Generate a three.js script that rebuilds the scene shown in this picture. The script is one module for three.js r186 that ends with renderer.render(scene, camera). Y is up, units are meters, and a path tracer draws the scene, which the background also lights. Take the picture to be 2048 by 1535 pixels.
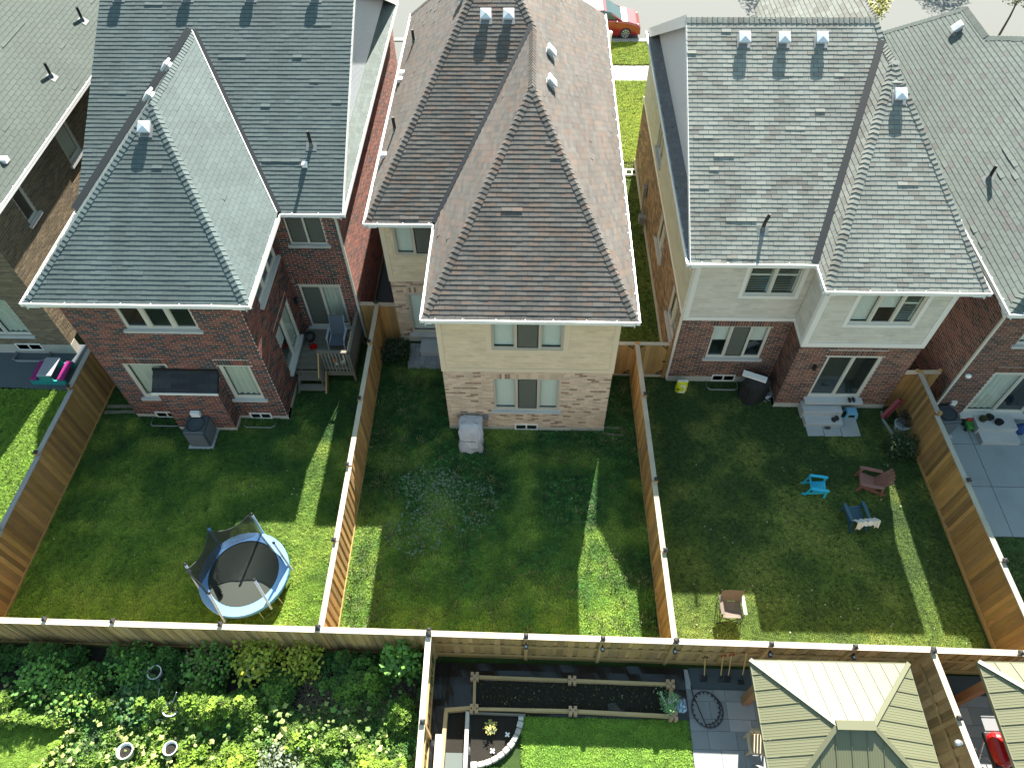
import * as THREE from 'three';
import { RoundedBoxGeometry } from 'three/addons/geometries/RoundedBoxGeometry.js';

// ---------------------------------------------------------------- camera, sky, sun, exposure
const scene = new THREE.Scene();
const camera = new THREE.PerspectiveCamera(55.87, 1024 / 767, 0.1, 600);
camera.rotation.order = 'YXZ';
camera.position.set(0, 21, 0);
camera.rotation.set(-0.919579, 0.036774, -0.015376);
scene.add(camera);
const EXPOSURE = 3.9;
const SUN = new THREE.Vector3(0.252, 1, -1.215).normalize();
{
  const W = 256, H = 128, d = new Float32Array(W * H * 4);
  const zen = [0.27, 0.46, 0.60], hor = [0.72, 0.87, 0.90], gnd = [0.16, 0.17, 0.13], v = new THREE.Vector3();
  for (let j = 0; j < H; j++) for (let i = 0; i < W; i++) {
    const ph = ((j + 0.5) / H - 0.5) * Math.PI, th = ((i + 0.5) / W - 0.5) * 2 * Math.PI;
    v.set(Math.cos(ph) * Math.cos(th), Math.sin(ph), Math.cos(ph) * Math.sin(th));
    const k = Math.pow(1 - Math.max(0, v.y), 2.5), s = Math.max(0, v.dot(SUN)), glow = 0.5 * Math.pow(s, 12) + 0.15 * Math.pow(s, 3);
    for (let c = 0; c < 3; c++) {
      let L = zen[c] * (1 - k) + hor[c] * k + glow * [1, 0.95, 0.85][c];
      if (v.y < 0) { const g = Math.min(1, -v.y * 12); L = L * (1 - g) + gnd[c] * g; }
      d[(j * W + i) * 4 + c] = L * 0.345;
    }
    d[(j * W + i) * 4 + 3] = 1;
  }
  const sky = new THREE.DataTexture(d, W, H, THREE.RGBAFormat, THREE.FloatType);
  sky.mapping = THREE.EquirectangularReflectionMapping; sky.magFilter = sky.minFilter = THREE.LinearFilter; sky.needsUpdate = true;
  scene.background = sky; scene.environment = sky;
}
const sun = new THREE.DirectionalLight(new THREE.Color(1, 0.94, 0.84), 5.0);
sun.position.copy(SUN).multiplyScalar(70).add(new THREE.Vector3(0, 0, -18));
sun.target.position.set(0, 0, -18); scene.add(sun, sun.target);
sun.castShadow = true; sun.shadow.mapSize.set(4096, 4096);
Object.assign(sun.shadow.camera, { left: -40, right: 40, top: 40, bottom: -40, near: 1, far: 160 });

// ---------------------------------------------------------------- helpers
let seed = 12345;
const R = () => { seed = (seed * 1664525 + 1013904223) >>> 0; return seed / 4294967296; };
const rr = (a, b) => a + (b - a) * R();
const pick = (a) => a[Math.floor(R() * a.length)];
const add = (a, b) => [a[0] + b[0], a[1] + b[1], a[2] + b[2]], sub = (a, b) => [a[0] - b[0], a[1] - b[1], a[2] - b[2]];
const mul = (a, s) => [a[0] * s, a[1] * s, a[2] * s], dot = (a, b) => a[0] * b[0] + a[1] * b[1] + a[2] * b[2];
const cross = (a, b) => [a[1] * b[2] - a[2] * b[1], a[2] * b[0] - a[0] * b[2], a[0] * b[1] - a[1] * b[0]];
const len = (a) => Math.hypot(...a), nrm = (a) => mul(a, 1 / (len(a) || 1)), lerp3 = (a, b, t) => add(a, mul(sub(b, a), t));
const UP = [0, 1, 0], X = [1, 0, 0], Z = [0, 0, 1], WHITE = [1, 1, 1];
const noiseTab = new Float32Array(65536); for (let i = 0; i < 65536; i++) noiseTab[i] = R();
const hash = (x, y) => noiseTab[((x * 73 + y * 179 + (x * y) % 251 * 31) & 65535) >>> 0];
function vnoise(x, y, per) {                       // value noise, optionally periodic
  const x0 = Math.floor(x), y0 = Math.floor(y), fx = x - x0, fy = y - y0, w = (n) => per ? ((n % per) + per) % per : n & 255;
  const sx = fx * fx * (3 - 2 * fx), sy = fy * fy * (3 - 2 * fy), a = hash(w(x0), w(y0)), b = hash(w(x0 + 1), w(y0)), c = hash(w(x0), w(y0 + 1)), e = hash(w(x0 + 1), w(y0 + 1));
  return (a + (b - a) * sx) * (1 - sy) + (c + (e - c) * sx) * sy;
}
const fbm = (x, y, o = 4, per = 0) => { let s = 0, a = 0.5, t = 0; for (let i = 0; i < o; i++) { s += a * vnoise(x, y, per); t += a; x *= 2; y *= 2; if (per) per *= 2; a *= 0.5; } return s / t; };
function tex(n, metres, fn, srgb = false) {         // n x n texture, fn(u,v) -> [r,g,b] 0..1
  const d = new Uint8Array(n * n * 4);
  for (let j = 0; j < n; j++) for (let i = 0; i < n; i++) {
    const c = fn(i / n, j / n), k = (j * n + i) * 4;
    for (let q = 0; q < 3; q++) d[k + q] = Math.max(0, Math.min(255, 255 * (c.length ? c[q] : c)));
    d[k + 3] = 255;
  }
  const t = new THREE.DataTexture(d, n, n); t.wrapS = t.wrapT = THREE.RepeatWrapping; t.magFilter = THREE.LinearFilter; t.minFilter = THREE.LinearMipmapLinearFilter; t.generateMipmaps = true;
  t.repeat.set(1 / metres, 1 / metres); if (srgb) t.colorSpace = THREE.SRGBColorSpace; t.needsUpdate = true; return t;
}
const std = (c, rough = 0.85, o = {}) => new THREE.MeshStandardMaterial({ color: new THREE.Color().setRGB(...(c.length ? c : [c, c, c])), roughness: rough, side: THREE.DoubleSide, vertexColors: true, ...o });

class MB {                                          // collects faces into one geometry
  constructor() { this.p = []; this.n = []; this.t = []; this.c = []; }
  tri(a, b, c, col = WHITE, ua = [0, 0], ub = [1, 0], uc = [0, 1], ns) {
    const n = ns ? null : nrm(cross(sub(b, a), sub(c, a)));
    this.p.push(...a, ...b, ...c); this.n.push(...(ns ? ns[0] : n), ...(ns ? ns[1] : n), ...(ns ? ns[2] : n));
    this.t.push(...ua, ...ub, ...uc); this.c.push(...col, ...col, ...col);
  }
  quad(a, b, c, d, col = WHITE, rot = false) {
    const w = len(sub(b, a)), h = len(sub(d, a)), u = (a[0] * 7.13 + a[1] * 3.7 + a[2] * 5.31) % 10, v = (a[0] * 2.3 + a[1] * 9.1 + a[2] * 1.7) % 10;
    const U = (s, t) => rot ? [v + t, u + s] : [u + s, v + t];
    this.tri(a, b, c, col, U(0, 0), U(w, 0), U(w, h)); this.tri(a, c, d, col, U(0, 0), U(w, h), U(0, h));
  }
  box(o, U, V, W, L, H, D, col = WHITE, skip = '') {   // U x V = W; grain of the texture runs along U
    const u = mul(U, L), v = mul(V, H), w = mul(W, D), P = (i, j, k) => add(add(add(o, mul(u, i)), mul(v, j)), mul(w, k));
    this.quad(P(0, 0, 1), P(1, 0, 1), P(1, 1, 1), P(0, 1, 1), col);
    if (!skip.includes('b')) this.quad(P(1, 0, 0), P(0, 0, 0), P(0, 1, 0), P(1, 1, 0), col);
    this.quad(P(0, 1, 1), P(1, 1, 1), P(1, 1, 0), P(0, 1, 0), col);
    this.quad(P(0, 0, 0), P(1, 0, 0), P(1, 0, 1), P(0, 0, 1), col);
    this.quad(P(1, 0, 1), P(1, 0, 0), P(1, 1, 0), P(1, 1, 1), col); this.quad(P(0, 0, 0), P(0, 0, 1), P(0, 1, 1), P(0, 1, 0), col);
    return this;
  }
  cbox(x, y, z, w, h, d, col = WHITE, ry = 0) {       // box centred in x and z, standing at y; turned by ry
    const c = Math.cos(ry), s = Math.sin(ry), U = [c, 0, -s], W = [s, 0, c];
    return this.box(add([x, y, z], add(mul(U, -w / 2), mul(W, -d / 2))), U, UP, W, w, h, d, col);
  }
  bar(a, b, w, h, col = WHITE, up = UP) {              // rectangular bar from a to b; w across, h along up
    const L = len(sub(b, a)), U = nrm(sub(b, a)); let W = nrm(cross(U, up)); if (len(cross(U, up)) < 1e-4) W = X;
    const V = nrm(cross(W, U)); return this.box(add(add(a, mul(V, -h / 2)), mul(W, -w / 2)), U, V, W, L, h, w, col);
  }
  tube(pts, r, col = WHITE, seg = 8, r2 = r, closed = false) {
    const N = pts.length, ring = [];
    for (let i = 0; i < N; i++) {
      const t = nrm(sub(pts[closed ? (i + 1) % N : Math.min(N - 1, i + 1)], pts[closed ? (i + N - 1) % N : Math.max(0, i - 1)]));
      let a = Math.abs(t[1]) > 0.9 ? X : UP; const s = nrm(cross(t, a)), q = cross(s, t), rad = r + (r2 - r) * i / (N - 1);
      ring.push(Array.from({ length: seg }, (_, k) => { const A = 2 * Math.PI * k / seg, n = add(mul(s, Math.cos(A)), mul(q, Math.sin(A))); return [add(pts[i], mul(n, rad)), n]; }));
    }
    for (let i = 0; i < (closed ? N : N - 1); i++) for (let k = 0; k < seg; k++) {
      const A = ring[i][k], B = ring[i][(k + 1) % seg], C = ring[(i + 1) % N][(k + 1) % seg], D = ring[(i + 1) % N][k];
      this.tri(A[0], C[0], B[0], col, [0, 0], [0.1, 0.1], [0, 0.1], [A[1], C[1], B[1]]); this.tri(A[0], D[0], C[0], col, [0, 0], [0.1, 0], [0.1, 0.1], [A[1], D[1], C[1]]);
    }
    if (!closed) for (const e of [0, N - 1]) for (let k = 1; k < seg - 1; k++) this.tri(ring[e][0][0], ring[e][k][0], ring[e][k + 1][0], col);
    return this;
  }
  lathe(o, prof, col = WHITE, seg = 20, sx = 1, sz = 1) {   // profile of [radius, y], turned about a vertical axis at o
    const pt = (i, k) => { const A = 2 * Math.PI * k / seg; return [o[0] + prof[i][0] * Math.cos(A) * sx, o[1] + prof[i][1], o[2] + prof[i][0] * Math.sin(A) * sz]; };
    const nm = (i, k) => { const a = prof[Math.max(0, i - 1)], b = prof[Math.min(prof.length - 1, i + 1)], A = 2 * Math.PI * k / seg, dr = b[0] - a[0], dy = b[1] - a[1]; return nrm([dy * Math.cos(A), -dr, dy * Math.sin(A)]); };
    for (let i = 0; i < prof.length - 1; i++) for (let k = 0; k < seg; k++) {
      const q = [[i, k], [i + 1, k], [i + 1, k + 1], [i, k + 1]], P = q.map((e) => pt(...e)), N = q.map((e) => nm(...e));
      this.tri(P[0], P[1], P[2], col, [k / seg, i / 9], [k / seg, i / 9 + 0.1], [k / seg + 0.1, i / 9 + 0.1], [N[0], N[1], N[2]]); this.tri(P[0], P[2], P[3], col, [0, 0], [0.1, 0.1], [0.1, 0], [N[0], N[2], N[3]]);
    }
    return this;
  }
  poly(pts, col = WHITE) { for (let i = 1; i < pts.length - 1; i++) this.tri(pts[0], pts[i], pts[i + 1], col, ...[pts[0], pts[i], pts[i + 1]].map((q) => [q[0] + q[1] * 0.3, q[2] + q[1]])); return this; }
  slab(pts, y0, y1, col = WHITE) {                     // horizontal polygon given as [x, z], with thickness
    const cw = pts.reduce((s, q, i) => { const e = pts[(i + 1) % pts.length]; return s + q[0] * e[1] - e[0] * q[1]; }, 0) > 0, P = cw ? [...pts].reverse() : pts;
    this.poly(P.map((q) => [q[0], y1, q[1]]), col);
    for (let i = 0; i < P.length; i++) { const a = P[i], b = P[(i + 1) % P.length]; this.quad([a[0], y0, a[1]], [b[0], y0, b[1]], [b[0], y1, b[1]], [a[0], y1, a[1]], col); }
    return this;
  }
  add(g, m, col = WHITE) {                             // an existing three.js geometry
    const q = g.index ? g.toNonIndexed() : g.clone(); if (m) q.applyMatrix4(m);
    const P = q.attributes.position.array, N = q.attributes.normal.array, T = q.attributes.uv?.array;
    for (let i = 0; i < P.length; i++) { this.p.push(P[i]); this.n.push(N[i]); } for (let i = 0; i < P.length / 3; i++) { this.t.push(T ? T[2 * i] : 0, T ? T[2 * i + 1] : 0); this.c.push(...col); }
    return this;
  }
  geo(b = [0, 0, 0]) {
    const g = new THREE.BufferGeometry(), p = new Float32Array(this.p); for (let i = 0; i < p.length; i++) p[i] -= b[i % 3];
    g.setAttribute('position', new THREE.BufferAttribute(p, 3)); g.setAttribute('normal', new THREE.BufferAttribute(new Float32Array(this.n), 3));
    g.setAttribute('uv', new THREE.BufferAttribute(new Float32Array(this.t), 2)); g.setAttribute('color', new THREE.BufferAttribute(new Float32Array(this.c), 3)); return g;
  }
}
const names = new Map(), bases = new Map();
function numbered(n) { const k = names.get(n) || 0; names.set(n, k + 1); return k ? `${n}_${String(k).padStart(3, '0')}` : n; }
function thing(name, label, category, base = [0, 0, 0], group) {
  const g = new THREE.Group(); g.name = numbered(name); g.position.set(...base); g.userData = { label, category }; if (group) g.userData.group = group;
  bases.set(g, base); scene.add(g); return g;
}
function part(name, mb, mat, parent, extra) {          // mesh of world-space faces, child of a thing or of a part
  const base = bases.get(parent), m = new THREE.Mesh(mb instanceof MB ? mb.geo(base) : mb, mat);
  m.name = name; m.castShadow = m.receiveShadow = true; bases.set(m, base); if (extra) Object.assign(m.userData, extra); parent.add(m); return m;
}
function struct(name, mb, mat) { const m = new THREE.Mesh(mb.geo(), mat); m.name = numbered(name); m.userData.kind = 'structure'; m.castShadow = m.receiveShadow = true; bases.set(m, [0, 0, 0]); scene.add(m); return m; }
function copy(src, [x, y, z], turn, label) { const r = src.clone(); r.name = numbered(src.name.replace(/_\d{3}$/, '')); r.position.set(x, y, z); r.rotation.y = turn; r.userData = { ...src.userData, label }; scene.add(r); return r; }
camera.updateMatrixWorld(); camera.updateProjectionMatrix();
const tmpV = new THREE.Vector3();
function score(c, n, area) {                           // how large a small face shows in the picture
  tmpV.set(...c).project(camera); if (Math.abs(tmpV.x) > 1.01 || Math.abs(tmpV.y) > 1.01) return 0;
  const e = sub([0, 21, 0], c), d = len(e); return Math.max(0, dot(e, n) / d) * area / (d * d);
}
class Pieces {                                         // small alike pieces: the largest in view as meshes of their own, the rest joined
  constructor() { this.a = []; }
  add(c, n, area, emit, w = 1) { this.a.push({ s: score(c, n, area) * w, emit }); }
  done(parent, name, many, mat, max = 300) {
    this.a.forEach((q, i) => (q.i = i)); const order = [...this.a].sort((p, q) => q.s - p.s || p.i - q.i), rest = new MB();
    order.forEach((q, i) => { if (i < max && q.s > 0) { const m = new MB(); q.emit(m); part(name, m, mat, parent); } else q.emit(rest); });
    if (rest.p.length) part(many, rest, mat, parent, { kind: 'stuff' });
  }
}

// ---------------------------------------------------------------- materials
const nGrain = tex(512, 1.2, (u, v) => { const g = fbm(u * 6, v * 60, 3, 6) * 0.5 + vnoise(u * 3, v * 180, 3) * 0.5, k = fbm(u * 4, v * 4, 3, 4); return 0.62 + 0.45 * g * (0.7 + 0.6 * k); });
const nGran = tex(512, 0.9, () => 0.72 + 0.42 * R());
const nBlot = tex(512, 3.1, (u, v) => 0.74 + 0.36 * fbm(u * 5, v * 5, 5, 5) + 0.08 * (R() - 0.5));
const nConc = tex(512, 2.3, (u, v) => 0.8 + 0.22 * fbm(u * 4, v * 4, 4, 4) + 0.14 * (R() - 0.5));
const nRough = tex(256, 1.7, (u, v) => 0.7 + 0.3 * fbm(u * 6, v * 6, 3, 6));
const nGround = tex(512, 2.6, (u, v) => { const f = fbm(u * 8, v * 8, 4, 8), g = R(); return [0.5 + 0.5 * f + 0.3 * (g - 0.5), 0.55 + 0.45 * f + 0.25 * (g - 0.5), 0.5 + 0.4 * f]; });
const nAsph = tex(512, 1.1, () => 0.75 + 0.35 * R());
const bump = (t, s) => ({ bumpMap: t, bumpScale: s });
const M = {
  brick: std(1, 0.9, { map: nBlot, ...bump(nGran, 0.0015) }),
  mortarLight: std([0.58, 0.54, 0.5], 0.95, { map: nConc }), mortarTan: std([0.66, 0.55, 0.43], 0.95, { map: nConc }), mortarGrey: std([0.42, 0.38, 0.32], 0.95, { map: nConc }),
  shingle: std(1, 0.92, { map: nGran, ...bump(nGran, 0.0012) }), underlay: std(0.03, 0.95),
  beige: std([0.79, 0.645, 0.46], 0.55, { map: nRough }), beigeTrim: std([0.72, 0.60, 0.45], 0.5), pale: std([0.70, 0.67, 0.59], 0.5, { map: nRough }), white: std([0.80, 0.79, 0.75], 0.45), whiteMetal: std([0.84, 0.84, 0.83], 0.3),
  greenish: std([0.56, 0.57, 0.44], 0.5, { map: nRough }), gableWhite: std([0.62, 0.66, 0.69], 0.5), gableGap: std([0.16, 0.19, 0.22], 0.8),
  frame: std([0.62, 0.60, 0.53], 0.45), frameTan: std([0.52, 0.47, 0.40], 0.45), sill: std([0.55, 0.55, 0.54], 0.9, { map: nConc }), found: std([0.52, 0.50, 0.44], 0.95, { map: nConc }),
  glass: new THREE.MeshPhysicalMaterial({ color: new THREE.Color().setRGB(0.96, 0.98, 0.97), roughness: 0.02, transmission: 1, thickness: 0, ior: 1.5, side: THREE.DoubleSide }),
  dark: std([0.02, 0.022, 0.025], 0.9), inside: std([0.09, 0.095, 0.09], 0.9), blind: std([0.74, 0.76, 0.70], 0.6), screen: std([0.12, 0.13, 0.11], 0.9), curtain: std([0.62, 0.64, 0.56], 0.9),
  gutterIn: std([0.2, 0.2, 0.22], 0.6), flashOrShade: std([0.022, 0.026, 0.03], 0.6), metalVent: std([0.66, 0.68, 0.70], 0.4, { metalness: 0.15 }), blackPipe: std([0.012, 0.012, 0.014], 0.5), lead: std([0.3, 0.32, 0.32], 0.5), flashGrey: std([0.13, 0.15, 0.15], 0.6),
  wood: [[0.52, 0.31, 0.11], [0.46, 0.275, 0.10], [0.56, 0.345, 0.135], [0.41, 0.255, 0.10]].map((c) => std(c, 0.8, { map: nGrain })),
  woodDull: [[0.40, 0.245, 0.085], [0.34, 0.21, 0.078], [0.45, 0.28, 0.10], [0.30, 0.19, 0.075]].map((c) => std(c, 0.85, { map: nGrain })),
  woodPale: [[0.60, 0.40, 0.17], [0.54, 0.36, 0.15], [0.64, 0.44, 0.2], [0.5, 0.34, 0.15]].map((c) => std(c, 0.8, { map: nGrain })),
  capWood: std([0.56, 0.49, 0.39], 0.85, { map: nGrain }), oldWood: std([0.20, 0.185, 0.15], 0.9, { map: nGrain }), timber: std([0.52, 0.38, 0.19], 0.8, { map: nGrain }), post: std([0.32, 0.16, 0.075], 0.75, { map: nGrain }),
  black: std([0.014, 0.014, 0.016], 0.5), blackMatte: std([0.02, 0.02, 0.021], 0.9), grey: std([0.2, 0.21, 0.22], 0.5), steel: std([0.6, 0.62, 0.63], 0.3, { metalness: 0.8 }),
  concrete: std([0.46, 0.47, 0.47], 0.9, { map: nConc, ...bump(nGran, 0.001) }), paver: [[0.30, 0.31, 0.32], [0.27, 0.28, 0.29], [0.33, 0.335, 0.34]].map((c) => std(c, 0.9, { map: nConc, ...bump(nGran, 0.001) })), slab: std([0.36, 0.38, 0.39], 0.9, { map: nConc }),
  asphalt: std([0.135, 0.142, 0.135], 0.95, { map: nAsph }), walk: std([0.30, 0.30, 0.285], 0.9, { map: nConc }), gravel: std([0.085, 0.105, 0.12], 0.95, { map: nAsph }),
  soil: std([0.022, 0.018, 0.014], 1, { map: nGround, ...bump(nGround, 0.03) }), turf: std([0.035, 0.07, 0.012], 1, { map: nGround, ...bump(nGround, 0.02) }), turfDry: std([0.045, 0.075, 0.02], 1, { map: nGround, ...bump(nGround, 0.02) }),
  plastic: std([0.006, 0.007, 0.008], 0.3), stone: std([0.42, 0.40, 0.36], 0.9, { map: nBlot }),
  leaf: std(1, 0.6), bark: std([0.11, 0.085, 0.06], 0.95, { map: nGrain }),
  roofMetal: std([0.145, 0.148, 0.085], 0.42), roofTrim: std([0.135, 0.138, 0.082], 0.42), red: std([0.42, 0.012, 0.012], 0.25), carRed: new THREE.MeshPhysicalMaterial({ color: new THREE.Color().setRGB(0.24, 0.006, 0.013), roughness: 0.3, clearcoat: 1, clearcoatRoughness: 0.05, side: THREE.DoubleSide }),
};

// ---------------------------------------------------------------- building helpers
const frameOf = (o, u) => ({ o, u, n: cross(u, UP), P(a, y, d = 0) { return add(add(add(this.o, mul(this.u, a)), [0, y, 0]), mul(this.n, d)); } });
function clip(poly, clipPoly) {                         // convex polygon against a convex, counter-clockwise one
  let out = poly;
  for (let i = 0; i < clipPoly.length && out.length; i++) {
    const a = clipPoly[i], b = clipPoly[(i + 1) % clipPoly.length], e = [b[0] - a[0], b[1] - a[1]], side = (q) => e[0] * (q[1] - a[1]) - e[1] * (q[0] - a[0]), inp = out; out = [];
    inp.forEach((p, k) => { const q = inp[(k + 1) % inp.length], s = side(p), t = side(q); if (s >= 0) out.push(p); if ((s > 0 && t < 0) || (s < 0 && t > 0)) { const f = s / (s - t); out.push([p[0] + f * (q[0] - p[0]), p[1] + f * (q[1] - p[1])]); } });
  }
  return out;
}
function roofFace(pcs, under, poly, u, o) {             // shingle courses on one plane; poly counter-clockwise from outside
  u = nrm(u); const n = nrm(cross(sub(poly[1], poly[0]), sub(poly[2], poly[0]))), v = cross(n, u), p0 = poly[0];
  const to2 = (q) => [dot(sub(q, p0), u), dot(sub(q, p0), v)], to3 = (q, h) => add(add(add(p0, mul(u, q[0])), mul(v, q[1])), mul(n, h));
  const P2 = poly.map(to2), vmin = Math.min(...P2.map((q) => q[1])), vmax = Math.max(...P2.map((q) => q[1])), umin = Math.min(...P2.map((q) => q[0])), umax = Math.max(...P2.map((q) => q[0]));
  under.poly(P2.map((q) => to3(q, -0.01))); under.poly(P2.map((q) => to3(q, -0.12)).reverse());
  const e = o.expo || 0.143, w = o.tab || 0.305, gap = o.gap || 0.007;
  let j = 0;
  for (let v0 = vmin - 0.02; v0 < vmax; v0 += e, j++) {
    let lift = 0; const off = (o.random ? R() * w : (j % 2) * w / 2) + rr(-0.008, 0.008);
    for (let u0 = umin - w + off - w; u0 < umax; u0 += w) {
      const wig = rr(-0.004, 0.004), c2 = clip([[u0 + gap / 2, v0 + wig], [u0 + w - gap / 2, v0 + wig], [u0 + w - gap / 2, v0 + e], [u0 + gap / 2, v0 + e]], P2);
      if (c2.length < 3) continue;
      let area = 0; c2.forEach((q, i) => { const r = c2[(i + 1) % c2.length]; area += (q[0] * r[1] - r[0] * q[1]) / 2; }); if (area < 0.0015) continue;
      const cc = [c2.reduce((s, q) => s + q[0], 0) / c2.length, c2.reduce((s, q) => s + q[1], 0) / c2.length], c3 = to3(cc, 0);
      if (o.skip && o.skip(c3)) continue;
      lift = R() < 0.012 ? rr(0.006, 0.02) : lift > 0 && R() < 0.4 ? lift : 0;
      const th = (o.thick || 0.0145) + rr(-0.002, 0.003) + lift, col = o.color(c3, cc), vv = v0;
      pcs.add(c3, n, area, (mb) => {
        const H = (q) => 0.003 + (th - 0.003) * Math.max(0, 1 - (q[1] - vv) / e), top = c2.map((q) => to3(q, H(q)));
        for (let i = 1; i < top.length - 1; i++) mb.tri(top[0], top[i], top[i + 1], col, c2[0], c2[i], c2[i + 1]);
        c2.forEach((q, i) => { const r = c2[(i + 1) % c2.length]; if (q[1] > vv + e - 0.002 && r[1] > vv + e - 0.002) return; mb.quad(to3(q, -0.003), to3(r, -0.003), top[(i + 1) % c2.length], top[i], mul(col, 0.22)); });  // edges darkened: dark asphalt core, plus the course shadow line painted in
      });
    }
  }
}
function ridgeCaps(pcs, a, b, nl, nr, o) {              // folded caps from the low end a to the high end b; nl, nr normals of the faces on both sides
  const t = nrm(sub(b, a)), L = len(sub(b, a)), l = nrm(cross(nl, t)), r = nrm(cross(t, nr)), wd = o.w || 0.15, e = 0.16, up = nrm(add(nl, nr));
  for (let s = 0; s < L - 0.02; s += e) {
    const s1 = Math.min(L, s + e + 0.02), th = 0.024 + rr(0, 0.006), col = mul(o.color(lerp3(a, b, s / L), [s, 0]), o.tone || 0.95), A = add(a, mul(t, s + rr(-0.006, 0.006))), B = add(a, mul(t, s1)), k = rr(0.92, 1.06);
    const sgn = (q, n) => dot(q, n) ; const ld = dot(l, sub(nl, nr)) > 0 ? l : mul(l, -1), rd = dot(r, sub(nr, nl)) > 0 ? r : mul(r, -1);
    pcs.add(A, up, 0.03, (mb) => {
      const a0 = add(A, mul(up, th + 0.012)), b0 = add(B, mul(up, 0.014)), a1 = add(add(A, mul(ld, wd * k)), mul(nl, th)), b1 = add(add(B, mul(ld, wd * k)), mul(nl, 0.008)), a2 = add(add(A, mul(rd, wd * k)), mul(nr, th)), b2 = add(add(B, mul(rd, wd * k)), mul(nr, 0.008));
      mb.quad(a0, b0, b1, a1, col); mb.quad(a0, a2, b2, b0, col); const z1 = add(A, mul(up, -0.006));
      mb.quad(add(a1, mul(nl, -th)), z1, a0, a1, mul(col, 0.28)); mb.quad(z1, add(a2, mul(nr, -th)), a2, a0, mul(col, 0.28));
      mb.quad(add(a1, mul(nl, -th)), a1, b1, add(b1, mul(nl, -0.012)), mul(col, 0.75)); mb.quad(a2, add(a2, mul(nr, -th)), add(b2, mul(nr, -0.012)), b2, mul(col, 0.75));
    });
  }
}
function gutter(parent, a, b, out, o = {}) {            // trough along a-b (outer lip, top); out points away from the house
  const t = nrm(sub(b, a)), L = len(sub(b, a)), mb = new MB(), W = 0.12, H = 0.115, th = 0.012, U = t, V = UP, Wd = cross(U, V);
  const lip = (dOut, y, w, h) => { const s = dot(Wd, out) > 0 ? 1 : -1, o0 = add(a, add(mul(out, dOut), [0, y, 0])); mb.box(s > 0 ? o0 : add(o0, mul(out, w)), U, V, Wd, L, h, w); };
  lip(-th, -H, th, H); lip(-W, -H, W - th, th); lip(-W - th, -H, th, H + 0.015); lip(-0.03, 0.0, 0.036, 0.014);
  if (o.soffit) lip(-W - o.soffit, -H - 0.03, o.soffit, 0.02);
  lip(-W - 0.03, -H - 0.1, 0.018, 0.12);
  const g = part('gutter', mb, M.whiteMetal, parent);
  for (let s = 0.35; s < L - 0.1; s += o.strap || 0.85) { const q = new MB(), c = add(a, mul(t, s + rr(-0.08, 0.08))); q.bar(add(c, [0, 0.012, 0]), add(add(c, mul(out, -W)), [0, 0.016, 0]), 0.022, 0.008); part('gutter_strap', q, M.whiteMetal, g); }
  return g;
}
function wallSheet(parent, name, F, a0, a1, y0, y1, holes, mat, reveal = 0.13) {
  const mb = new MB(), xs = [...new Set([a0, a1, ...holes.flatMap((h) => [h.a, h.a + h.w])])].filter((q) => q >= a0 && q <= a1).sort((p, q) => p - q), ys = [...new Set([y0, y1, ...holes.flatMap((h) => [h.y, h.y + h.h])])].filter((q) => q >= y0 && q <= y1).sort((p, q) => p - q);
  for (let i = 0; i < xs.length - 1; i++) for (let j = 0; j < ys.length - 1; j++) {
    const cx = (xs[i] + xs[i + 1]) / 2, cy = (ys[j] + ys[j + 1]) / 2; if (holes.some((h) => cx > h.a && cx < h.a + h.w && cy > h.y && cy < h.y + h.h)) continue;
    mb.quad(F.P(xs[i], ys[j]), F.P(xs[i + 1], ys[j]), F.P(xs[i + 1], ys[j + 1]), F.P(xs[i], ys[j + 1]));
  }
  for (const h of holes) { const A = h.a, B = h.a + h.w, C = h.y, D = h.y + h.h, r = -reveal; mb.quad(F.P(A, C), F.P(A, D), F.P(A, D, r), F.P(A, C, r)); mb.quad(F.P(B, D), F.P(B, C), F.P(B, C, r), F.P(B, D, r)); mb.quad(F.P(B, C), F.P(A, C), F.P(A, C, r), F.P(B, C, r)); mb.quad(F.P(A, D), F.P(B, D), F.P(B, D, r), F.P(A, D, r)); }
  return part(name, mb, mat, parent);
}
function runs(a0, a1, y, h, holes) {                    // pieces of a course left between openings
  let r = [[a0, a1]];
  for (const o of holes) if (o.y < y + h * 0.6 && o.y + o.h > y + h * 0.4) r = r.flatMap(([p, q]) => (o.a >= q || o.a + o.w <= p ? [[p, q]] : [[p, o.a], [o.a + o.w, q]].filter((s) => s[1] - s[0] > 0.02)));
  return r;
}
function bricks(pcs, F, a0, a1, y0, y1, holes, pal, o = {}) {
  const bl = 0.252, bh = 0.073, c = 0.0885, D = 0.011, d0 = -0.004; let j = 0;
  const sol = holes.filter((h) => h.soldier).map((h) => ({ a: h.a - 0.06, w: h.w + 0.12, y: h.y + h.h, h: 0.262 })), all = [...holes, ...sol];
  const put = (a, y, w, h) => { const col = mul(pick(pal), rr(0.85, 1.15)), dd = D + rr(-0.002, 0.002), ctr = F.P(a + w / 2, y + h / 2); pcs.add(ctr, F.n, w * h, (mb) => mb.box(F.P(a, y, d0), F.u, UP, F.n, w, h, dd, col, 'b'), ctr[1] > 5.45 ? 0.05 : 1); };
  for (let y = y0 + 0.006; y < y1 - 0.03; y += c, j++) for (const [p, q] of runs(a0, a1, y, c, all)) {
    let s = p - ((p + j * 0.1335 - a0) % 0.267 + 0.267) % 0.267;
    for (; s < q; s += 0.267) { const A = Math.max(p, s), B = Math.min(q, s + bl); if (B - A > 0.025) put(A, y, B - A, Math.min(bh, y1 - y)); }
  }
  for (const h of sol) for (let s = h.a; s < h.a + h.w - 0.04; s += 0.0885) put(s, h.y + 0.01, 0.076, 0.245);
}
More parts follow.
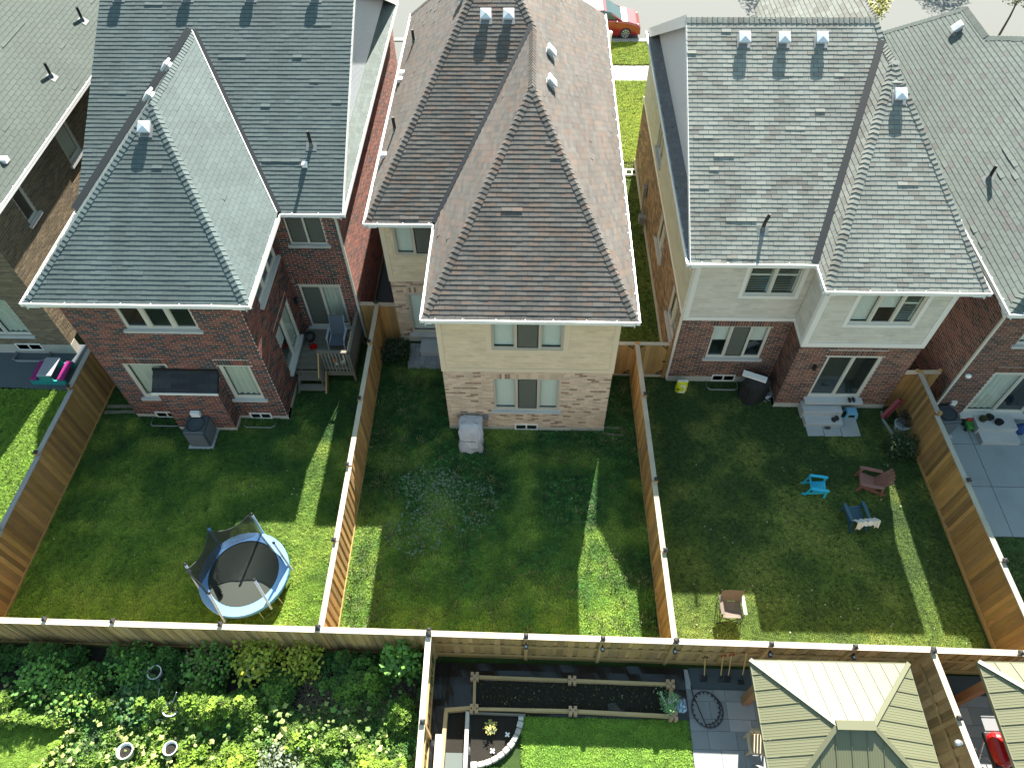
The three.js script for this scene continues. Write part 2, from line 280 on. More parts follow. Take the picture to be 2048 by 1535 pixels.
function siding(parent, F, a0, a1, y0, y1, holes, mat, pitch = 0.105) {
  for (let y = y0; y < y1 - 0.02; y += pitch) for (const [p, q] of runs(a0, a1, y, pitch, holes)) {
    const mb = new MB(), h = Math.min(pitch, y1 - y), t = 0.016, P = (a, yy, d) => F.P(a, yy, d);
    mb.quad(P(p, y, t), P(q, y, t), P(q, y + h, 0.004), P(p, y + h, 0.004)); mb.quad(P(p, y, 0), P(q, y, 0), P(q, y, t), P(p, y, t)); part('siding_board', mb, mat, parent);
  }
}
const trim = (parent, F, a, y, w, h, d, mat, name = 'trim') => part(name, new MB().box(F.P(a, y, 0.001), F.u, UP, F.n, w, h, d), mat, parent);
function glazing(parent, F, h, o = {}) {                // a window or sliding door: frame with panes, blinds and sill as its sub-parts
  const mb = new MB(), fm = o.frame || M.frame, b = o.bar || 0.045, z0 = -0.10, D = 0.075, bx = (a, y, w, hh, d = D, z = z0) => mb.box(F.P(a, y, z), F.u, UP, F.n, w, hh, d), n = o.split || [1 / 3, 2 / 3], A = h.a, W = h.w, y = h.y, H = h.h, tb = o.top || b;
  bx(A, y, W, b); bx(A, y + H - tb, W, tb); bx(A, y + b, b, H - b - tb); bx(A + W - b, y + b, b, H - b - tb);
  const cut = [0, ...n, 1], mw = o.mull || 0.075; for (const s of n) bx(A + W * s - mw / 2, y + b, mw, H - b - tb, D + 0.01);
  const w = part(o.name || 'window', mb, fm, parent);
  for (let i = 0; i < cut.length - 1; i++) {
    const p = A + W * cut[i] + (i ? mw / 2 : b), q = A + W * cut[i + 1] - (i < cut.length - 2 ? mw / 2 : b), lo = y + b, hi = y + H - tb, s = 0.028, sash = new MB(), tilt = o.open === i ? 0.14 : 0;
    const sb = (a, yy, ww, hh) => sash.box(F.P(a, yy, z0 + 0.02), F.u, UP, F.n, ww, hh, 0.04); sb(p, lo, q - p, s); sb(p, hi - s, q - p, s); sb(p, lo + s, s, hi - lo - 2 * s); sb(q - s, lo + s, s, hi - lo - 2 * s); part('sash', sash, fm, w);
    part('pane', new MB().box(F.P(p + s, lo + s, z0 + 0.032 + tilt * 0), F.u, UP, F.n, q - p - 2 * s, hi - lo - 2 * s, 0.006), M.glass, w);
    const kind = (o.inside || [])[i] || 'dark', iz = z0 - 0.06, cm = new MB();
    if (kind === 'blind' || kind === 'open') { const sh = kind === 'open' ? 0.075 : 0.06; for (let yy = lo + 0.05; yy < hi - 0.02; yy += sh) { const k = kind === 'open' ? 0.012 : 0.03, dz = kind === 'open' ? 0.035 : 0.012; const t = kind === 'open' ? -1 : 1; cm.quad(F.P(p, yy - k, iz + dz * t), F.P(q, yy - k, iz + dz * t), F.P(q, yy + k, iz - dz * t), F.P(p, yy + k, iz - dz * t)); }
      if (kind === 'open') { cm.box(F.P(p, lo, iz - 0.01), F.u, UP, F.n, 0.05, hi - lo, 0.03); cm.box(F.P(q - 0.05, lo, iz - 0.01), F.u, UP, F.n, 0.05, hi - lo, 0.03); cm.box(F.P(p, (lo + hi) / 2 + 0.15, iz), F.u, UP, F.n, q - p, 0.06, 0.03); }
      part('blind', cm, o.blindMat || M.blind, w); }
    else if (kind === 'half') { for (let yy = (lo + hi) / 2; yy < hi - 0.02; yy += 0.06) cm.quad(F.P(p, yy - 0.03, iz + 0.012), F.P(q, yy - 0.03, iz + 0.012), F.P(q, yy + 0.03, iz - 0.012), F.P(p, yy + 0.03, iz - 0.012)); part('blind', cm, M.blind, w); }
    else if (kind === 'curtain') { const N = 14; for (let k = 0; k < N; k++) { const a = p + (q - p) * k / N, c = p + (q - p) * (k + 1) / N, d1 = 0.03 * Math.sin(k * 1.9), d2 = 0.03 * Math.sin((k + 1) * 1.9); cm.quad(F.P(a, lo, iz + d1), F.P(c, lo, iz + d2), F.P(c, hi, iz + d2), F.P(a, hi, iz + d1)); } part('curtain', cm, M.curtain, w); }
    else if (kind === 'screen') { cm.quad(F.P(p, lo, z0 + 0.06), F.P(q, lo, z0 + 0.06), F.P(q, hi, z0 + 0.06), F.P(p, hi, z0 + 0.06)); for (let yy = lo + 0.06; yy < hi; yy += 0.085) cm.quad(F.P(p, yy, z0 + 0.066), F.P(q, yy, z0 + 0.066), F.P(q, yy + 0.006, z0 + 0.066), F.P(p, yy + 0.006, z0 + 0.066)); part('insect_screen', cm, M.screen, w); }
  }
  const rm = new MB(), d = -0.75, B = A + W, C = y, E = y + H; rm.quad(F.P(A, C, d), F.P(B, C, d), F.P(B, E, d), F.P(A, E, d)); rm.quad(F.P(A, C, d), F.P(A, E, d), F.P(A, E, -0.13), F.P(A, C, -0.13)); rm.quad(F.P(B, C, d), F.P(B, E, d), F.P(B, E, -0.13), F.P(B, C, -0.13)); rm.quad(F.P(A, C, d), F.P(B, C, d), F.P(B, C, -0.13), F.P(A, C, -0.13)); rm.quad(F.P(A, E, d), F.P(B, E, d), F.P(B, E, -0.13), F.P(A, E, -0.13));
  part('room', rm, M.inside, w);
  if (o.sill !== false) { const s = new MB(), e = o.sillOut || 0.09; s.box(F.P(A - 0.1, y - 0.11, -0.1), F.u, UP, F.n, W + 0.2, 0.1, 0.1 + e, WHITE); part('sill', s, o.sillMat || M.sill, w); }
  return w;
}
function windowWell(parent, F, a, w) {                   // corrugated metal well with its basement window
  const x = new MB(), N = 14; for (let i = 0; i < N; i++) { const f = (k) => { const A = Math.PI * k / N, r = Math.abs(Math.cos(A)) > 0.75 ? 1 : 1; return [a + w / 2 - Math.sign(Math.cos(A)) * Math.min(w / 2, w * 0.62 * Math.abs(Math.cos(A))), 0.42 * Math.min(1, 1.35 * Math.sin(A))]; }, p = f(i), q = f(i + 1);
    x.quad(F.P(p[0], -0.25, p[1]), F.P(q[0], -0.25, q[1]), F.P(q[0], 0.1, q[1]), F.P(p[0], 0.1, p[1])); x.quad(F.P(p[0], 0.1, p[1]), F.P(q[0], 0.1, q[1]), F.P(q[0], 0.1, q[1] + 0.035), F.P(p[0], 0.1, p[1] + 0.035)); }
  return part('window_well', x, M.lead, parent);
}
function basementWindow(parent, F, a, y, w, h) {
  const mb = new MB(), b = 0.05, bx = (p, q, ww, hh) => mb.box(F.P(p, q, 0.002), F.u, UP, F.n, ww, hh, 0.03); bx(a, y, w, b); bx(a, y + h - b, w, b); bx(a, y + b, b, h - 2 * b); bx(a + w - b, y + b, b, h - 2 * b); bx(a + w / 2 - b / 2, y + b, b, h - 2 * b);
  const f = part('basement_window', mb, M.white, parent); for (const k of [0, 1]) part('pane', new MB().box(F.P(a + b + k * (w - b) / 2, y + b, 0.004), F.u, UP, F.n, (w - 3 * b) / 2, h - 2 * b, 0.006), std([0.03, 0.04, 0.05], 0.08), f); return f;
}
function roofVent(parent, p, n, down) {                  // square metal vent on the slope: curb under an overhanging hood with a shallow pyramid top
  const s = nrm(cross(UP, down)), fl = nrm(down), P = (a, b, h) => add(add(p, mul(n, h)), add(mul(s, a), mul(fl, b))), B = (mb, a, b, h, w, d, t) => mb.box(P(a, b, h), s, mul(fl, -1), nrm(cross(s, mul(fl, -1))), w, d, t);
  const g = part('roof_vent', B(new MB(), -0.12, 0.12, -0.05, 0.24, 0.24, 0.2), M.metalVent, parent), W = 0.175, hd = new MB(); B(hd, -W, W, 0.12, 2 * W, 2 * W, 0.07);
  const t = P(0, 0, 0.235), cs = [P(-W, W, 0.191), P(W, W, 0.191), P(W, -W, 0.191), P(-W, -W, 0.191)]; for (let i = 0; i < 4; i++) hd.tri(cs[i], cs[(i + 1) % 4], t); part('vent_hood', hd, M.metalVent, g);
  part('flashing', B(new MB(), -0.2, 0.26, 0.02, 0.4, 0.38, 0.006), M.grey, g); return g;
}
function pipeStack(parent, p, n, down, h = 0.5, lean = [0, 0, 0]) {
  const m = new MB(); m.tube([add(p, mul(n, -0.02)), add(p, [0, h * 0.55, 0]), add(add(p, [0, h, 0]), lean)], 0.052, WHITE, 10); const g = part('pipe_stack', m, M.blackPipe, parent), f = new MB(), s = nrm(cross(UP, down)), fd = nrm(down);
  f.box(add(add(p, mul(n, 0.014)), add(mul(s, -0.17), mul(fd, -0.14))), s, fd, cross(s, fd), 0.34, 0.3, 0.006); f.tube([p, add(p, [0, 0.16, 0])], 0.075, WHITE, 10, 0.045); part('flashing', f, M.flashGrey, g); return g;
}
function downspout(parent, pts, mat = M.frame) { const m = new MB(); for (let i = 0; i < pts.length - 1; i++) m.bar(pts[i], pts[i + 1], 0.075, 0.075, WHITE, Z); return part('downspout', m, mat, parent); }
function valley(parent, a, b, n, w = 0.16, mat = M.flashOrShade, h = 0.042, name = 'valley_flashing_or_shade') { // strip lying on the plane with normal n along the valley a-b
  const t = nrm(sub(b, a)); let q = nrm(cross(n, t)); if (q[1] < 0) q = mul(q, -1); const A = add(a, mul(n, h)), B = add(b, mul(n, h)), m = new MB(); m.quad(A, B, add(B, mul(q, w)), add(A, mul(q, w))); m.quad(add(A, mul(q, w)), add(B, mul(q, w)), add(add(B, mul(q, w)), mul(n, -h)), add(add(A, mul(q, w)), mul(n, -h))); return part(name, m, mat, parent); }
const rear = (s) => nrm([0, 1, s]), side = (s) => nrm([s, 1, 0]);
const patch = (x, z, f = 0.7) => fbm(x * f + 40, z * f + 40, 3);

// ---------------------------------------------------------------- ground, street
const yard = new MB(); yard.slab([[-140, -140], [140, -140], [140, 60], [-140, 60]], -0.8, -0.55); yard.slab([[-140, -140], [13.2, -140], [13.2, 60], [-140, 60]], -0.5, -0.03); yard.slab([[13.2, -140], [140, -140], [140, -31], [13.2, -31]], -0.5, -0.03); yard.slab([[13.2, -6.12], [140, -6.12], [140, 60], [13.2, 60]], -0.5, -0.03); yard.slab([[13.2, -31], [30, -31], [30, -6.12], [13.2, -6.12]], -0.44, -0.3); struct('ground', yard, M.turf);
{ const m = new MB(); m.slab([[-140, -50.2], [140, -50.2], [140, -40.72], [-140, -40.72]], -0.2, -0.02); struct('road', m, M.asphalt);
  const k = new MB(); k.slab([[-140, -40.72], [140, -40.72], [140, -40.42], [-140, -40.42]], -0.2, 0.1); struct('kerb', k, M.walk);
  const k2 = new MB(); k2.slab([[-140, -50.5], [140, -50.5], [140, -50.2], [-140, -50.2]], -0.2, 0.1); struct('kerb', k2, M.walk);
  const s = new MB(); for (let x = -60; x < 60; x += 1.5) s.slab([[x, -37.95], [x + 1.49, -37.95], [x + 1.49, -36.4], [x, -36.4]], -0.1, 0.03); struct('sidewalk', s, M.walk);
  const d = new MB(); d.slab([[-9.6, -40.4], [-3.2, -40.4], [-3.2, -31], [-9.6, -31]], -0.1, 0.045); struct('driveway', d, M.asphalt);
  const d2 = new MB(); d2.slab([[8.2, -40.4], [13.4, -40.4], [13.4, -30], [8.2, -30]], -0.1, 0.045); struct('driveway', d2, M.asphalt);
  const g = new MB(); g.slab([[-6.1, -33.0], [-4.95, -33.0], [-4.95, -18.1], [-6.1, -18.1]], -0.1, 0.01); struct('gravel_path', g, M.gravel);
  const l = new MB(); l.slab([[-15.2, -18], [-5.55, -18], [-5.55, -6.4], [-15.2, -6.4]], -0.1, 0.002); l.slab([[-5.4, -18], [3.8, -18], [3.8, -6.35], [-5.4, -6.35]], -0.1, 0.002); struct('lawn', l, M.turf);
  const l2 = new MB(); l2.slab([[3.95, -16.3], [13.1, -16.3], [13.1, -6.3], [3.95, -6.3]], -0.1, 0.002); struct('lawn', l2, M.turfDry);
}

// ---------------------------------------------------------------- houses
function house(name, label, base) { const h = thing(name, label, 'house', base); return h; }
const PAL = {
  A: [[0.204, 0.067, 0.048], [0.168, 0.056, 0.043], [0.061, 0.051, 0.050], [0.255, 0.090, 0.060], [0.051, 0.049, 0.050], [0.189, 0.067, 0.050]],
  B: [[0.68, 0.51, 0.38], [0.70, 0.54, 0.41], [0.64, 0.48, 0.35], [0.68, 0.53, 0.41], [0.66, 0.50, 0.37], [0.69, 0.52, 0.39], [0.34, 0.215, 0.16], [0.62, 0.46, 0.34]],
  C: [[0.230, 0.105, 0.068], [0.189, 0.082, 0.056], [0.143, 0.070, 0.053], [0.255, 0.125, 0.080], [0.097, 0.058, 0.046]],
  E: [[0.173, 0.074, 0.050], [0.143, 0.064, 0.046], [0.082, 0.051, 0.040], [0.204, 0.092, 0.060]],
  Z: [[0.205, 0.155, 0.095], [0.18, 0.135, 0.085], [0.235, 0.18, 0.115], [0.155, 0.12, 0.08]],
};
const COL = {
  A: (p) => mul([0.088, 0.118, 0.118], 0.72 + 0.36 * patch(p[0] * 2.2, p[2] * 0.6, 0.9) + 0.2 * patch(p[0] + 31, p[2], 2.5) + rr(-0.07, 0.07)),
  B: (p, q) => { const k = fbm(p[0] * 1.9 + 9, p[2] * 1.4 + p[1] + 7, 3), t = R(); const c = t < 0.22 + 0.4 * (k - 0.4) ? [0.142, 0.108, 0.088] : t < 0.6 ? [0.108, 0.099, 0.09] : [0.128, 0.117, 0.105]; return mul(c, (0.76 + 0.42 * patch(p[0] * 2 + 11, p[2] * 0.5, 0.9)) * rr(0.88, 1.1)); },
  C: (p) => { const k = patch(p[0] * 1.2, p[2] * 1.2, 1.1), t = R(); const c = t < 0.15 ? [0.205, 0.2, 0.175] : t < 0.6 ? [0.24, 0.25, 0.222] : [0.262, 0.274, 0.244]; return mul(c, 0.62 + 0.42 * k + 0.3 * patch(p[0] * 2.4 + 17, p[2] * 0.5, 0.9) + rr(-0.04, 0.04)); },
  E: (p) => mul(R() < 0.1 ? [0.12, 0.125, 0.12] : [0.125, 0.152, 0.138], 0.85 + 0.25 * patch(p[0], p[2], 1) + rr(-0.07, 0.07)),
  Z: (p) => mul([0.072, 0.092, 0.082], 0.88 + 0.22 * patch(p[0], p[2], 1) + rr(-0.05, 0.05)),
};

// middle house: brown hip roof, beige siding over buff brick
{
  const h = house('beige_house', 'middle house with brown shingle hip roof, beige siding over buff brick', [0, 0, -14]);
  const br = new Pieces(), sh = new Pieces(), under = new MB();
  const F1 = frameOf([-2.68, 0, -13.97], X), w1 = { a: 1.56, y: 1.24, w: 2.14, h: 1.68, soldier: true }, w2 = { a: 1.57, y: 4.36, w: 2.14, h: 1.36 };
  wallSheet(h, 'wall', F1, 0, 5.3, 0.24, 3.3, [w1], M.mortarTan); wallSheet(h, 'siding_wall', F1, 0, 5.3, 3.3, 6.02, [w2], M.beige);
  part('foundation', new MB().box([-2.7, -0.3, -14.4], X, UP, Z, 5.34, 0.54, 0.44), M.found, h);
  bricks(br, F1, 0, 5.3, 0.24, 3.3, [w1], PAL.B);
  const m2 = { a: w2.a - 0.16, y: w2.y - 0.16, w: w2.w + 0.32, h: w2.h + 0.32 }; siding(h, F1, 0.12, 5.18, 3.47, 5.95, [m2], M.beige);
  trim(h, F1, -0.03, 3.3, 0.15, 2.7, 0.032, M.beigeTrim); trim(h, F1, 5.18, 3.3, 0.15, 2.7, 0.032, M.beigeTrim); trim(h, F1, 0.12, 3.3, 5.06, 0.165, 0.03, M.beigeTrim);
  for (const [a, y, w, hh] of [[m2.a, m2.y, 0.16, m2.h], [w2.a + w2.w, m2.y, 0.16, m2.h], [w2.a, m2.y, w2.w, 0.16]]) trim(h, F1, a, y, w, hh, 0.02, M.beigeTrim);
  glazing(h, F1, w1, { frame: M.frameTan, split: [0.352, 0.677], inside: ['blind', 'screen', 'blind'] }); glazing(h, F1, w2, { frame: M.frameTan, split: [0.34, 0.67], inside: ['blind', 'screen', 'blind'], sill: false });
  basementWindow(h, F1, 2.24, 0.08, 0.8, 0.34);
  part('meter_box', new MB().box(F1.P(1.2, 0.72, 0.01), X, UP, Z, 0.15, 0.26, 0.1), M.grey, h); part('hose_tap', new MB().tube([F1.P(4.0, 0.34, 0), F1.P(4.0, 0.34, 0.12), F1.P(4.0, 0.26, 0.14)], 0.015), M.steel, h);
  const side2 = new MB(); for (const [x, za, zb] of [[-2.68, -18, -13.97], [-4.85, -31, -18]]) side2.quad([x, 0, za], [x, 0, zb], [x, 6.02, zb], [x, 6.02, za]); side2.quad([2.62, 0, -13.97], [2.62, 0, -31], [2.62, 6.02, -31], [2.62, 6.02, -13.97]); side2.quad([2.62, 0, -31], [-4.85, 0, -31], [-4.85, 6.02, -31], [2.62, 6.02, -31]); part('side_wall', side2, M.mortarTan, h);
  for (const FL of [frameOf([-2.68, 0, -18], Z)]) { bricks(br, FL, 0, 4.03, 0.24, 3.3, [], PAL.B); siding(h, FL, 0.02, 4.0, 3.4, 5.95, [], M.beige); }
  // set-back rear wall on the left with the sliding door
  const F2 = frameOf([-4.85, 0, -18], X), d1 = { a: 0.48, y: 0.52, w: 1.55, h: 2.1, soldier: true }, w3 = { a: 0.38, y: 4.4, w: 1.3, h: 1.3 };
  wallSheet(h, 'wall', F2, 0, 2.17, 0.24, 3.2, [d1], M.mortarTan); wallSheet(h, 'siding_wall', F2, 0, 2.17, 3.2, 6.02, [w3], M.beige); part('foundation', new MB().box([-4.87, -0.3, -18.3], X, UP, Z, 2.2, 0.54, 0.31), M.found, h);
  bricks(br, F2, 0, 2.17, 0.24, 3.2, [d1], PAL.B); siding(h, F2, 0.14, 2.1, 3.34, 5.95, [{ a: 0.28, y: 4.3, w: 1.5, h: 1.5 }], M.beige); trim(h, F2, -0.03, 3.2, 0.17, 2.8, 0.03, M.beigeTrim); trim(h, F2, 0.14, 3.2, 2.0, 0.14, 0.028, M.beigeTrim);
  glazing(h, F2, w3, { frame: M.frameTan, split: [0.5], inside: ['blind', 'screen'], sill: false }); glazing(h, F2, d1, { name: 'patio_door', frame: M.frameTan, split: [0.62], inside: ['blind', 'dark'], sillOut: 0.16, top: 0.12 });
  part('door_step', new MB().box([-4.05, 0, -17.99], X, UP, Z, 1.3, 0.3, 0.75), M.concrete, h);
  // roof
  const e = 6.12, L1 = [-2.96, e, -13.57], R1 = [3.0, e, -13.57], ap = [0.0, 9.55, -19.58], vt = [0.0, 9.55, -23.11], vb = [-2.96, e, -17.58], L2 = [-5.15, e, -17.58], top = [-1.285, 11.02, -25.48], FL = [-5.15, e, -31.0], FR = [3.0, e, -31.0];
  const o = { color: COL.B, thick: 0.016 };
  roofFace(sh, under, [L1, R1, ap], X, o); roofFace(sh, under, [R1, [3, e, vt[2]], vt, ap], [0, 0, -1], o); roofFace(sh, under, [[3, e, vt[2]], FR, top, vt], [0, 0, -1], o); roofFace(sh, under, [vb, L1, ap, vt], Z, o);
  roofFace(sh, under, [L2, vb, vt, top], X, o); roofFace(sh, under, [FL, L2, top], Z, { ...o, }); under.poly([FR, FL, top]);
  const roof = part('roof', under, M.underlay, h), nR = rear(0.57), nS = side(1.143), nSl = side(-1.16), nL = side(-1.267), nM = rear(0.62), c = { color: COL.B };
  ridgeCaps(sh, L1, ap, nSl, nR, c); ridgeCaps(sh, R1, ap, nR, nS, c); ridgeCaps(sh, ap, vt, nSl, nS, c); ridgeCaps(sh, L2, top, nL, nM, c); ridgeCaps(sh, vt, top, nM, nS, c); ridgeCaps(sh, FL, top, nrm([0, 1, -0.85]), nL, c);
  sh.done(roof, 'shingle', 'shingles', M.shingle); br.done(h, 'brick', 'brickwork', M.brick);
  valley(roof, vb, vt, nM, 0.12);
  gutter(h, [-3.02, e, -13.5], [3.06, e, -13.5], Z, { soffit: 0.36 }); gutter(h, [3.08, e, -13.5], [3.08, e, -31], X, { soffit: 0.36 }); gutter(h, [-3.04, e, -17.5], [-3.04, e, -13.5], [-1, 0, 0], { soffit: 0.2 }); gutter(h, [-5.2, e, -17.5], [-3.05, e, -17.5], Z, { soffit: 0.36 }); gutter(h, [-5.23, e, -31], [-5.23, e, -17.5], [-1, 0, 0], { soffit: 0.3 });
  for (const [x, y, z] of [[-1.51, 9.7, -23.36], [-0.78, 9.7, -23.36]]) roofVent(roof, [x, y, z], nM, [0, -0.62, 1]);
  for (const z of [-20.7, -22.5]) roofVent(roof, [0.5, 8.98, z], nS, [1, -1.143, 0]);
  roofVent(roof, [-2.3, 9.72, -24.6], nL, [-1, -1.27, 0]);
  pipeStack(roof, [-4.62, 6.8, -21.5], nL, [-1, -1.27, 0], 0.5); pipeStack(roof, [-4.58, 6.86, -27.2], nL, [-1, -1.27, 0], 0.5);
  for (const [y, z] of [[6.45, -25.6], [6.42, -25.2], [6.46, -20.5]]) part('small_vent', new MB().cbox(-4.9, y, z, 0.2, 0.14, 0.2), M.whiteMetal, roof);
}

// left house: dark slate-grey roof over red and charcoal brick
{
  const h = house('red_brick_house', 'house with slate grey roof over red and charcoal brick, behind the trampoline yard', [-10, 0, -15]);
  const br = new Pieces(), sh = new Pieces(), under = new MB();
  const F1 = frameOf([-13.78, 0, -14.3], X), wu = { a: 1.63, y: 4.72, w: 2.22, h: 1.15 }, wl = { a: 0.7, y: 1.22, w: 1.45, h: 1.8, soldier: true }, wr = { a: 3.82, y: 1.22, w: 1.02, h: 1.78, soldier: true };
  wallSheet(h, 'wall', F1, 0, 5.36, 0.2, 6.1, [wu, wl, wr], M.mortarLight); part('foundation', new MB().box([-13.8, -0.3, -14.7], X, UP, Z, 5.4, 0.5, 0.41), M.found, h);
  const bump = { a: 1.68, y: 0.2, w: 1.98, h: 2.2 };
  bricks(br, F1, 0, 5.36, 0.2, 6.05, [wu, wl, wr, bump], PAL.A);
  glazing(h, F1, wu, { split: [0.33, 0.67], mull: 0.12, inside: ['dark', 'dark', 'dark'] }); glazing(h, F1, wl, { split: [], bar: 0.075, inside: ['curtain'] }); glazing(h, F1, wr, { split: [], bar: 0.075, inside: ['curtain'] });
  basementWindow(h, F1, 0.68, 0.02, 0.82, 0.34); basementWindow(h, F1, 4.04, 0.04, 0.76, 0.34);
  for (const a of [0.55, 3.86]) windowWell(h, F1, a, 1.1);
  // fireplace bump-out with its lean-to roof
  const Fb = frameOf([-12.1, 0, -13.78], X), Fbr = frameOf([-10.12, 0, -13.78], [0, 0, -1]), Fbl = frameOf([-12.1, 0, -14.3], Z);
  const bw = wallSheet(h, 'bump_out', Fb, 0, 1.98, 0.2, 2.32, [], M.mortarLight); { const m = new MB(); m.quad(Fbr.P(0, 0.2), Fbr.P(0.52, 0.2), Fbr.P(0.52, 2.6), Fbr.P(0, 2.3)); m.quad(Fbl.P(0, 0.2), Fbl.P(0.52, 0.2), Fbl.P(0.52, 2.3), Fbl.P(0, 2.6)); part('bump_side', m, M.mortarLight, h); }
  bricks(br, Fb, 0, 1.98, 0.2, 2.28, [], PAL.A); bricks(br, Fbr, 0, 0.52, 0.2, 2.28, [], PAL.A); bricks(br, Fbl, 0, 0.52, 0.2, 2.28, [], PAL.A);
  part('foundation', new MB().box([-12.12, -0.3, -14.3], X, UP, Z, 2.02, 0.5, 0.53), M.found, h);
  { const s2 = new Pieces(), u2 = new MB(); roofFace(s2, u2, [[-12.18, 2.32, -13.68], [-10.04, 2.32, -13.68], [-10.04, 2.72, -14.29], [-12.18, 2.72, -14.29]], X, { color: () => mul(pick([[0.03, 0.036, 0.042], [0.04, 0.045, 0.05], [0.026, 0.03, 0.036]]), rr(0.8, 1.2)), tab: 0.42, expo: 0.16 });
    const r2 = part('bump_roof', u2, M.underlay, h); s2.done(r2, 'shingle', 'shingles', M.shingle, 100); part('drip_edge', new MB().box([-12.2, 2.22, -13.68], X, UP, Z, 2.18, 0.09, 0.03), M.white, r2); part('flashing', new MB().box([-12.18, 2.7, -14.32], X, UP, Z, 2.14, 0.1, 0.06), M.black, r2); }
  part('dryer_vent', new MB().box([-11.35, 0.98, -13.77], X, UP, Z, 0.3, 0.22, 0.12).box([-11.3, 0.62, -13.77], X, UP, Z, 0.26, 0.28, 0.16), M.whiteMetal, h);
  // right side of the wing
  const F2 = frameOf([-8.42, 0, -14.3], [0, 0, -1]), su = { a: 1.2, y: 4.55, w: 2.2, h: 1.15 }, sl = { a: 1.35, y: 0.95, w: 1.7, h: 1.95, soldier: true };
  wallSheet(h, 'wall', F2, 0, 3.8, 0.2, 6.1, [su, sl], M.mortarLight); bricks(br, F2, 0, 3.8, 0.2, 6.05, [su, sl], PAL.A); part('foundation', new MB().box([-8.6, -0.3, -18.1], X, UP, Z, 0.2, 0.5, 3.82), M.found, h);
  glazing(h, F2, su, { split: [0.33, 0.67], mull: 0.12, inside: ['dark', 'dark', 'dark'], sillOut: 0.12 }); glazing(h, F2, sl, { split: [0.5], mull: 0.12, inside: ['half', 'curtain'], sillOut: 0.12 });
  // set-back rear wall with sliding door on the deck
  const F3 = frameOf([-8.42, 0, -18.1], X), dr = { a: 0.24, y: 0.7, w: 1.48, h: 2.18, soldier: true }, mw = { a: 0.48, y: 4.76, w: 1.22, h: 1.14 };
  wallSheet(h, 'wall', F3, 0, 2.24, 0.2, 6.1, [dr, mw], M.mortarLight); bricks(br, F3, 0, 2.24, 0.2, 6.05, [dr, mw], PAL.A);
  glazing(h, F3, mw, { split: [0.5], inside: ['screen', 'screen'] }); glazing(h, F3, dr, { name: 'patio_door', split: [0.5], bar: 0.07, top: 0.16, mull: 0.06, inside: ['screen', 'curtain'], sillOut: 0.14 });
  downspout(h, [[-6.2, 6.0, -17.95], [-6.2, 5.8, -18.0], [-6.2, 0.2, -18.0]], M.frame);
  // right wall along the passage, left wall and front
  const F4 = frameOf([-6.18, 0, -18.1], [0, 0, -1]); wallSheet(h, 'wall', F4, 0, 13.4, 0, 6.1, [], M.mortarLight); bricks(br, F4, 0, 13.4, 0.2, 6.05, [], PAL.A.map((q) => add(q, [0.11, 0.065, 0.055])));  // passage bricks lightened to paint in the sun on this wall
  { const m = new MB(); m.quad([-13.78, 0, -31.5], [-13.78, 0, -14.3], [-13.78, 6.1, -14.3], [-13.78, 6.1, -31.5]); m.quad([-6.18, 0, -31.5], [-13.78, 0, -31.5], [-13.78, 6.1, -31.5], [-6.18, 6.1, -31.5]); part('side_wall', m, M.mortarLight, h); }
  for (const q of [[-8.3, 2.62, -16.9]]) part('wall_light', new MB().cbox(-8.36, 2.2, -17.85, 0.12, 0.2, 0.12), M.black, h);
  // roof
  const e = 6.25, s = 0.55, LX = -14.35, RX = -5.88, zE = -17.85, ridge = [-24.85, e + s * 7.0], wl1 = [-14.3, e, -13.89], wr1 = [-7.94, e, -13.89], ap = [-11.15, 9.25, -19.06], vt = [-11.15, 9.25, zE - (9.25 - e) / s], vb = [-7.94, e, zE], vl = [-14.3, e, zE], o = { color: COL.A, gap: 0.004 };
  const wingY = (x) => e + Math.min((x + 14.3) * 0.952, (-7.94 - x) * 0.935);
  roofFace(sh, under, [[LX, e, zE], [RX, e, zE], [RX, ridge[1], ridge[0]], [LX, ridge[1], ridge[0]]], X, { ...o, skip: (p) => wingY(p[0]) > p[1] + 0.02 });
  under.poly([[RX, e, -31.85], [LX, e, -31.85], [LX, ridge[1], ridge[0]], [RX, ridge[1], ridge[0]]]);
  roofFace(sh, under, [wl1, wr1, ap], X, o); roofFace(sh, under, [wr1, vb, vt, ap], [0, 0, -1], { ...o, gap: 0.006 }); roofFace(sh, under, [vl, wl1, ap, vt], Z, o);
  // pent roof and gable on the right side
  roofFace(sh, under, [[-5.9, e, zE], [-5.9, e, -31.8], [-6.3, 6.68, -31.0], [-6.3, 6.68, zE - 0.78]], [0, 0, -1], { ...o, color: (p) => mul([0.13, 0.16, 0.15], rr(0.85, 1.1)) });
  const roof = part('roof', under, M.underlay, h), nW = rear(0.58), nWr = side(0.936), nWl = side(-0.984), c = { color: COL.A, tone: 1.15 };
  ridgeCaps(sh, wl1, ap, nWl, nW, c); ridgeCaps(sh, wr1, ap, nW, nWr, c); ridgeCaps(sh, ap, vt, nWl, nWr, c);
  ridgeCaps(sh, [LX, ridge[1], ridge[0]], [RX, ridge[1], ridge[0]], rear(-s), rear(s), c);
  sh.done(roof, 'shingle', 'shingles', M.shingle); br.done(h, 'brick', 'brickwork', M.brick);
  valley(roof, vb, vt, rear(s), 0.13); valley(roof, vb, vt, nWr, 0.06, M.white, 0.03, 'sunlit_edge_strip'); valley(roof, vl, vt, rear(s), 0.24);  // both dark strips paint in valley shade; white one paints the sunlit shingle edge
  const Fg = frameOf([-6.3, 0, zE - 0.05], [0, 0, -1]); { const m = new MB(); m.tri(Fg.P(0, 6.2), Fg.P(14, 6.2), Fg.P(7, ridge[1] - 0.05)); part('gable_wall', m, M.gableGap, h); }
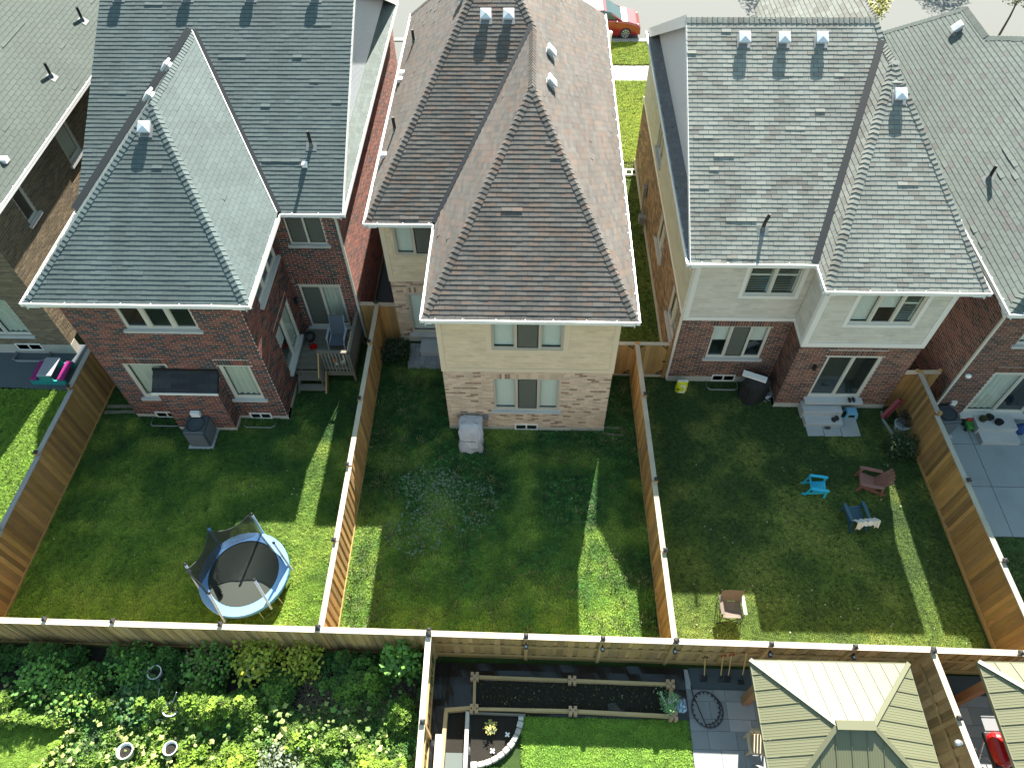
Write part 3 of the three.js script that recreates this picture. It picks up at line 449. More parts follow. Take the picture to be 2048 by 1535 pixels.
  for (let a = 0.3; a < 13.6; a += 0.17) { const top = 6.22 + Math.min(a, 14 - a) * s - 0.1; if (top > 6.72) part('siding_board', new MB().box(Fg.P(a, 6.68, 0.001), Fg.u, UP, Fg.n, 0.125, top - 6.68, 0.02), M.gableWhite, h); }
  { const m = new MB(); m.bar([RX - 0.01, e - 0.06, zE], [RX - 0.01, ridge[1] - 0.08, ridge[0]], 0.02, 0.16); m.bar([RX - 0.01, ridge[1] - 0.08, ridge[0]], [RX - 0.01, e - 0.06, -31.8], 0.02, 0.16); part('rake_board', m, M.white, h); }
  gutter(h, [-14.38, e, -13.82], [-7.86, e, -13.82], Z, { soffit: 0.36 }); gutter(h, [-7.84, e, -13.82], [-7.84, e, -17.78], X, { soffit: 0.4 }); gutter(h, [-7.84, e, -17.78], [-5.84, e, -17.78], Z, { soffit: 0.3 }); gutter(h, [-5.82, e, -17.78], [-5.82, e, -31.85], X, { soffit: 0.3 }); gutter(h, [-14.4, e, -18], [-14.4, e, -13.82], [-1, 0, 0], { soffit: 0.4 });
  roofVent(roof, [-11.2, 8.85, -18.37], nW, [0, -0.58, 1]); roofVent(roof, [-11.5, 8.92, -19.9], nWl, [-1, -0.95, 0]); roofVent(roof, [-11.5, 8.92, -21.6], nWl, [-1, -0.95, 0]);
  for (const x of [-13.7, -11.4, -9.3, -7.15]) roofVent(roof, [x, 9.86, -24.42], rear(s), [0, -s, 1]);
  pipeStack(roof, [-7.0, 7.33, -19.8], rear(s), [0, -s, 1], 0.55); part('small_vent', new MB().cbox(-7.16, 7.0, -19.22, 0.16, 0.12, 0.16), M.whiteMetal, roof);
}

// right house: pale grey roof, putty siding over red brick
{
  const h = house('grey_roof_house', 'house with pale grey shingles and putty siding over red brick, behind the lawn chairs', [8.8, 0, -15.5]);
  const br = new Pieces(), sh = new Pieces(), under = new MB();
  const F1 = frameOf([8.7, 0, -15.16], X), dr = { a: 1.0, y: 0.62, w: 1.78, h: 2.22, soldier: true }, w3 = { a: 1.04, y: 4.36, w: 1.97, h: 1.28 };
  wallSheet(h, 'wall', F1, 0, 3.82, 0.22, 3.32, [dr], M.mortarLight); wallSheet(h, 'siding_wall', F1, 0, 3.82, 3.32, 6.05, [w3], M.pale); part('foundation', new MB().box([8.68, -0.3, -15.5], X, UP, Z, 3.86, 0.52, 0.36), M.found, h);
  bricks(br, F1, 0, 3.82, 0.22, 3.32, [dr], PAL.C);
  const tb = (F, w, t) => { for (const [a, y, ww, hh] of [[w.a - t, w.y - t, t, w.h + 2 * t], [w.a + w.w, w.y - t, t, w.h + 2 * t], [w.a, w.y - t, w.w, t], [w.a, w.y + w.h, w.w, t]]) trim(h, F, a, y, ww, hh, 0.03, M.white); return { a: w.a - t, y: w.y - t, w: w.w + 2 * t, h: w.h + 2 * t }; };
  siding(h, F1, 0.14, 3.68, 3.5, 6.0, [tb(F1, w3, 0.12)], M.pale); trim(h, F1, -0.03, 3.3, 0.17, 2.7, 0.034, M.white); trim(h, F1, 3.68, 3.3, 0.17, 2.7, 0.034, M.white); trim(h, F1, 0.14, 3.3, 3.54, 0.19, 0.034, M.white);
  glazing(h, F1, w3, { split: [0.33, 0.67], inside: ['blind', 'half', 'open'], sill: false }); glazing(h, F1, dr, { name: 'patio_door', split: [0.5], mull: 0.06, bar: 0.07, top: 0.1, inside: ['dark', 'dark'], sillOut: 0.26 });
  part('wall_light', new MB().cbox(9.42, 2.2, -15.1, 0.1, 0.18, 0.12), M.black, h);
  const F2 = frameOf([8.7, 0, -16.24], Z); wallSheet(h, 'wall', F2, 0, 1.08, 0.22, 3.32, [], M.mortarLight); wallSheet(h, 'siding_wall', F2, 0, 1.08, 3.32, 6.05, [], M.pale); bricks(br, F2, 0, 1.08, 0.22, 3.32, [], PAL.C.map((q) => mul(q, 0.8))); siding(h, F2, 0.02, 0.95, 3.5, 6.0, [], M.pale); trim(h, F2, 0, 3.3, 1.1, 0.19, 0.034, M.white); trim(h, F2, 0.95, 3.49, 0.13, 2.5, 0.034, M.white); part('foundation', new MB().box([8.68, -0.3, -16.24], X, UP, Z, 0.2, 0.52, 1.08), M.found, h);
  const F3 = frameOf([5.05, 0, -16.24], X), lw = { a: 1.12, y: 1.38, w: 1.88, h: 1.62, soldier: true }, uw = { a: 1.66, y: 4.46, w: 1.64, h: 1.2 };
  wallSheet(h, 'wall', F3, 0, 3.65, 0.3, 3.32, [lw], M.mortarLight); wallSheet(h, 'siding_wall', F3, 0, 3.65, 3.32, 6.05, [uw], M.pale); part('foundation', new MB().box([5.03, -0.3, -16.6], X, UP, Z, 3.66, 0.6, 0.37), M.found, h);
  bricks(br, F3, 0, 3.65, 0.3, 3.32, [lw], PAL.C); siding(h, F3, 0.15, 3.62, 3.48, 6.0, [tb(F3, uw, 0.12)], M.pale); trim(h, F3, 0, 3.3, 0.16, 2.7, 0.034, M.white); trim(h, F3, 0.16, 3.3, 3.48, 0.16, 0.034, M.white);
  glazing(h, F3, lw, { split: [0.33, 0.67], inside: ['half', 'screen', 'half'] }); glazing(h, F3, uw, { split: [0.5], inside: ['open', 'open'], sill: false });
  basementWindow(h, F3, 1.58, 0.06, 0.84, 0.36); windowWell(h, F3, 1.42, 1.1);
  // left side along the passage
  const F4 = frameOf([4.9, 0, -29.2], [0.012, 0, 1].map((q) => q / Math.hypot(0.012, 1))), A = (z) => z + 29.2, s1 = { a: A(-18.2), y: 1.55, w: 1.4, h: 1.5, soldier: true }, s2 = { a: A(-22.0), y: 1.75, w: 1.4, h: 1.35, soldier: true }, s3 = { a: A(-18.3), y: 4.9, w: 0.8, h: 0.65 }, s4 = { a: A(-21.3), y: 4.9, w: 1.1, h: 0.65 }, s5 = { a: A(-24.9), y: 3.9, w: 1.3, h: 1.5 };
  wallSheet(h, 'wall', F4, 0, 12.96, 0.3, 3.32, [s1, s2], M.mortarGrey); wallSheet(h, 'siding_wall', F4, 0, 12.96, 3.32, 6.05, [s3, s4, s5], M.greenish); bricks(br, F4, 0, 12.96, 0.3, 3.32, [s1, s2], PAL.C.map((q) => [q[0] * 1.5, q[1] * 2.1, q[2] * 1.7])); siding(h, F4, 0.02, 12.9, 3.46, 6.0, [s3, s4, s5], M.greenish, 0.21); trim(h, F4, 0, 3.3, 12.9, 0.16, 0.03, M.white); part('foundation', new MB().bar([4.93, 0.0, -29.2], [5.09, 0.0, -16.26], 0.14, 0.6), M.found, h);
  for (const w of [s1, s2]) glazing(h, F4, w, { split: [0.5], inside: ['blind', 'blind'] }); for (const w of [s3, s4]) glazing(h, F4, w, { split: [], inside: ['dark'], sill: false }); glazing(h, F4, s5, { split: [0.5], inside: ['curtain', 'curtain'] });
  downspout(h, [[4.98, 6.0, -16.2], [4.98, 5.9, -16.15], [4.98, 0.3, -16.15]], M.frame);
  part('gas_meter', new MB().cbox(4.74, 0.5, -24.4, 0.25, 0.35, 0.3).tube([[4.8, 0.2, -24.0], [4.8, 1.2, -24.0], [4.8, 1.3, -23.6]], 0.025).tube([[4.8, 0.25, -24.5], [4.8, 0.9, -24.6]], 0.03), M.grey, h); part('electric_meter', new MB().cbox(4.84, 1.2, -25.3, 0.14, 0.5, 0.28).tube([[4.84, 0, -25.2], [4.84, 1.2, -25.2]], 0.03), M.grey, h);
  { const m = new MB(); m.quad([12.52, 0, -15.16], [12.52, 0, -29.2], [12.52, 6.05, -29.2], [12.52, 6.05, -15.16]); m.quad([12.52, 0, -29.2], [4.9, 0, -29.2], [4.9, 6.05, -29.2], [12.52, 6.05, -29.2]); part('side_wall', m, M.mortarLight, h); }
  // roof
  const e = 6.22, s = 0.575, LX = 4.7, rz = -22.53, ry = e + s * (rz + 15.82) * -1, i1 = [8.43, e, -15.82], R1 = [12.97, e, -14.74], L1 = [8.43, e, -14.74], ap = [10.7, 9.7, -20.83], vt = [10.7, 9.7, -15.82 - (9.7 - e) / s], rr1 = [10.5, ry, rz], FR = [12.97, e, -29.3], o = { color: COL.C, gap: 0.008, thick: 0.013 };
  roofFace(sh, under, [[LX, e, -15.82], i1, vt, rr1, [LX, ry, rz]], X, o); roofFace(sh, under, [L1, R1, ap], X, o); roofFace(sh, under, [i1, L1, ap, vt], Z, o);
  under.poly([R1, FR, [10.5, ry, -29.3], rr1, vt, ap]); under.poly([[12.97, e, -29.3], [LX, e, -29.3], [LX, ry, rz], rr1]);
  // front wing seen over the ridge, and the pent roof on the left
  roofFace(sh, under, [[8.3, ry - 2.2, -27.8], [8.3, ry - 2.2, -23.4], [10.5, ry, -22.5], [10.5, ry, -31.5], [8.8, ry - 1.7, -28.6]], Z, { ...o, tab: 0.33 });
  roofFace(sh, under, [[4.68, e, -29.3], [4.68, e, -15.82], [5.02, 6.6, -16.48], [5.02, 6.6, -28.6]], Z, { ...o, color: (p) => mul([0.14, 0.15, 0.16], rr(0.85, 1.1)) });
  const roof = part('roof', under, M.underlay, h), nM = rear(s), nW = rear(0.575), nR = side(1.56), nL = side(-1.53), c = { color: COL.C };
  ridgeCaps(sh, L1, ap, nL, nW, c); ridgeCaps(sh, R1, ap, nW, nR, c); ridgeCaps(sh, ap, vt, nL, nR, c); ridgeCaps(sh, vt, rr1, nM, nR, c); ridgeCaps(sh, rr1, [10.5, ry, -31.5], nL, nR, c); ridgeCaps(sh, [LX, ry, rz], rr1, rear(-s), nM, { ...c, w: 0.17 });
  sh.done(roof, 'shingle', 'shingles', M.shingle); br.done(h, 'brick', 'brickwork', M.brick);
  valley(roof, i1, vt, nM, 0.2);
  const Fg = frameOf([5.0, 0, -29.3], Z), gl = 13.5, hi = (a) => e + Math.min(a, 13.5 - a) * s; { const m = new MB(); m.tri(Fg.P(0, e), Fg.P(gl, e), Fg.P(6.75, ry - 0.06)); part('gable_wall', m, M.gableGap, h); }
  for (let a = 0.3; a < 13.2; a += 0.17) { const t = hi(a) - 0.1; if (t > 6.66) part('siding_board', new MB().box(Fg.P(a, 6.6, 0.001), Fg.u, UP, Fg.n, 0.125, t - 6.6, 0.02), M.gableWhite, h); }
  { const m = new MB(); m.bar([LX + 0.01, e - 0.06, -15.82], [LX + 0.01, ry - 0.08, rz], 0.02, 0.16); m.bar([LX + 0.01, ry - 0.08, rz], [LX + 0.01, e - 0.02, -29.3], 0.02, 0.34); part('rake_board', m, M.white, h); }
  gutter(h, [4.62, e, -15.75], [8.5, e, -15.75], Z, { soffit: 0.36 }); gutter(h, [8.37, e, -15.75], [8.37, e, -14.67], [-1, 0, 0], { soffit: 0.2 }); gutter(h, [8.36, e, -14.67], [13.03, e, -14.67], Z, { soffit: 0.36 }); gutter(h, [4.6, e, -29.4], [4.6, e, -15.75], [-1, 0, 0], { soffit: 0.26 }); gutter(h, [13.04, e, -14.67], [13.04, e, -29.3], X, { soffit: 0.36 });
  for (const x of [6.43, 7.62, 8.76]) roofVent(roof, [x, e + s * 6.08, -21.9], nM, [0, -s, 1]); roofVent(roof, [10.74, 9.12, -19.82], nW, [0, -0.575, 1]);
  pipeStack(roof, [6.84, 6.72, -16.69], nM, [0, -s, 1], 0.55, [0.06, 0.05, 0]);
}

// far right house: grey-green roof, dark red brick
{
  const h = house('corner_brick_house', 'dark red brick house with grey green roof beside the concrete patio at right', [15, 0, -15]);
  const br = new Pieces(), sh = new Pieces(), under = new MB();
  const F1 = frameOf([13.98, -0.3, -14.95], X), dr = { a: 1.22, y: 0.4, w: 2.1, h: 2.25, soldier: true }, w = { a: 1.1, y: 4.05, w: 1.6, h: 1.3 };
  wallSheet(h, 'wall', F1, 0, 8, 0, 6.05, [dr, w], M.mortarLight); bricks(br, F1, 0, 4, 0.1, 6.0, [dr, w], PAL.E); glazing(h, F1, dr, { name: 'patio_door', split: [0.5], mull: 0.06, bar: 0.08, top: 0.14, inside: ['curtain', 'dark'], sillOut: 0.2 }); glazing(h, F1, w, { split: [0.5], inside: ['blind', 'blind'] });
  const F2 = frameOf([13.98, -0.3, -27.8], Z); wallSheet(h, 'wall', F2, 0, 12.9, 0, 6.05, [], M.mortarLight); bricks(br, F2, 0, 12.9, 0.1, 6.0, [], PAL.E);
  downspout(h, [[13.68, 5.7, -14.9], [13.9, 5.25, -14.85], [14.05, 5.05, -14.88], [14.05, -0.15, -14.88]], M.frame);
  part('wall_light', new MB().lathe([14.34, 2.2, -14.86], [[0, 0], [0.09, 0.02], [0.1, 0.1], [0.03, 0.14], [0, 0.14]]), M.whiteMetal, h); part('outlet_box', new MB().box([14.52, 0.6, -14.94], X, UP, Z, 0.18, 0.2, 0.09), M.white, h);
  const e = 5.85, E = [13.6, e, -14.3], k = 1.0, p = (x, z) => [x, e + k * (x - 13.6), z], o = { color: COL.E, tab: 0.33 };
  const fr = [13.6, e, -29.67], ra = p(17.6, -18.5), rb = p(17.6, -21.8), wa = p(15.88, -25.3), wb = p(15.88, -27.42);
  roofFace(sh, under, [E, ra, rb, wa, [13.6, e, wa[2]]], Z, o); roofFace(sh, under, [[13.6, e, wa[2]], wa, wb, fr], Z, o); roofFace(sh, under, [E, [21.6, e, -14.3], ra], X, o);
  under.poly([fr, wb, [18.2, e, -29.67]]); under.poly([wa, wb, [18.2, e, -29.67], [18.2, e, -25.3]]); under.poly([wa, rb, [21.6, e, -26.8]]); under.poly([[21.6, e, -14.3], [21.6, e, -26.8], rb, ra]);
  const roof = part('roof', under, M.underlay, h), nL = side(-1), nR = side(1), c = { color: COL.E, w: 0.17 };
  ridgeCaps(sh, E, ra, nL, rear(0.75), c); ridgeCaps(sh, fr, wb, nrm([0, 1, -1]), nL, c); ridgeCaps(sh, wb, wa, nR, nL, c); ridgeCaps(sh, wa, rb, nrm([0, 1, -0.5]), nL, c);
  sh.done(roof, 'shingle', 'shingles', M.shingle, 200); br.done(h, 'brick', 'brickwork', M.brick, 200);
  gutter(h, [13.52, e, -29.6], [13.52, e, -14.23], [-1, 0, 0], { soffit: 0.35 }); gutter(h, [13.52, e, -14.21], [21.6, e, -14.21], Z, { soffit: 0.5 });
  roofVent(roof, [15.5, 7.73, -26.6], nL, [-1, -1, 0]); pipeStack(roof, [14.4, 6.65, -19.3], nL, [-1, -1, 0], 0.5);
}

// far left house: grey roof, tan brick
{
  const h = house('tan_brick_house', 'tan brick house with grey roof at the left edge, beside the picnic table', [-18.4, 0.7, -17]);
  const br = new Pieces(), sh = new Pieces(), under = new MB();
  const F1 = frameOf([-20.6, 1.0, -16.58], X), w = { a: 0.87, y: 0.72, w: 2.05, h: 1.8 };
  wallSheet(h, 'wall', F1, 0, 4.05, 0.2, 6.05, [w], M.mortarGrey); bricks(br, F1, 0, 4.05, 0.2, 6.0, [w], PAL.Z); glazing(h, F1, w, { split: [0.55], mull: 0.07, inside: ['dark', 'curtain'] }); part('foundation', new MB().box([-20.6, 0.4, -16.9], X, UP, Z, 4.05, 0.8, 0.33), M.found, h);
  basementWindow(h, F1, 2.0, -0.1, 0.95, 0.36); windowWell(h, frameOf([-20.6, 0.74, -16.56], X), 1.85, 1.25);
  const F2 = frameOf([-16.57, 1.0, -16.58], [0, 0, -1]), u1 = { a: 5.1, y: 4.2, w: 0.95, h: 1.35 }, u2 = { a: 1.75, y: 4.3, w: 0.62, h: 1.1 };
  wallSheet(h, 'wall', F2, 0, 13, 0.2, 6.05, [u1, u2], M.mortarGrey); bricks(br, F2, 0, 13, 0.2, 6.0, [u1, u2], PAL.Z); glazing(h, F2, u1, { split: [], bar: 0.07, inside: ['curtain'] }); glazing(h, F2, u2, { split: [], inside: ['dark'] });
  const e = 6.94, q = (x, z) => [x, e + (-16.15 - x) * 0.9, z], o = { color: COL.Z, tab: 0.34 };
  roofFace(sh, under, [[-16.15, e, -16.15], [-16.15, e, -30], q(-19.95, -26), q(-19.95, -20.1)], [0, 0, -1], o); roofFace(sh, under, [[-23.75, e, -16.15], [-16.15, e, -16.15], q(-19.95, -20.1)], X, o); under.poly([q(-19.95, -20.1), q(-19.95, -26), [-23.75, e, -30], [-23.75, e, -16.15]]); under.poly([[-16.15, e, -30], [-23.75, e, -30], q(-19.95, -26)]);
  const roof = part('roof', under, M.underlay, h), nR = side(0.9); ridgeCaps(sh, [-16.15, e, -16.15], q(-19.95, -20.1), rear(0.9), nR, { color: COL.Z });
  sh.done(roof, 'shingle', 'shingles', M.shingle, 200); br.done(h, 'brick', 'brickwork', M.brick, 200);
  gutter(h, [-16.07, e, -16.1], [-16.07, e, -30], X, { soffit: 0.34 }); gutter(h, [-23.75, e, -16.07], [-16.07, e, -16.07], Z, { soffit: 0.38 });
  pipeStack(roof, [-16.8, 7.54, -23.46], nR, [1, -0.9, 0], 0.5); pipeStack(roof, [-17.01, 7.73, -27.07], nR, [1, -0.9, 0], 0.5); part('small_vent', new MB().cbox(-16.56, 7.28, -18.95, 0.25, 0.14, 0.22), M.whiteMetal, roof);
}

// ---------------------------------------------------------------- fences
// p0 -> p1 seen with the boards' face on the side of n = u x up; posts at the listed distances (metres along), section heights between them
function fence(name, label, p0, p1, posts, o = {}) {
  const g = thing(name, label, 'fence', [p0[0], 0, p0[1]]), a = [p0[0], 0, p0[1]], b = [p1[0], 0, p1[1]], u = nrm(sub(b, a)), L = len(sub(b, a)), F = frameOf(a, u), woods = o.wood || M.wood, H = o.h || 1.86;
  const P = [...new Set([0, ...posts, L])].filter((q) => q >= 0 && q <= L).sort((x, y) => x - y), hs = o.hs || [];
  for (let i = 0; i < P.length; i++) {
    const t = P[i], hh = Math.max(hs[i - 1] || 0, hs[i] || 0, hs.length ? 0 : H) + (o.postUp ?? 0.09), d = o.front ? 0.02 : -0.045;
    if (o.noEnd && (i === 0 || i === P.length - 1)) continue;
    const pm = part('post', new MB().box(F.P(t - 0.046, -0.1, d - 0.046), F.u, UP, F.n, 0.092, hh + 0.1, 0.092), o.postMat || woods[i % 4], g);
    if (!(o.bare || []).includes(i)) { const c = new MB(), y = hh, k = 0.062; c.box(F.P(t - k, y, d - k), F.u, UP, F.n, 2 * k, 0.035, 2 * k); const A = [[-k, -k], [k, -k], [k, k], [-k, k]].map((q) => F.P(t + q[0], y + 0.035, d + q[1])), T = F.P(t, y + 0.075, d); for (let q = 0; q < 4; q++) c.tri(A[q], A[(q + 1) % 4], T); part('post_cap', c, M.black, pm); }
  }
  for (let i = 0; i < P.length - 1; i++) {
    const s = P[i], e = P[i + 1], h = hs[i] || H, lo = o.low || 0.1; if (e - s < 0.05) continue;
    part('cap_rail', new MB().box(F.P(s, h - 0.038 + (i % 2) * 0.002, -0.075), F.u, UP, F.n, e - s, 0.038, 0.15, mul([1, rr(0.95, 1), rr(0.88, 1)], rr(0.8, 1.08))), o.capMat || M.capWood, g);
    for (const y of o.mid ? [lo, h * 0.52, h - 0.13] : [lo + 0.1, h - 0.13]) part('rail', new MB().box(F.P(s, y, o.front ? -0.012 : -0.06), F.u, UP, F.n, e - s, 0.088, 0.036), woods[1], g);
    part('kickboard', new MB().box(F.P(s, -0.06, o.front ? -0.01 : 0.006), F.u, UP, F.n, e - s, lo + 0.08, 0.036), o.kick || M.woodDull[2], g);
    const n = Math.max(1, Math.round((e - s) / 0.142)), w = (e - s) / n;
    for (let k = 0; k < n; k++) { const alt = k % 2, d = o.front ? -0.034 - alt * 0.021 : -0.02 + alt * 0.021, ov = alt ? -0.006 : 0.014, y0 = o.front ? lo - 0.02 : lo + 0.02; part('board', new MB().box(F.P(s + (k + 1) * w + ov, y0, d + rr(-0.001, 0.001)), UP, mul(F.u, -1), F.n, h - 0.042 - y0, w + 2 * ov, 0.018, mul([1, rr(0.94, 1.02), rr(0.85, 1.05)], rr(0.66, 1.15))), woods[Math.floor(R() * 4)], g); }
  }
  return g;
}
fence('wood_fence', 'wooden fence between the trampoline yard and the middle yard', [-5.42, -6.33], [-5.5, -18.05], [2.52, 5.0, 7.48, 9.85], { hs: [1.84, 1.86, 1.9, 1.93, 2.0], postUp: 0.06 });
fence('wood_fence', 'wooden fence between the middle yard and the lawn chair yard', [3.74, -16.32], [3.93, -6.22], [2.2, 5.35, 7.6], { hs: [1.97, 1.92, 1.87, 1.85], postUp: 0.06, bare: [0] });
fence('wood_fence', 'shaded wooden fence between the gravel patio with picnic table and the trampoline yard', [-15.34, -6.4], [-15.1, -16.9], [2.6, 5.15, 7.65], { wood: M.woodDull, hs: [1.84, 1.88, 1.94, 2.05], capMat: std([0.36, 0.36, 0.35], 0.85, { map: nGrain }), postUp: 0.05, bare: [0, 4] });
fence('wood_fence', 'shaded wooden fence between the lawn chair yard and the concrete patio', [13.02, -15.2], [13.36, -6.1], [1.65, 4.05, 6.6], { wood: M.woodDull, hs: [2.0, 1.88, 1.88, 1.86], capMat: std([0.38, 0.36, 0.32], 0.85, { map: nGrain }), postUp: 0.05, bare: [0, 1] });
const backFence = [[-16.2, -6.36], [14.6, -6.06]], bx = (x) => (x + 16.2) * Math.hypot(30.8, 0.3) / 30.8;
fence('wood_fence', 'long back fence with wide pale top rail, plank side, behind the vine garden', [-16.2, -6.4], [-2.53, -6.29], [-12.85, -11.0, -8.09, -5.48].map(bx), { wood: M.woodPale, capMat: std([0.72, 0.62, 0.48], 0.85, { map: nGrain }), noEnd: false, postUp: 0.06 });
fence('wood_fence', 'back fence with exposed middle rail behind the raised garden beds and gazebo', [-2.53, -6.28], [10.55, -6.14], [0.04, 2.05, 3.94, 6.41, 8.56].map((x) => x + 2.53), { wood: M.woodPale, mid: true, front: true, capMat: std([0.72, 0.60, 0.48], 0.85, { map: nGrain }), postUp: 0.06, low: 0.14 });
fence('wood_fence', 'back fence behind the right gazebo with the red barbecue', [10.55, -6.13], [16.5, -6.05], [2.2, 4.4], { wood: M.woodPale, mid: true, front: true, capMat: M.capWood, postUp: 0.06, low: 0.14, noEnd: true });
fence('wood_fence', 'fence with narrow top rail between the vine garden and the raised beds', [-2.45, -1.6], [-2.53, -6.22], [0.6, 2.5], { wood: M.woodPale, mid: true, front: true, postUp: 0.06, capMat: std([0.72, 0.66, 0.58], 0.85, { map: nGrain }) });
fence('wood_fence', 'fence with pale top rail between the two gazebos', [10.55, -6.08], [10.86, -1.6], [1.6, 3.4], { wood: M.woodPale, mid: true, front: true, postUp: 0.06 });
fence('gate_fence', 'short wooden fence closing the passage beside the red brick house deck', [-6.2, -18.1], [-4.86, -18.06], [0.62], { wood: M.wood, hs: [1.95, 1.95], bare: [0, 2], postUp: 0.06 });
fence('gate_fence', 'short wooden fence closing the passage beside the planter and grey roof house', [12.5, -15.26], [13.75, -15.3], [0.5], { wood: M.wood, hs: [1.92, 1.92], bare: [0, 1, 2], postUp: 0.04 });
{ // double gate between the middle and the right house
  const g = thing('wooden_gate', 'wooden gate pair with black hinges between the beige and the grey roof house', 'gate', [2.7, 0, -16.4]), F = frameOf([2.64, 0, -16.42], X);
  for (const t of [0.02, 1.1, 2.28]) part('post', new MB().box(F.P(t - 0.05, 0, -0.05), F.u, UP, F.n, 0.1, 1.9, 0.1), M.wood[0], g);
  for (const [s, e] of [[0.08, 1.04], [1.16, 2.22]]) {
    part('cap_rail', new MB().box(F.P(s - 0.04, 1.84, -0.06), F.u, UP, F.n, e - s + 0.08, 0.04, 0.13), M.capWood, g); part('kickboard', new MB().box(F.P(s, 0.03, 0.0), F.u, UP, F.n, e - s, 0.12, 0.035), M.capWood, g);
    const n = 7, w = (e - s) / n; for (let k = 0; k < n; k++) part('board', new MB().box(F.P(s + (k + 1) * w - 0.002, 0.15, -0.02), UP, mul(F.u, -1), F.n, 1.68, w - 0.004, 0.02, mul(WHITE, rr(0.78, 1.1))), M.wood[k % 4], g);
    for (const [a, y, sx, sy] of [[s + 0.03, 1.78, 1, -1], [e - 0.03, 1.78, -1, -1], [e - 0.03, 0.2, -1, 1]]) { const m = new MB(); m.bar(F.P(a, y, 0.01), F.P(a + 0.2 * sx, y, 0.01), 0.02, 0.03); m.bar(F.P(a, y, 0.01), F.P(a, y + 0.2 * sy, 0.01), 0.02, 0.03); m.bar(F.P(a + 0.19 * sx, y, 0.012), F.P(a, y + 0.19 * sy, 0.012), 0.02, 0.03); part('hinge_bracket', m, M.black, g); }
  }
  part('latch', new MB().box(F.P(2.14, 0.9, 0.02), F.u, UP, F.n, 0.14, 0.03, 0.03), M.black, g);
}
[[0.04, 'leftmost'], [2.05, 'second from the left'], [3.94, 'above the garden tools'], [6.41, 'beside the gazebo corner'], [8.56, 'rightmost, over the gazebo roof']].forEach(([x, w], i) => {
  const z = -6.13 + x * 0.0107, g = thing('solar_light', `small black solar lamp on a back fence post, ${w}`, 'lamp', [x, 1.6, z], 'solar lamps on the back fence posts');
  part('lamp_body', new MB().lathe([x, 1.62, z + 0.08], [[0, 0], [0.055, 0.01], [0.06, 0.05], [0.04, 0.075], [0, 0.08]], WHITE, 14, 1, 1.25), M.black, g); part('lens', new MB().lathe([x, 1.695, z + 0.085], [[0.04, 0], [0.03, 0.015], [0, 0.02]], WHITE, 12), M.lead, g); part('bracket', new MB().box([x - 0.02, 1.6, z - 0.01], X, UP, Z, 0.04, 0.14, 0.04), M.black, g);
});

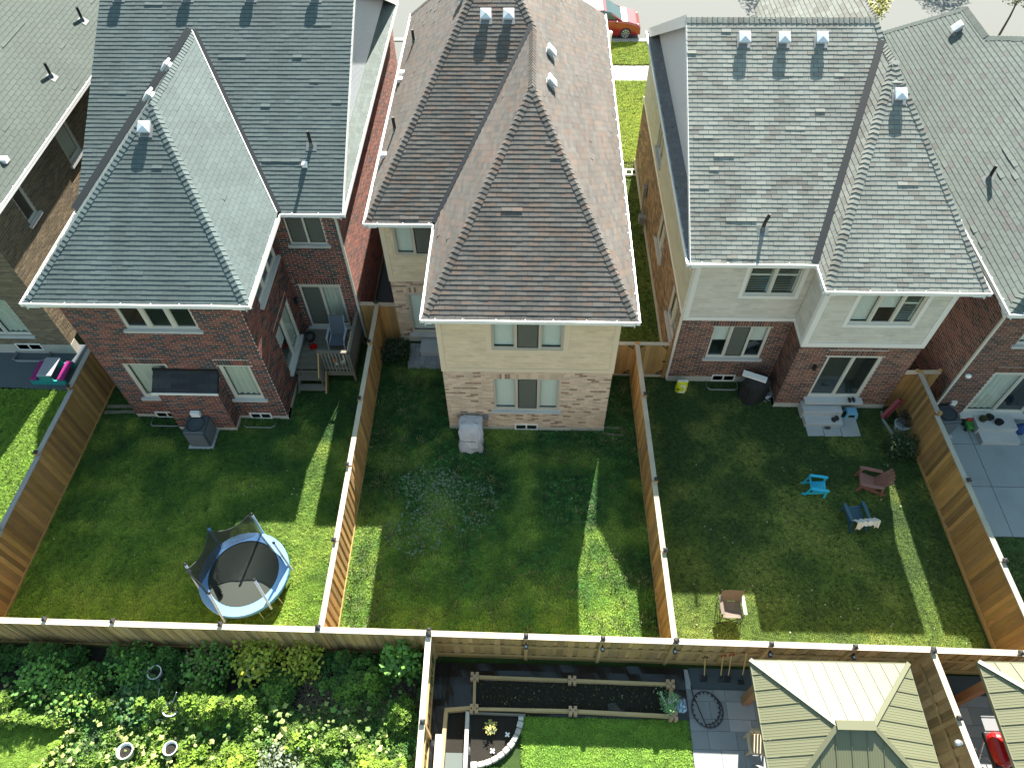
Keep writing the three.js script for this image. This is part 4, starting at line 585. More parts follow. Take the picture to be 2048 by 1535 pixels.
// ---------------------------------------------------------------- trampoline
{
  const C = [-8.34, 0, -8.33], g = thing('trampoline', 'round blue trampoline with sagging black safety net', 'trampoline', C), r = 1.3, y = 0.6, circ = (rad, yy, n = 48) => Array.from({ length: n }, (_, i) => [C[0] + rad * Math.cos(2 * Math.PI * i / n), yy, C[2] + rad * Math.sin(2 * Math.PI * i / n)]);
  const blue = std([0.07, 0.27, 0.62], 0.5), pale = std([0.16, 0.33, 0.62], 0.42), net = std([0.035, 0.045, 0.04], 0.8, { transparent: true, opacity: 0.45, alphaTest: 0 });
  const pad = new MB(), a = circ(r, y + 0.05), b = circ(r - 0.27, y + 0.055), c = circ(r + 0.015, y + 0.02), d = circ(r + 0.01, y - 0.09); for (let i = 0; i < 48; i++) { const j = (i + 1) % 48; pad.quad(b[i], b[j], a[j], a[i]); pad.quad(a[i], a[j], c[j], c[i]); } part('spring_pad', pad, pale, g);
  const sk = new MB(); for (let i = 0; i < 48; i++) { const j = (i + 1) % 48; sk.quad(c[i], c[j], d[j], d[i]); } part('pad_skirt', sk, blue, g);
  const mat = new MB(), m1 = circ(r - 0.25, y + 0.03); for (let i = 0; i < 48; i++) mat.tri(m1[i], [C[0], y + 0.015, C[2]], m1[(i + 1) % 48]); part('jumping_mat', mat, std([0.03, 0.038, 0.03], 0.8, { map: nBlot }), g);
  const fr = new MB(); fr.tube(circ(r - 0.03, y - 0.05, 32), 0.022, WHITE, 8, 0.022, true); part('frame_ring', fr, M.steel, g);
  const bases6 = [[-8.13, -9.69], [-9.27, -9.12], [-9.6, -7.88], [-8.65, -6.99], [-7.38, -7.39], [-7.03, -8.58]], tops = [[-8.03, -9.6, 1.95], [-9.2, -9.17, 1.95], [-9.52, -8.02, 1.95], [-8.63, -7.22, 1.92], [-7.47, -7.61, 1.95], [-7.2, -8.74, 1.9]];
  bases6.forEach((p, i) => { const t = tops[i], p3 = [p[0], 0.35, p[1]], t3 = [t[0], t[2], t[1]]; const pl = part('pole', new MB().tube([p3, lerp3(p3, t3, 0.5), t3], 0.036, WHITE, 10), i === 1 ? blue : std([0.42, 0.56, 0.78], 0.5), g); part('pole_cap', new MB().lathe([t3[0], t3[1], t3[2]], [[0.04, -0.03], [0.042, 0.02], [0.02, 0.05], [0, 0.055]], WHITE, 10), M.black, pl);
    const A = Math.atan2(p[1] - C[2], p[0] - C[0]), q = (k) => [C[0] + (r - 0.03) * Math.cos(A + k), y - 0.06, C[2] + (r - 0.03) * Math.sin(A + k)], f = (k) => [C[0] + (r + 0.04) * Math.cos(A + k), 0.03, C[2] + (r + 0.04) * Math.sin(A + k)]; if (i % 2 === 0) part('leg', new MB().tube([q(-0.25), f(-0.25), f(0.25), q(0.25)], 0.022, WHITE, 8), M.steel, g); });
  const nm = new MB(), hi = [1.88, 1.84, 1.8, 0.9, 0.8, 1.3]; // net panels of thin cords between the poles, sagging between them
  for (const i of [0, 1, 5, 2]) { const j = (i + 1) % 6, s = (t, v) => { const A = lerp3([bases6[i][0], 0, bases6[i][1]], [bases6[j][0], 0, bases6[j][1]], t), sag = 4 * t * (1 - t), top = hi[i] + (hi[j] - hi[i]) * t - 0.2 * sag, q = lerp3(A, [C[0], 0, C[2]], 0.06 + 0.07 * sag * v); return [q[0], y + 0.06 + (top - y - 0.06) * v, q[2]]; }, n = 44;
    for (let k = 0; k <= n; k++) for (let v = 0; v < 4; v++) { const a = s(k / n, v / 4), b = s(k / n, (v + 1) / 4), d = mul(nrm(sub(s(Math.min(1, k / n + 0.02), v / 4), s(Math.max(0, k / n - 0.02), v / 4))), 0.0085); nm.quad(sub(a, d), add(a, d), add(b, d), sub(b, d)); const c2 = s(v / 4, k / n), e2 = s((v + 1) / 4, k / n), up = [0, 0.007, 0]; nm.quad(sub(c2, up), sub(e2, up), add(e2, up), add(c2, up)); }
    for (let v = 0; v < 8; v++) nm.bar(s(v / 8, 1), s((v + 1) / 8, 1), 0.02, 0.02); }
  part('safety_net', nm, std([0.03, 0.04, 0.035], 0.8), g);
  const dr = new MB(); for (let i = 0; i < 14; i++) { const t = i / 14, p = [-9.15 + 0.25 * t, y + 0.5 - 0.42 * t, -8.6 + 1.0 * t], q = [p[0] + 0.12, p[1] + 0.05 - 0.03 * (i % 2), p[2] + 0.09]; dr.quad(p, q, add(q, [0.05, -0.16, 0.02]), add(p, [-0.02, -0.14 + 0.05 * (i % 3), 0])); } part('net_fold', dr, M.blackMatte, g);
}

// ---------------------------------------------------------------- left yard: deck, air conditioner and small things
function airCon(label, x, z, ry = 0, y0 = 0) {
  const g = thing('air_conditioner', label, 'air conditioner', [x, y0, z]), W = 0.74, H = 0.86, cab = std([0.055, 0.075, 0.09], 0.45), m4 = new THREE.Matrix4().makeRotationY(ry).setPosition(x, 0.05 + H / 2, z);
  bases.set(g, [x, 0, z]); part('cabinet', new MB().add(new RoundedBoxGeometry(W, H, W, 3, 0.07), m4), cab, g); const gr = new MB(); for (let k = 0; k < 15; k++) for (let s = 0; s < 4; s++) { const a = ry + s * Math.PI / 2, n = [Math.sin(a), 0, Math.cos(a)], t = [Math.cos(a), 0, -Math.sin(a)]; gr.box(add([x, 0.12 + k * 0.047, z], add(mul(n, W / 2), mul(t, -W / 2 + 0.06))), t, UP, n, W - 0.12, 0.018, 0.008); } part('louver', gr, M.grey, g);
  part('fan_well', new MB().lathe([x, H + 0.05, z], [[0.31, 0.012], [0.28, 0.018], [0.27, -0.02], [0.2, -0.05], [0, -0.06]], WHITE, 28), M.black, g); const bl = new MB(); for (let k = 0; k < 3; k++) { const A = k * 2.09, c = (r, a, y) => [x + r * Math.cos(A + a), H + 0.03 + y, z + r * Math.sin(A + a)]; bl.quad(c(0.05, 0, 0), c(0.25, -0.25, 0.01), c(0.25, 0.5, -0.02), c(0.05, 0.5, -0.01)); } part('fan', bl, M.steel, g); const gd = new MB(); for (const r of [0.08, 0.13, 0.18, 0.23, 0.28]) gd.tube(Array.from({ length: 24 }, (_, i) => [x + r * Math.cos(i * 0.2618), H + 0.065, z + r * Math.sin(i * 0.2618)]), 0.003, WHITE, 4, 0.003, true); part('fan_guard', gd, M.black, g);
  part('pad', new MB().cbox(x, 0, z, 0.86, 0.06, 0.86), M.concrete, g);
}
airCon('grey air conditioner on the grass by the red brick bump-out', -11.18, -13.42);
airCon('dark air conditioner beside the right fence and concrete patio steps', 14.3, -14.5, 0.1, -0.26);
{
  const g = thing('wooden_deck', 'small weathered wooden deck with railing and two steps', 'deck', [-7.3, 0, -17]), y = 0.66, od = M.oldWood, x0 = -8.38, x1 = -6.25, z0 = -18.05, z1 = -16.0;
  for (let z = z0; z < z1 - 0.05; z += 0.143) part('deck_board', new MB().box([x0, y - 0.035, z], X, UP, Z, x1 - x0, 0.035, 0.137, mul(WHITE, rr(0.8, 1.15))), od, g);
  part('fascia', new MB().box([x0, y - 0.26, z1 - 0.01], X, UP, Z, x1 - x0, 0.22, 0.036).box([x1 - 0.01, y - 0.26, z0], Z, UP, [-1, 0, 0], 2.05, 0.22, 0.036), od, g);
  for (const [x, z] of [[x1 - 0.06, z1 - 0.06], [-7.36, z1 - 0.06], [x1 - 0.06, -17.9]]) part('post', new MB().cbox(x, 0, z, 0.09, 1.6, 0.09), od, g);
  const rail = (a, b) => { part('rail', new MB().bar([...a], [...b], 0.12, 0.04), od, g); }; rail([x1 - 0.05, 1.62, -18.0], [x1 - 0.05, 1.62, z1]); rail([-7.42, 1.62, z1 - 0.06], [x1, 1.62, z1 - 0.06]); rail([x1 - 0.05, 0.78, -18.0], [x1 - 0.05, 0.78, z1]); rail([-7.4, 0.76, z1 - 0.06], [x1, 0.76, z1 - 0.06]);
  for (let x = -7.28; x < x1 - 0.1; x += 0.125) part('baluster', new MB().box([x, 0.62, z1 - 0.03], X, UP, Z, 0.036, 1.0, 0.036, mul(WHITE, 1.6)), od, g); for (let z = -17.9; z < z1 - 0.1; z += 0.125) part('baluster', new MB().box([x1 - 0.035, 0.62, z], X, UP, Z, 0.036, 1.0, 0.036), od, g);
  for (const [k, yy, zz] of [[0, 0.46, -15.98], [1, 0.25, -15.68]]) part('step', new MB().box([x0 + 0.12, yy - 0.04, zz], X, UP, Z, 0.98, 0.04, 0.28), od, g); part('stringer', new MB().bar([-7.26, 0.62, -16.0], [-7.26, 0.06, -15.4], 0.04, 0.24), M.woodPale[3], g); part('stringer', new MB().bar([-8.24, 0.55, -16.0], [-8.24, 0.06, -15.4], 0.04, 0.24), od, g);
  part('hand_rail', new MB().bar([-7.36, 1.62, -16.06], [-7.36, 0.95, -15.4], 0.035, 0.06), M.woodPale[0], g); for (let k = 0; k < 4; k++) { const t = (k + 0.6) / 5; part('baluster', new MB().box([-7.375, 0.6 - 0.5 * t, -16.05 + 0.65 * t], X, UP, Z, 0.036, 0.95 - 0.17 * t, 0.036), od, g); }
}
{
  const c = [-6.98, 0.66, -17.2], g = thing('patio_chair', 'blue grey reclining patio chair on the wooden deck', 'chair', c), fab = std([0.10, 0.125, 0.16], 0.8), fr = std([0.50, 0.58, 0.68], 0.35, { metalness: 0.3 }), P = (x, y, z) => [c[0] + x, c[1] + y, c[2] + z];
  part('backrest', new MB().box(P(-0.26, 0.42, -0.16), X, nrm([0, 0.72, -0.27]), nrm([0, 0.27, 0.72]), 0.52, 0.78, 0.02), fab, g);
  { const m = new MB().box(P(-0.26, 0.38, -0.16), X, UP, Z, 0.52, 0.02, 0.52); part('seat', m, fab, g); }
  for (const s of [-1, 1]) { part('arm', new MB().tube([P(0.3 * s, 0.0, -0.3), P(0.31 * s, 0.62, -0.28), P(0.33 * s, 0.66, 0.0), P(0.31 * s, 0.6, 0.28), P(0.3 * s, 0.3, 0.36), P(0.29 * s, 0.0, 0.42)], 0.02), fr, g); part('arm_rest', new MB().bar(P(0.32 * s, 0.66, -0.26), P(0.32 * s, 0.635, 0.26), 0.07, 0.025), fr, g); part('frame', new MB().tube([P(0.265 * s, 0.38, 0.36), P(0.265 * s, 0.42, -0.16), P(0.265 * s, 1.16, -0.44)], 0.014), fr, g); }
}
{ const c = [-8.02, 0.66, -17.25], g = thing('kettle_grill', 'small round black kettle grill on the deck by the brick wall', 'grill', c); part('bowl', new MB().lathe(add(c, [0, 0.38, 0]), [[0, -0.2], [0.14, -0.15], [0.22, 0], [0.2, 0.1], [0.12, 0.18], [0, 0.2]], WHITE, 22), M.black, g); for (const A of [0.4, 2.5, 4.6]) part('leg', new MB().tube([add(c, [0.1 * Math.cos(A), 0.26, 0.1 * Math.sin(A)]), add(c, [0.24 * Math.cos(A), 0, 0.24 * Math.sin(A)])], 0.012), M.steel, g); part('ash_pan', new MB().lathe(add(c, [0.1, 0.03, 0.2]), [[0, 0], [0.13, 0.01], [0.15, 0.04], [0.13, 0.04], [0.1, 0.02], [0, 0.02]], WHITE, 18), M.red, g); part('handle', new MB().tube([add(c, [-0.05, 0.58, 0]), add(c, [-0.04, 0.63, 0]), add(c, [0.04, 0.63, 0]), add(c, [0.05, 0.58, 0])], 0.012), M.black, g); }
{ const g = thing('toy', 'orange and white toys in a heap behind the deck railing', 'toys', [-6.9, 0.66, -16.4]); part('orange_ball', new MB().lathe([-7.0, 0.68, -16.35], [[0, 0], [0.07, 0.03], [0.09, 0.09], [0.06, 0.16], [0, 0.18]], WHITE, 14), std([0.7, 0.15, 0.03], 0.5), g); part('white_ball', new MB().lathe([-6.94, 0.66, -16.22], [[0, 0], [0.06, 0.03], [0.07, 0.08], [0.04, 0.13], [0, 0.14]], WHITE, 14), M.white, g); part('toy_blocks', new MB().cbox(-6.72, 0.66, -16.3, 0.14, 0.12, 0.1, WHITE, 0.5).cbox(-6.55, 0.66, -16.25, 0.12, 0.16, 0.12, [0.1, 0.1, 0.1], 0.2).cbox(-6.64, 0.66, -16.45, 0.2, 0.1, 0.13, [0.15, 0.15, 0.16], 1.1), M.white, g); }
{ const g = thing('lawn_tool', 'dark lawn tool lying in the grass against the fence', 'tool', [-6.0, 0, -14.6]); part('motor', new MB().add(new RoundedBoxGeometry(0.34, 0.2, 0.28, 2, 0.06), new THREE.Matrix4().makeRotationY(0.5).setPosition(-5.9, 0.12, -14.55)), M.black, g); part('shaft', new MB().tube([[-5.95, 0.12, -14.5], [-6.5, 0.06, -14.85]], 0.018), M.black, g); part('label_plate', new MB().cbox(-5.9, 0.225, -14.5, 0.12, 0.01, 0.06, WHITE, 0.5), M.steel, g); }
{ const g = thing('lumber', 'two weathered planks lying on the ground at the left house corner', 'planks', [-14.5, 0, -14.5]); for (const [z, a] of [[-14.45, 0.05], [-14.7, 0.02]]) part('plank', new MB().cbox(-14.5, 0.03, z, 1.1, 0.04, 0.13, WHITE, a), M.oldWood, g); }

// ---------------------------------------------------------------- middle yard
{
  const c = [-1.9, 0, -13.5], g = thing('covered_barbecue', 'barbecue under a pale silver cover against the buff brick wall', 'barbecue', c), cov = std([0.50, 0.50, 0.53], 0.42, { map: nBlot, ...bump(nBlot, 0.06) }), m = new MB(), N = 40, lay = [[0.0, 0.40, 0.40, 0.12], [0.28, 0.37, 0.37, 0.1], [0.6, 0.36, 0.33, 0.03], [0.86, 0.39, 0.29, -0.06], [1.0, 0.37, 0.25, -0.12], [1.06, 0.31, 0.18, -0.14]];
  const P = (l, k) => { const [y, w, d, dz] = lay[l], A = 2 * Math.PI * k / N, q = 0.24, cs = Math.sign(Math.cos(A)) * Math.pow(Math.abs(Math.cos(A)), q), sn = Math.sign(Math.sin(A)) * Math.pow(Math.abs(Math.sin(A)), q), f = 1 + 0.1 * Math.sin(k * 2.7 + l) * (1 - l / 7) + 0.06 * Math.sin(k * 1.3 + l * 2.1) + 0.05 * (hash(k * 3, l * 5) - 0.5); return [c[0] + w * cs * f, y + 0.02 + 0.03 * (hash(k, l + 3) - 0.5) + (l === 0 ? 0.03 * Math.sin(k * 1.7) : 0), c[2] + dz + d * sn * f]; };
  for (let l = 0; l < lay.length - 1; l++) for (let k = 0; k < N; k++) m.quad(P(l, k), P(l, k + 1), P(l + 1, k + 1), P(l + 1, k)); for (let k = 0; k < N; k++) m.tri(P(5, k), P(5, k + 1), [c[0], 1.08, c[2] - 0.14]); part('cover', m, cov, g);
  part('front_fold', new MB().box([c[0] - 0.3, 0.05, c[2] + 0.35], X, nrm([0, 1, -0.35]), nrm([0, 0.35, 1]), 0.5, 0.5, 0.06), cov, g); part('strap', new MB().bar([c[0] - 0.34, 0.56, c[2] + 0.38], [c[0] + 0.34, 0.53, c[2] + 0.38], 0.02, 0.025), M.grey, g);
}
{ const g = thing('paver_patch', 'small patch of grey pavers under the beige house patio door', 'patio', [-3.9, 0, -17]); for (let i = 0; i < 6; i++) for (let j = 0; j < 6; j++) part('paver', new MB().box([-4.5 + i * 0.21 + (j % 2) * 0.02, -0.02, -17.85 + j * 0.21], X, UP, Z, 0.2, 0.05 + rr(0, 0.008), 0.2), M.paver[(i + j) % 3], g); }
{ const g = thing('scrap_boards', 'two thin pale boards lying beside the buff brick corner', 'boards', [2.9, 0, -14.05]); for (const z of [-13.85, -14.12]) part('board', new MB().bar([2.62, 0.05, z], [3.3, 0.06, z + 0.06], 0.07, 0.03), M.oldWood, g); }

// ---------------------------------------------------------------- right yard: chairs and door step
function adirondack(name, label, col, x, z, turn, o = {}) {
  const g = thing(name, label, 'chair', [x, 0, z]); g.rotation.y = turn; bases.set(g, [0, 0, 0]); const m = std(col, 0.5), B = (n, mb) => part(n, mb, m, g), h0 = 0.36, h1 = 0.24, backH = o.low ? 0.5 : 0.78;
  for (let k = 0; k < 6; k++) { const t = k / 6, z0 = 0.28 - 0.5 * t, y = h0 - (h0 - h1) * t; B('seat_slat', new MB().box([-0.26, y, z0 - 0.072], X, UP, Z, 0.52, 0.022, 0.072)); }
  for (let k = 0; k < 5; k++) { const a = (k - 2) / 2, w = 0.095, top = backH - 0.07 * a * a, b0 = [a * 0.2, h1 + 0.02, -0.24], b1 = [a * 0.27, h1 + top * 0.93, -0.24 - top * 0.5]; const d = nrm(sub(b1, b0)), n = nrm(cross(X, d)); B('back_slat', new MB().box(add(b0, mul(X, -w / 2)), X, d, n, w, len(sub(b1, b0)), 0.022)); }
  B('back_rail', new MB().box([-0.3, h1 + 0.3, -0.43], X, UP, Z, 0.6, 0.06, 0.03));
  for (const s of [-1, 1]) { const ax = 0.34 * s; B('arm', new MB().slab([[ax - 0.07 * s, -0.42], [ax + 0.05 * s, -0.38], [ax + 0.07 * s, 0.1], [ax + 0.05 * s, 0.36], [ax - 0.05 * s, 0.36], [ax - 0.06 * s, 0.05]], 0.55, 0.575)); B('front_leg', new MB().bar([ax - 0.02 * s, 0, 0.34], [ax - 0.02 * s, 0.55, 0.26], 0.03, 0.1, WHITE, Z)); B('side_rail', new MB().bar([0.27 * s, h0 - 0.03, 0.3], [0.27 * s, 0.04, -0.62], 0.03, 0.11)); B('rear_leg', new MB().bar([ax - 0.03 * s, 0, -0.5], [ax - 0.02 * s, 0.55, -0.38], 0.03, 0.08, WHITE, Z)); }
  B('front_apron', new MB().box([-0.29, h0 - 0.1, 0.28], X, UP, Z, 0.58, 0.11, 0.025)); return g;
}
adirondack('lawn_chair', 'turquoise plastic lawn chair on the shaded grass', [0.015, 0.42, 0.62], 9.42, -11.78, Math.PI / 2 - 0.15, { low: true }).scale.set(0.74, 0.9, 0.74);
adirondack('lawn_chair', 'brown red adirondack chair nearest the right fence', [0.24, 0.11, 0.09], 11.1, -12.0, -Math.PI / 2 - 0.22).scale.setScalar(0.94);
adirondack('lawn_chair', 'dark teal adirondack chair with a white towel over its back', [0.025, 0.085, 0.13], 10.36, -10.82, Math.PI + 0.12).scale.setScalar(0.86);
{ const g = thing('towel', 'white towel draped over the back of the dark teal chair', 'towel', [10.35, 0.8, -10.2]), m = new MB(), N = 16, c = Math.cos(0.12), s = Math.sin(0.12), P = (u, v) => { const x = (u - 0.5) * 0.74 + 0.02, y = (v < 0.35 ? 0.62 + 0.25 * (v / 0.35) : 0.87 - 0.45 * (v - 0.35) * (u < 0.3 || u > 0.75 ? 1.15 : 0.55)) + 0.02 * Math.sin(u * 23), z = (v < 0.35 ? 0.34 + 0.2 * v / 0.35 : 0.55 + 0.12 * (v - 0.35)) + 0.018 * Math.sin(u * 31 + v * 2); return [10.36 + x * c + z * s, y, -10.82 + z * c - x * s]; }; for (let i = 0; i < N; i++) for (let j = 0; j < 8; j++) m.quad(P(i / N, j / 8), P((i + 1) / N, j / 8), P((i + 1) / N, (j + 1) / 8), P(i / N, (j + 1) / 8)); part('cloth', m, std([0.62, 0.62, 0.6], 0.95), g); }
{
  const x = 5.95, z = -7.62, g = thing('camping_chair', 'tan folding camping chair in the sunlit corner of the lawn', 'chair', [x, 0, z]), fab = std([0.15, 0.12, 0.095], 0.9), P = (a, y, b) => [x + a, y, z + b]; g.userData.category = 'chair';
  { const m = new MB(), N = 6; for (let i = 0; i < N; i++) for (let j = 0; j < N; j++) { const f = (u, v) => P((u - 0.5) * 0.56, 0.44 - 0.08 * Math.sin(Math.PI * u) * Math.sin(Math.PI * v) + 0.02 * v, -0.24 + 0.5 * v); m.quad(f(i / N, j / N), f((i + 1) / N, j / N), f((i + 1) / N, (j + 1) / N), f(i / N, (j + 1) / N)); } part('seat', m, fab, g); }
  { const m = new MB(), N = 6; for (let i = 0; i < N; i++) { const f = (u, v) => P((u - 0.5) * 0.62, 0.42 + 0.45 * v - 0.05 * v * Math.sin(Math.PI * u), -0.22 - 0.16 * v - 0.05 * Math.sin(Math.PI * u)); m.quad(f(i / N, 0), f((i + 1) / N, 0), f((i + 1) / N, 1), f(i / N, 1)); } part('backrest', m, fab, g); }
  for (const s of [-1, 1]) { const m = new MB(); m.box(P(0.32 * s - 0.05, 0.62, -0.34), X, UP, Z, 0.1, 0.02, 0.56); part('arm_rest', m, s > 0 ? std([0.36, 0.34, 0.32], 0.9) : fab, g); part('frame', new MB().tube([P(0.31 * s, 0.0, 0.28), P(0.3 * s, 0.62, 0.2)], 0.011).tube([P(0.3 * s, 0.02, -0.32), P(0.32 * s, 0.9, -0.4)], 0.011).tube([P(0.3 * s, 0.03, 0.28), P(0.28 * s, 0.42, -0.26)], 0.01).tube([P(0.3 * s, 0.03, -0.3), P(0.28 * s, 0.44, 0.24)], 0.01).tube([P(-0.3 * s, 0.03, 0.28), P(0.28 * s, 0.43, 0.25)], 0.01), M.black, g); }
}
{ const g = thing('door_steps', 'two pale concrete steps below the sliding patio door', 'steps', [10.25, 0, -14.8]); part('step', new MB().add(new RoundedBoxGeometry(1.36, 0.44, 0.5, 2, 0.03), new THREE.Matrix4().setPosition(10.23, 0.19, -14.9)), M.concrete, g); part('step', new MB().add(new RoundedBoxGeometry(1.3, 0.22, 0.4, 2, 0.03), new THREE.Matrix4().setPosition(10.26, 0.09, -14.5)), M.concrete, g); }
{ const g = thing('stone_slabs', 'three grey patio slabs set in the grass at the door steps', 'slabs', [10.6, 0, -14.2]); [[9.66, 10.22], [10.24, 10.82], [10.84, 11.46]].forEach(([a, b], i) => part('slab', new MB().slab([[a, -14.35 - (i === 2 ? 0.35 : 0)], [b, -14.35 - (i === 2 ? 0.35 : 0)], [b + 0.0, -13.93 + i * 0.0], [a, -13.9]], -0.05, 0.03 + i * 0.004), M.slab, g)); }
{ const x = 11.3, z = -14.83, g = thing('step_stool', 'light blue plastic step stool beside the concrete steps', 'stool', [x, 0, z]), m = std([0.16, 0.38, 0.55], 0.5); part('top', new MB().add(new RoundedBoxGeometry(0.34, 0.04, 0.28, 2, 0.018), new THREE.Matrix4().setPosition(x, 0.27, z)), m, g); for (const [a, b] of [[-1, -1], [1, -1], [-1, 1], [1, 1]]) part('leg', new MB().bar([x + a * 0.18, 0, z + b * 0.16], [x + a * 0.14, 0.26, z + b * 0.11], 0.09, 0.05, WHITE, Z), m, g); part('apron', new MB().cbox(x, 0.17, z, 0.32, 0.09, 0.27), m, g); }
function shoes(label, x, y, z, ry, col) { const g = thing('pair_of_shoes', label, 'shoes', [x, y, z]); for (const s of [-1, 1]) { const c = Math.cos(ry), n = Math.sin(ry), px = x + s * 0.07 * c, pz = z - s * 0.07 * n; part('shoe', new MB().lathe([px, y, pz], [[0, 0], [0.055, 0.005], [0.055, 0.035], [0.03, 0.05], [0, 0.05]], WHITE, 16, 0.8 + 1.2 * Math.abs(n), 0.8 + 1.2 * Math.abs(c)), col, g); } return g; }
shoes('dark sandals on the grey slabs', 10.4, 0.035, -14.3, 1.4, std([0.05, 0.05, 0.045], 0.8)); shoes('black shoes on the lower concrete step', 10.66, 0.2, -14.5, 0.5, M.black); shoes('black slippers on the patio door sill', 11.2, 0.63, -15.02, 0.1, M.black);
{ const x = 8.02, z = -15.6, g = thing('black_barbecue', 'barbecue under a black cover in the corner by the basement window', 'barbecue', [x, 0, z]), m = new MB(), N = 32, lay = [[0, 0.48, 0.36], [0.4, 0.44, 0.33], [0.85, 0.46, 0.3], [1.02, 0.36, 0.22], [1.06, 0.2, 0.1]], P = (l, k) => { const A = 2 * Math.PI * k / N, q = 0.5, f = 1 + 0.05 * Math.sin(k * 2.3 + l), c = Math.sign(Math.cos(A)) * Math.abs(Math.cos(A)) ** q * lay[l][1] * f, s = Math.sign(Math.sin(A)) * Math.abs(Math.sin(A)) ** q * lay[l][2] * f; return [x + c * 0.9 + s * 0.43, lay[l][0], z + s * 0.9 - c * -0.43 * -1]; }; for (let l = 0; l < 4; l++) for (let k = 0; k < N; k++) m.quad(P(l, k), P(l, k + 1), P(l + 1, k + 1), P(l + 1, k)); part('cover', m, M.blackMatte, g); part('front_panel', new MB().box([x - 0.12, 0.1, z + 0.4], nrm([1, 0, -0.3]), nrm([0, 1, -0.2]), nrm(cross(nrm([1, 0, -0.3]), nrm([0, 1, -0.2]))), 0.5, 0.7, 0.03), M.black, g); }
{ const g = thing('foam_box', 'flat white box lying on the black covered barbecue', 'box', [7.92, 1.06, -15.65]); const a = nrm([1, 0, 0.42]), w = cross(a, UP); part('box', new MB().box([7.52, 1.07, -15.86], a, UP, w, 0.82, 0.08, 0.2), M.white, g); part('lid', new MB().box([7.515, 1.152, -15.865], a, UP, w, 0.83, 0.02, 0.21), M.white, g); }
{ const g = thing('plastic_bag', 'crumpled white plastic bag by the brick corner', 'bag', [8.55, 0, -15.55]), m = new MB(); for (let k = 0; k < 26; k++) { const p = () => [8.55 + rr(-0.2, 0.18), rr(0.02, 0.2), -15.5 + rr(-0.15, 0.18)], a = p(); m.tri(a, add(a, [rr(-0.15, 0.15), rr(-0.05, 0.1), rr(-0.12, 0.12)]), add(a, [rr(-0.15, 0.15), rr(-0.05, 0.1), rr(-0.12, 0.12)])); } part('bag', m, std([0.5, 0.52, 0.55], 0.4), g); }
{ const x = 5.5, z = -15.8, g = thing('soil_bag', 'yellow and white plastic bag standing by the gate and brick wall', 'bag', [x, 0, z]), m = new MB(), N = 24, lay = [[0, 0.2, 0.13], [0.25, 0.21, 0.12], [0.45, 0.19, 0.08], [0.56, 0.21, 0.03]], P = (l, k) => { const A = 2 * Math.PI * k / N, f = 1 + 0.06 * Math.sin(k * 1.9 + l * 2); return [x + lay[l][1] * Math.sign(Math.cos(A)) * Math.abs(Math.cos(A)) ** 0.6 * f, lay[l][0], z + lay[l][2] * Math.sin(A) * f]; }; for (let l = 0; l < 3; l++) for (let k = 0; k < N; k++) m.quad(P(l, k), P(l, k + 1), P(l + 1, k + 1), P(l + 1, k)); part('bag', m, std([0.62, 0.68, 0.03], 0.45), g); part('print_panel', new MB().box([x - 0.06, 0.03, z + 0.125], X, nrm([0, 1, -0.1]), nrm([0, 0.1, 1]), 0.18, 0.4, 0.006), M.white, g); part('print_panel', new MB().box([x - 0.18, 0.2, z + 0.12], X, nrm([0, 1, -0.1]), nrm([0, 0.1, 1]), 0.1, 0.06, 0.005), M.black, g); part('rolled_top', new MB().bar([x - 0.18, 0.57, z], [x + 0.18, 0.57, z], 0.07, 0.03), M.white, g); }
{ const g = thing('planter_box', 'faded red plastic planter leaning against the corner fence', 'planter', [12.7, 0, -15.0]), U = nrm([0.42, 0.85, -0.25]), V = nrm(cross([0.3, 0, 0.9], U)), W = cross(U, V), m = std([0.24, 0.05, 0.06], 0.6), o = [12.45, 0.12, -14.72]; const B = (a, b, c, L, H, D, n) => part(n, new MB().box(add(o, add(mul(U, a), add(mul(V, b), mul(W, c)))), U, V, W, L, H, D), m, g); B(0, 0, 0, 0.85, 0.26, 0.02, 'tray'); B(0, 0, 0.02, 0.85, 0.03, 0.1, 'rim'); B(0, 0.23, 0.02, 0.85, 0.03, 0.1, 'rim'); B(0, 0.03, 0.02, 0.03, 0.2, 0.1, 'rim'); B(0.82, 0.03, 0.02, 0.03, 0.2, 0.1, 'rim'); }
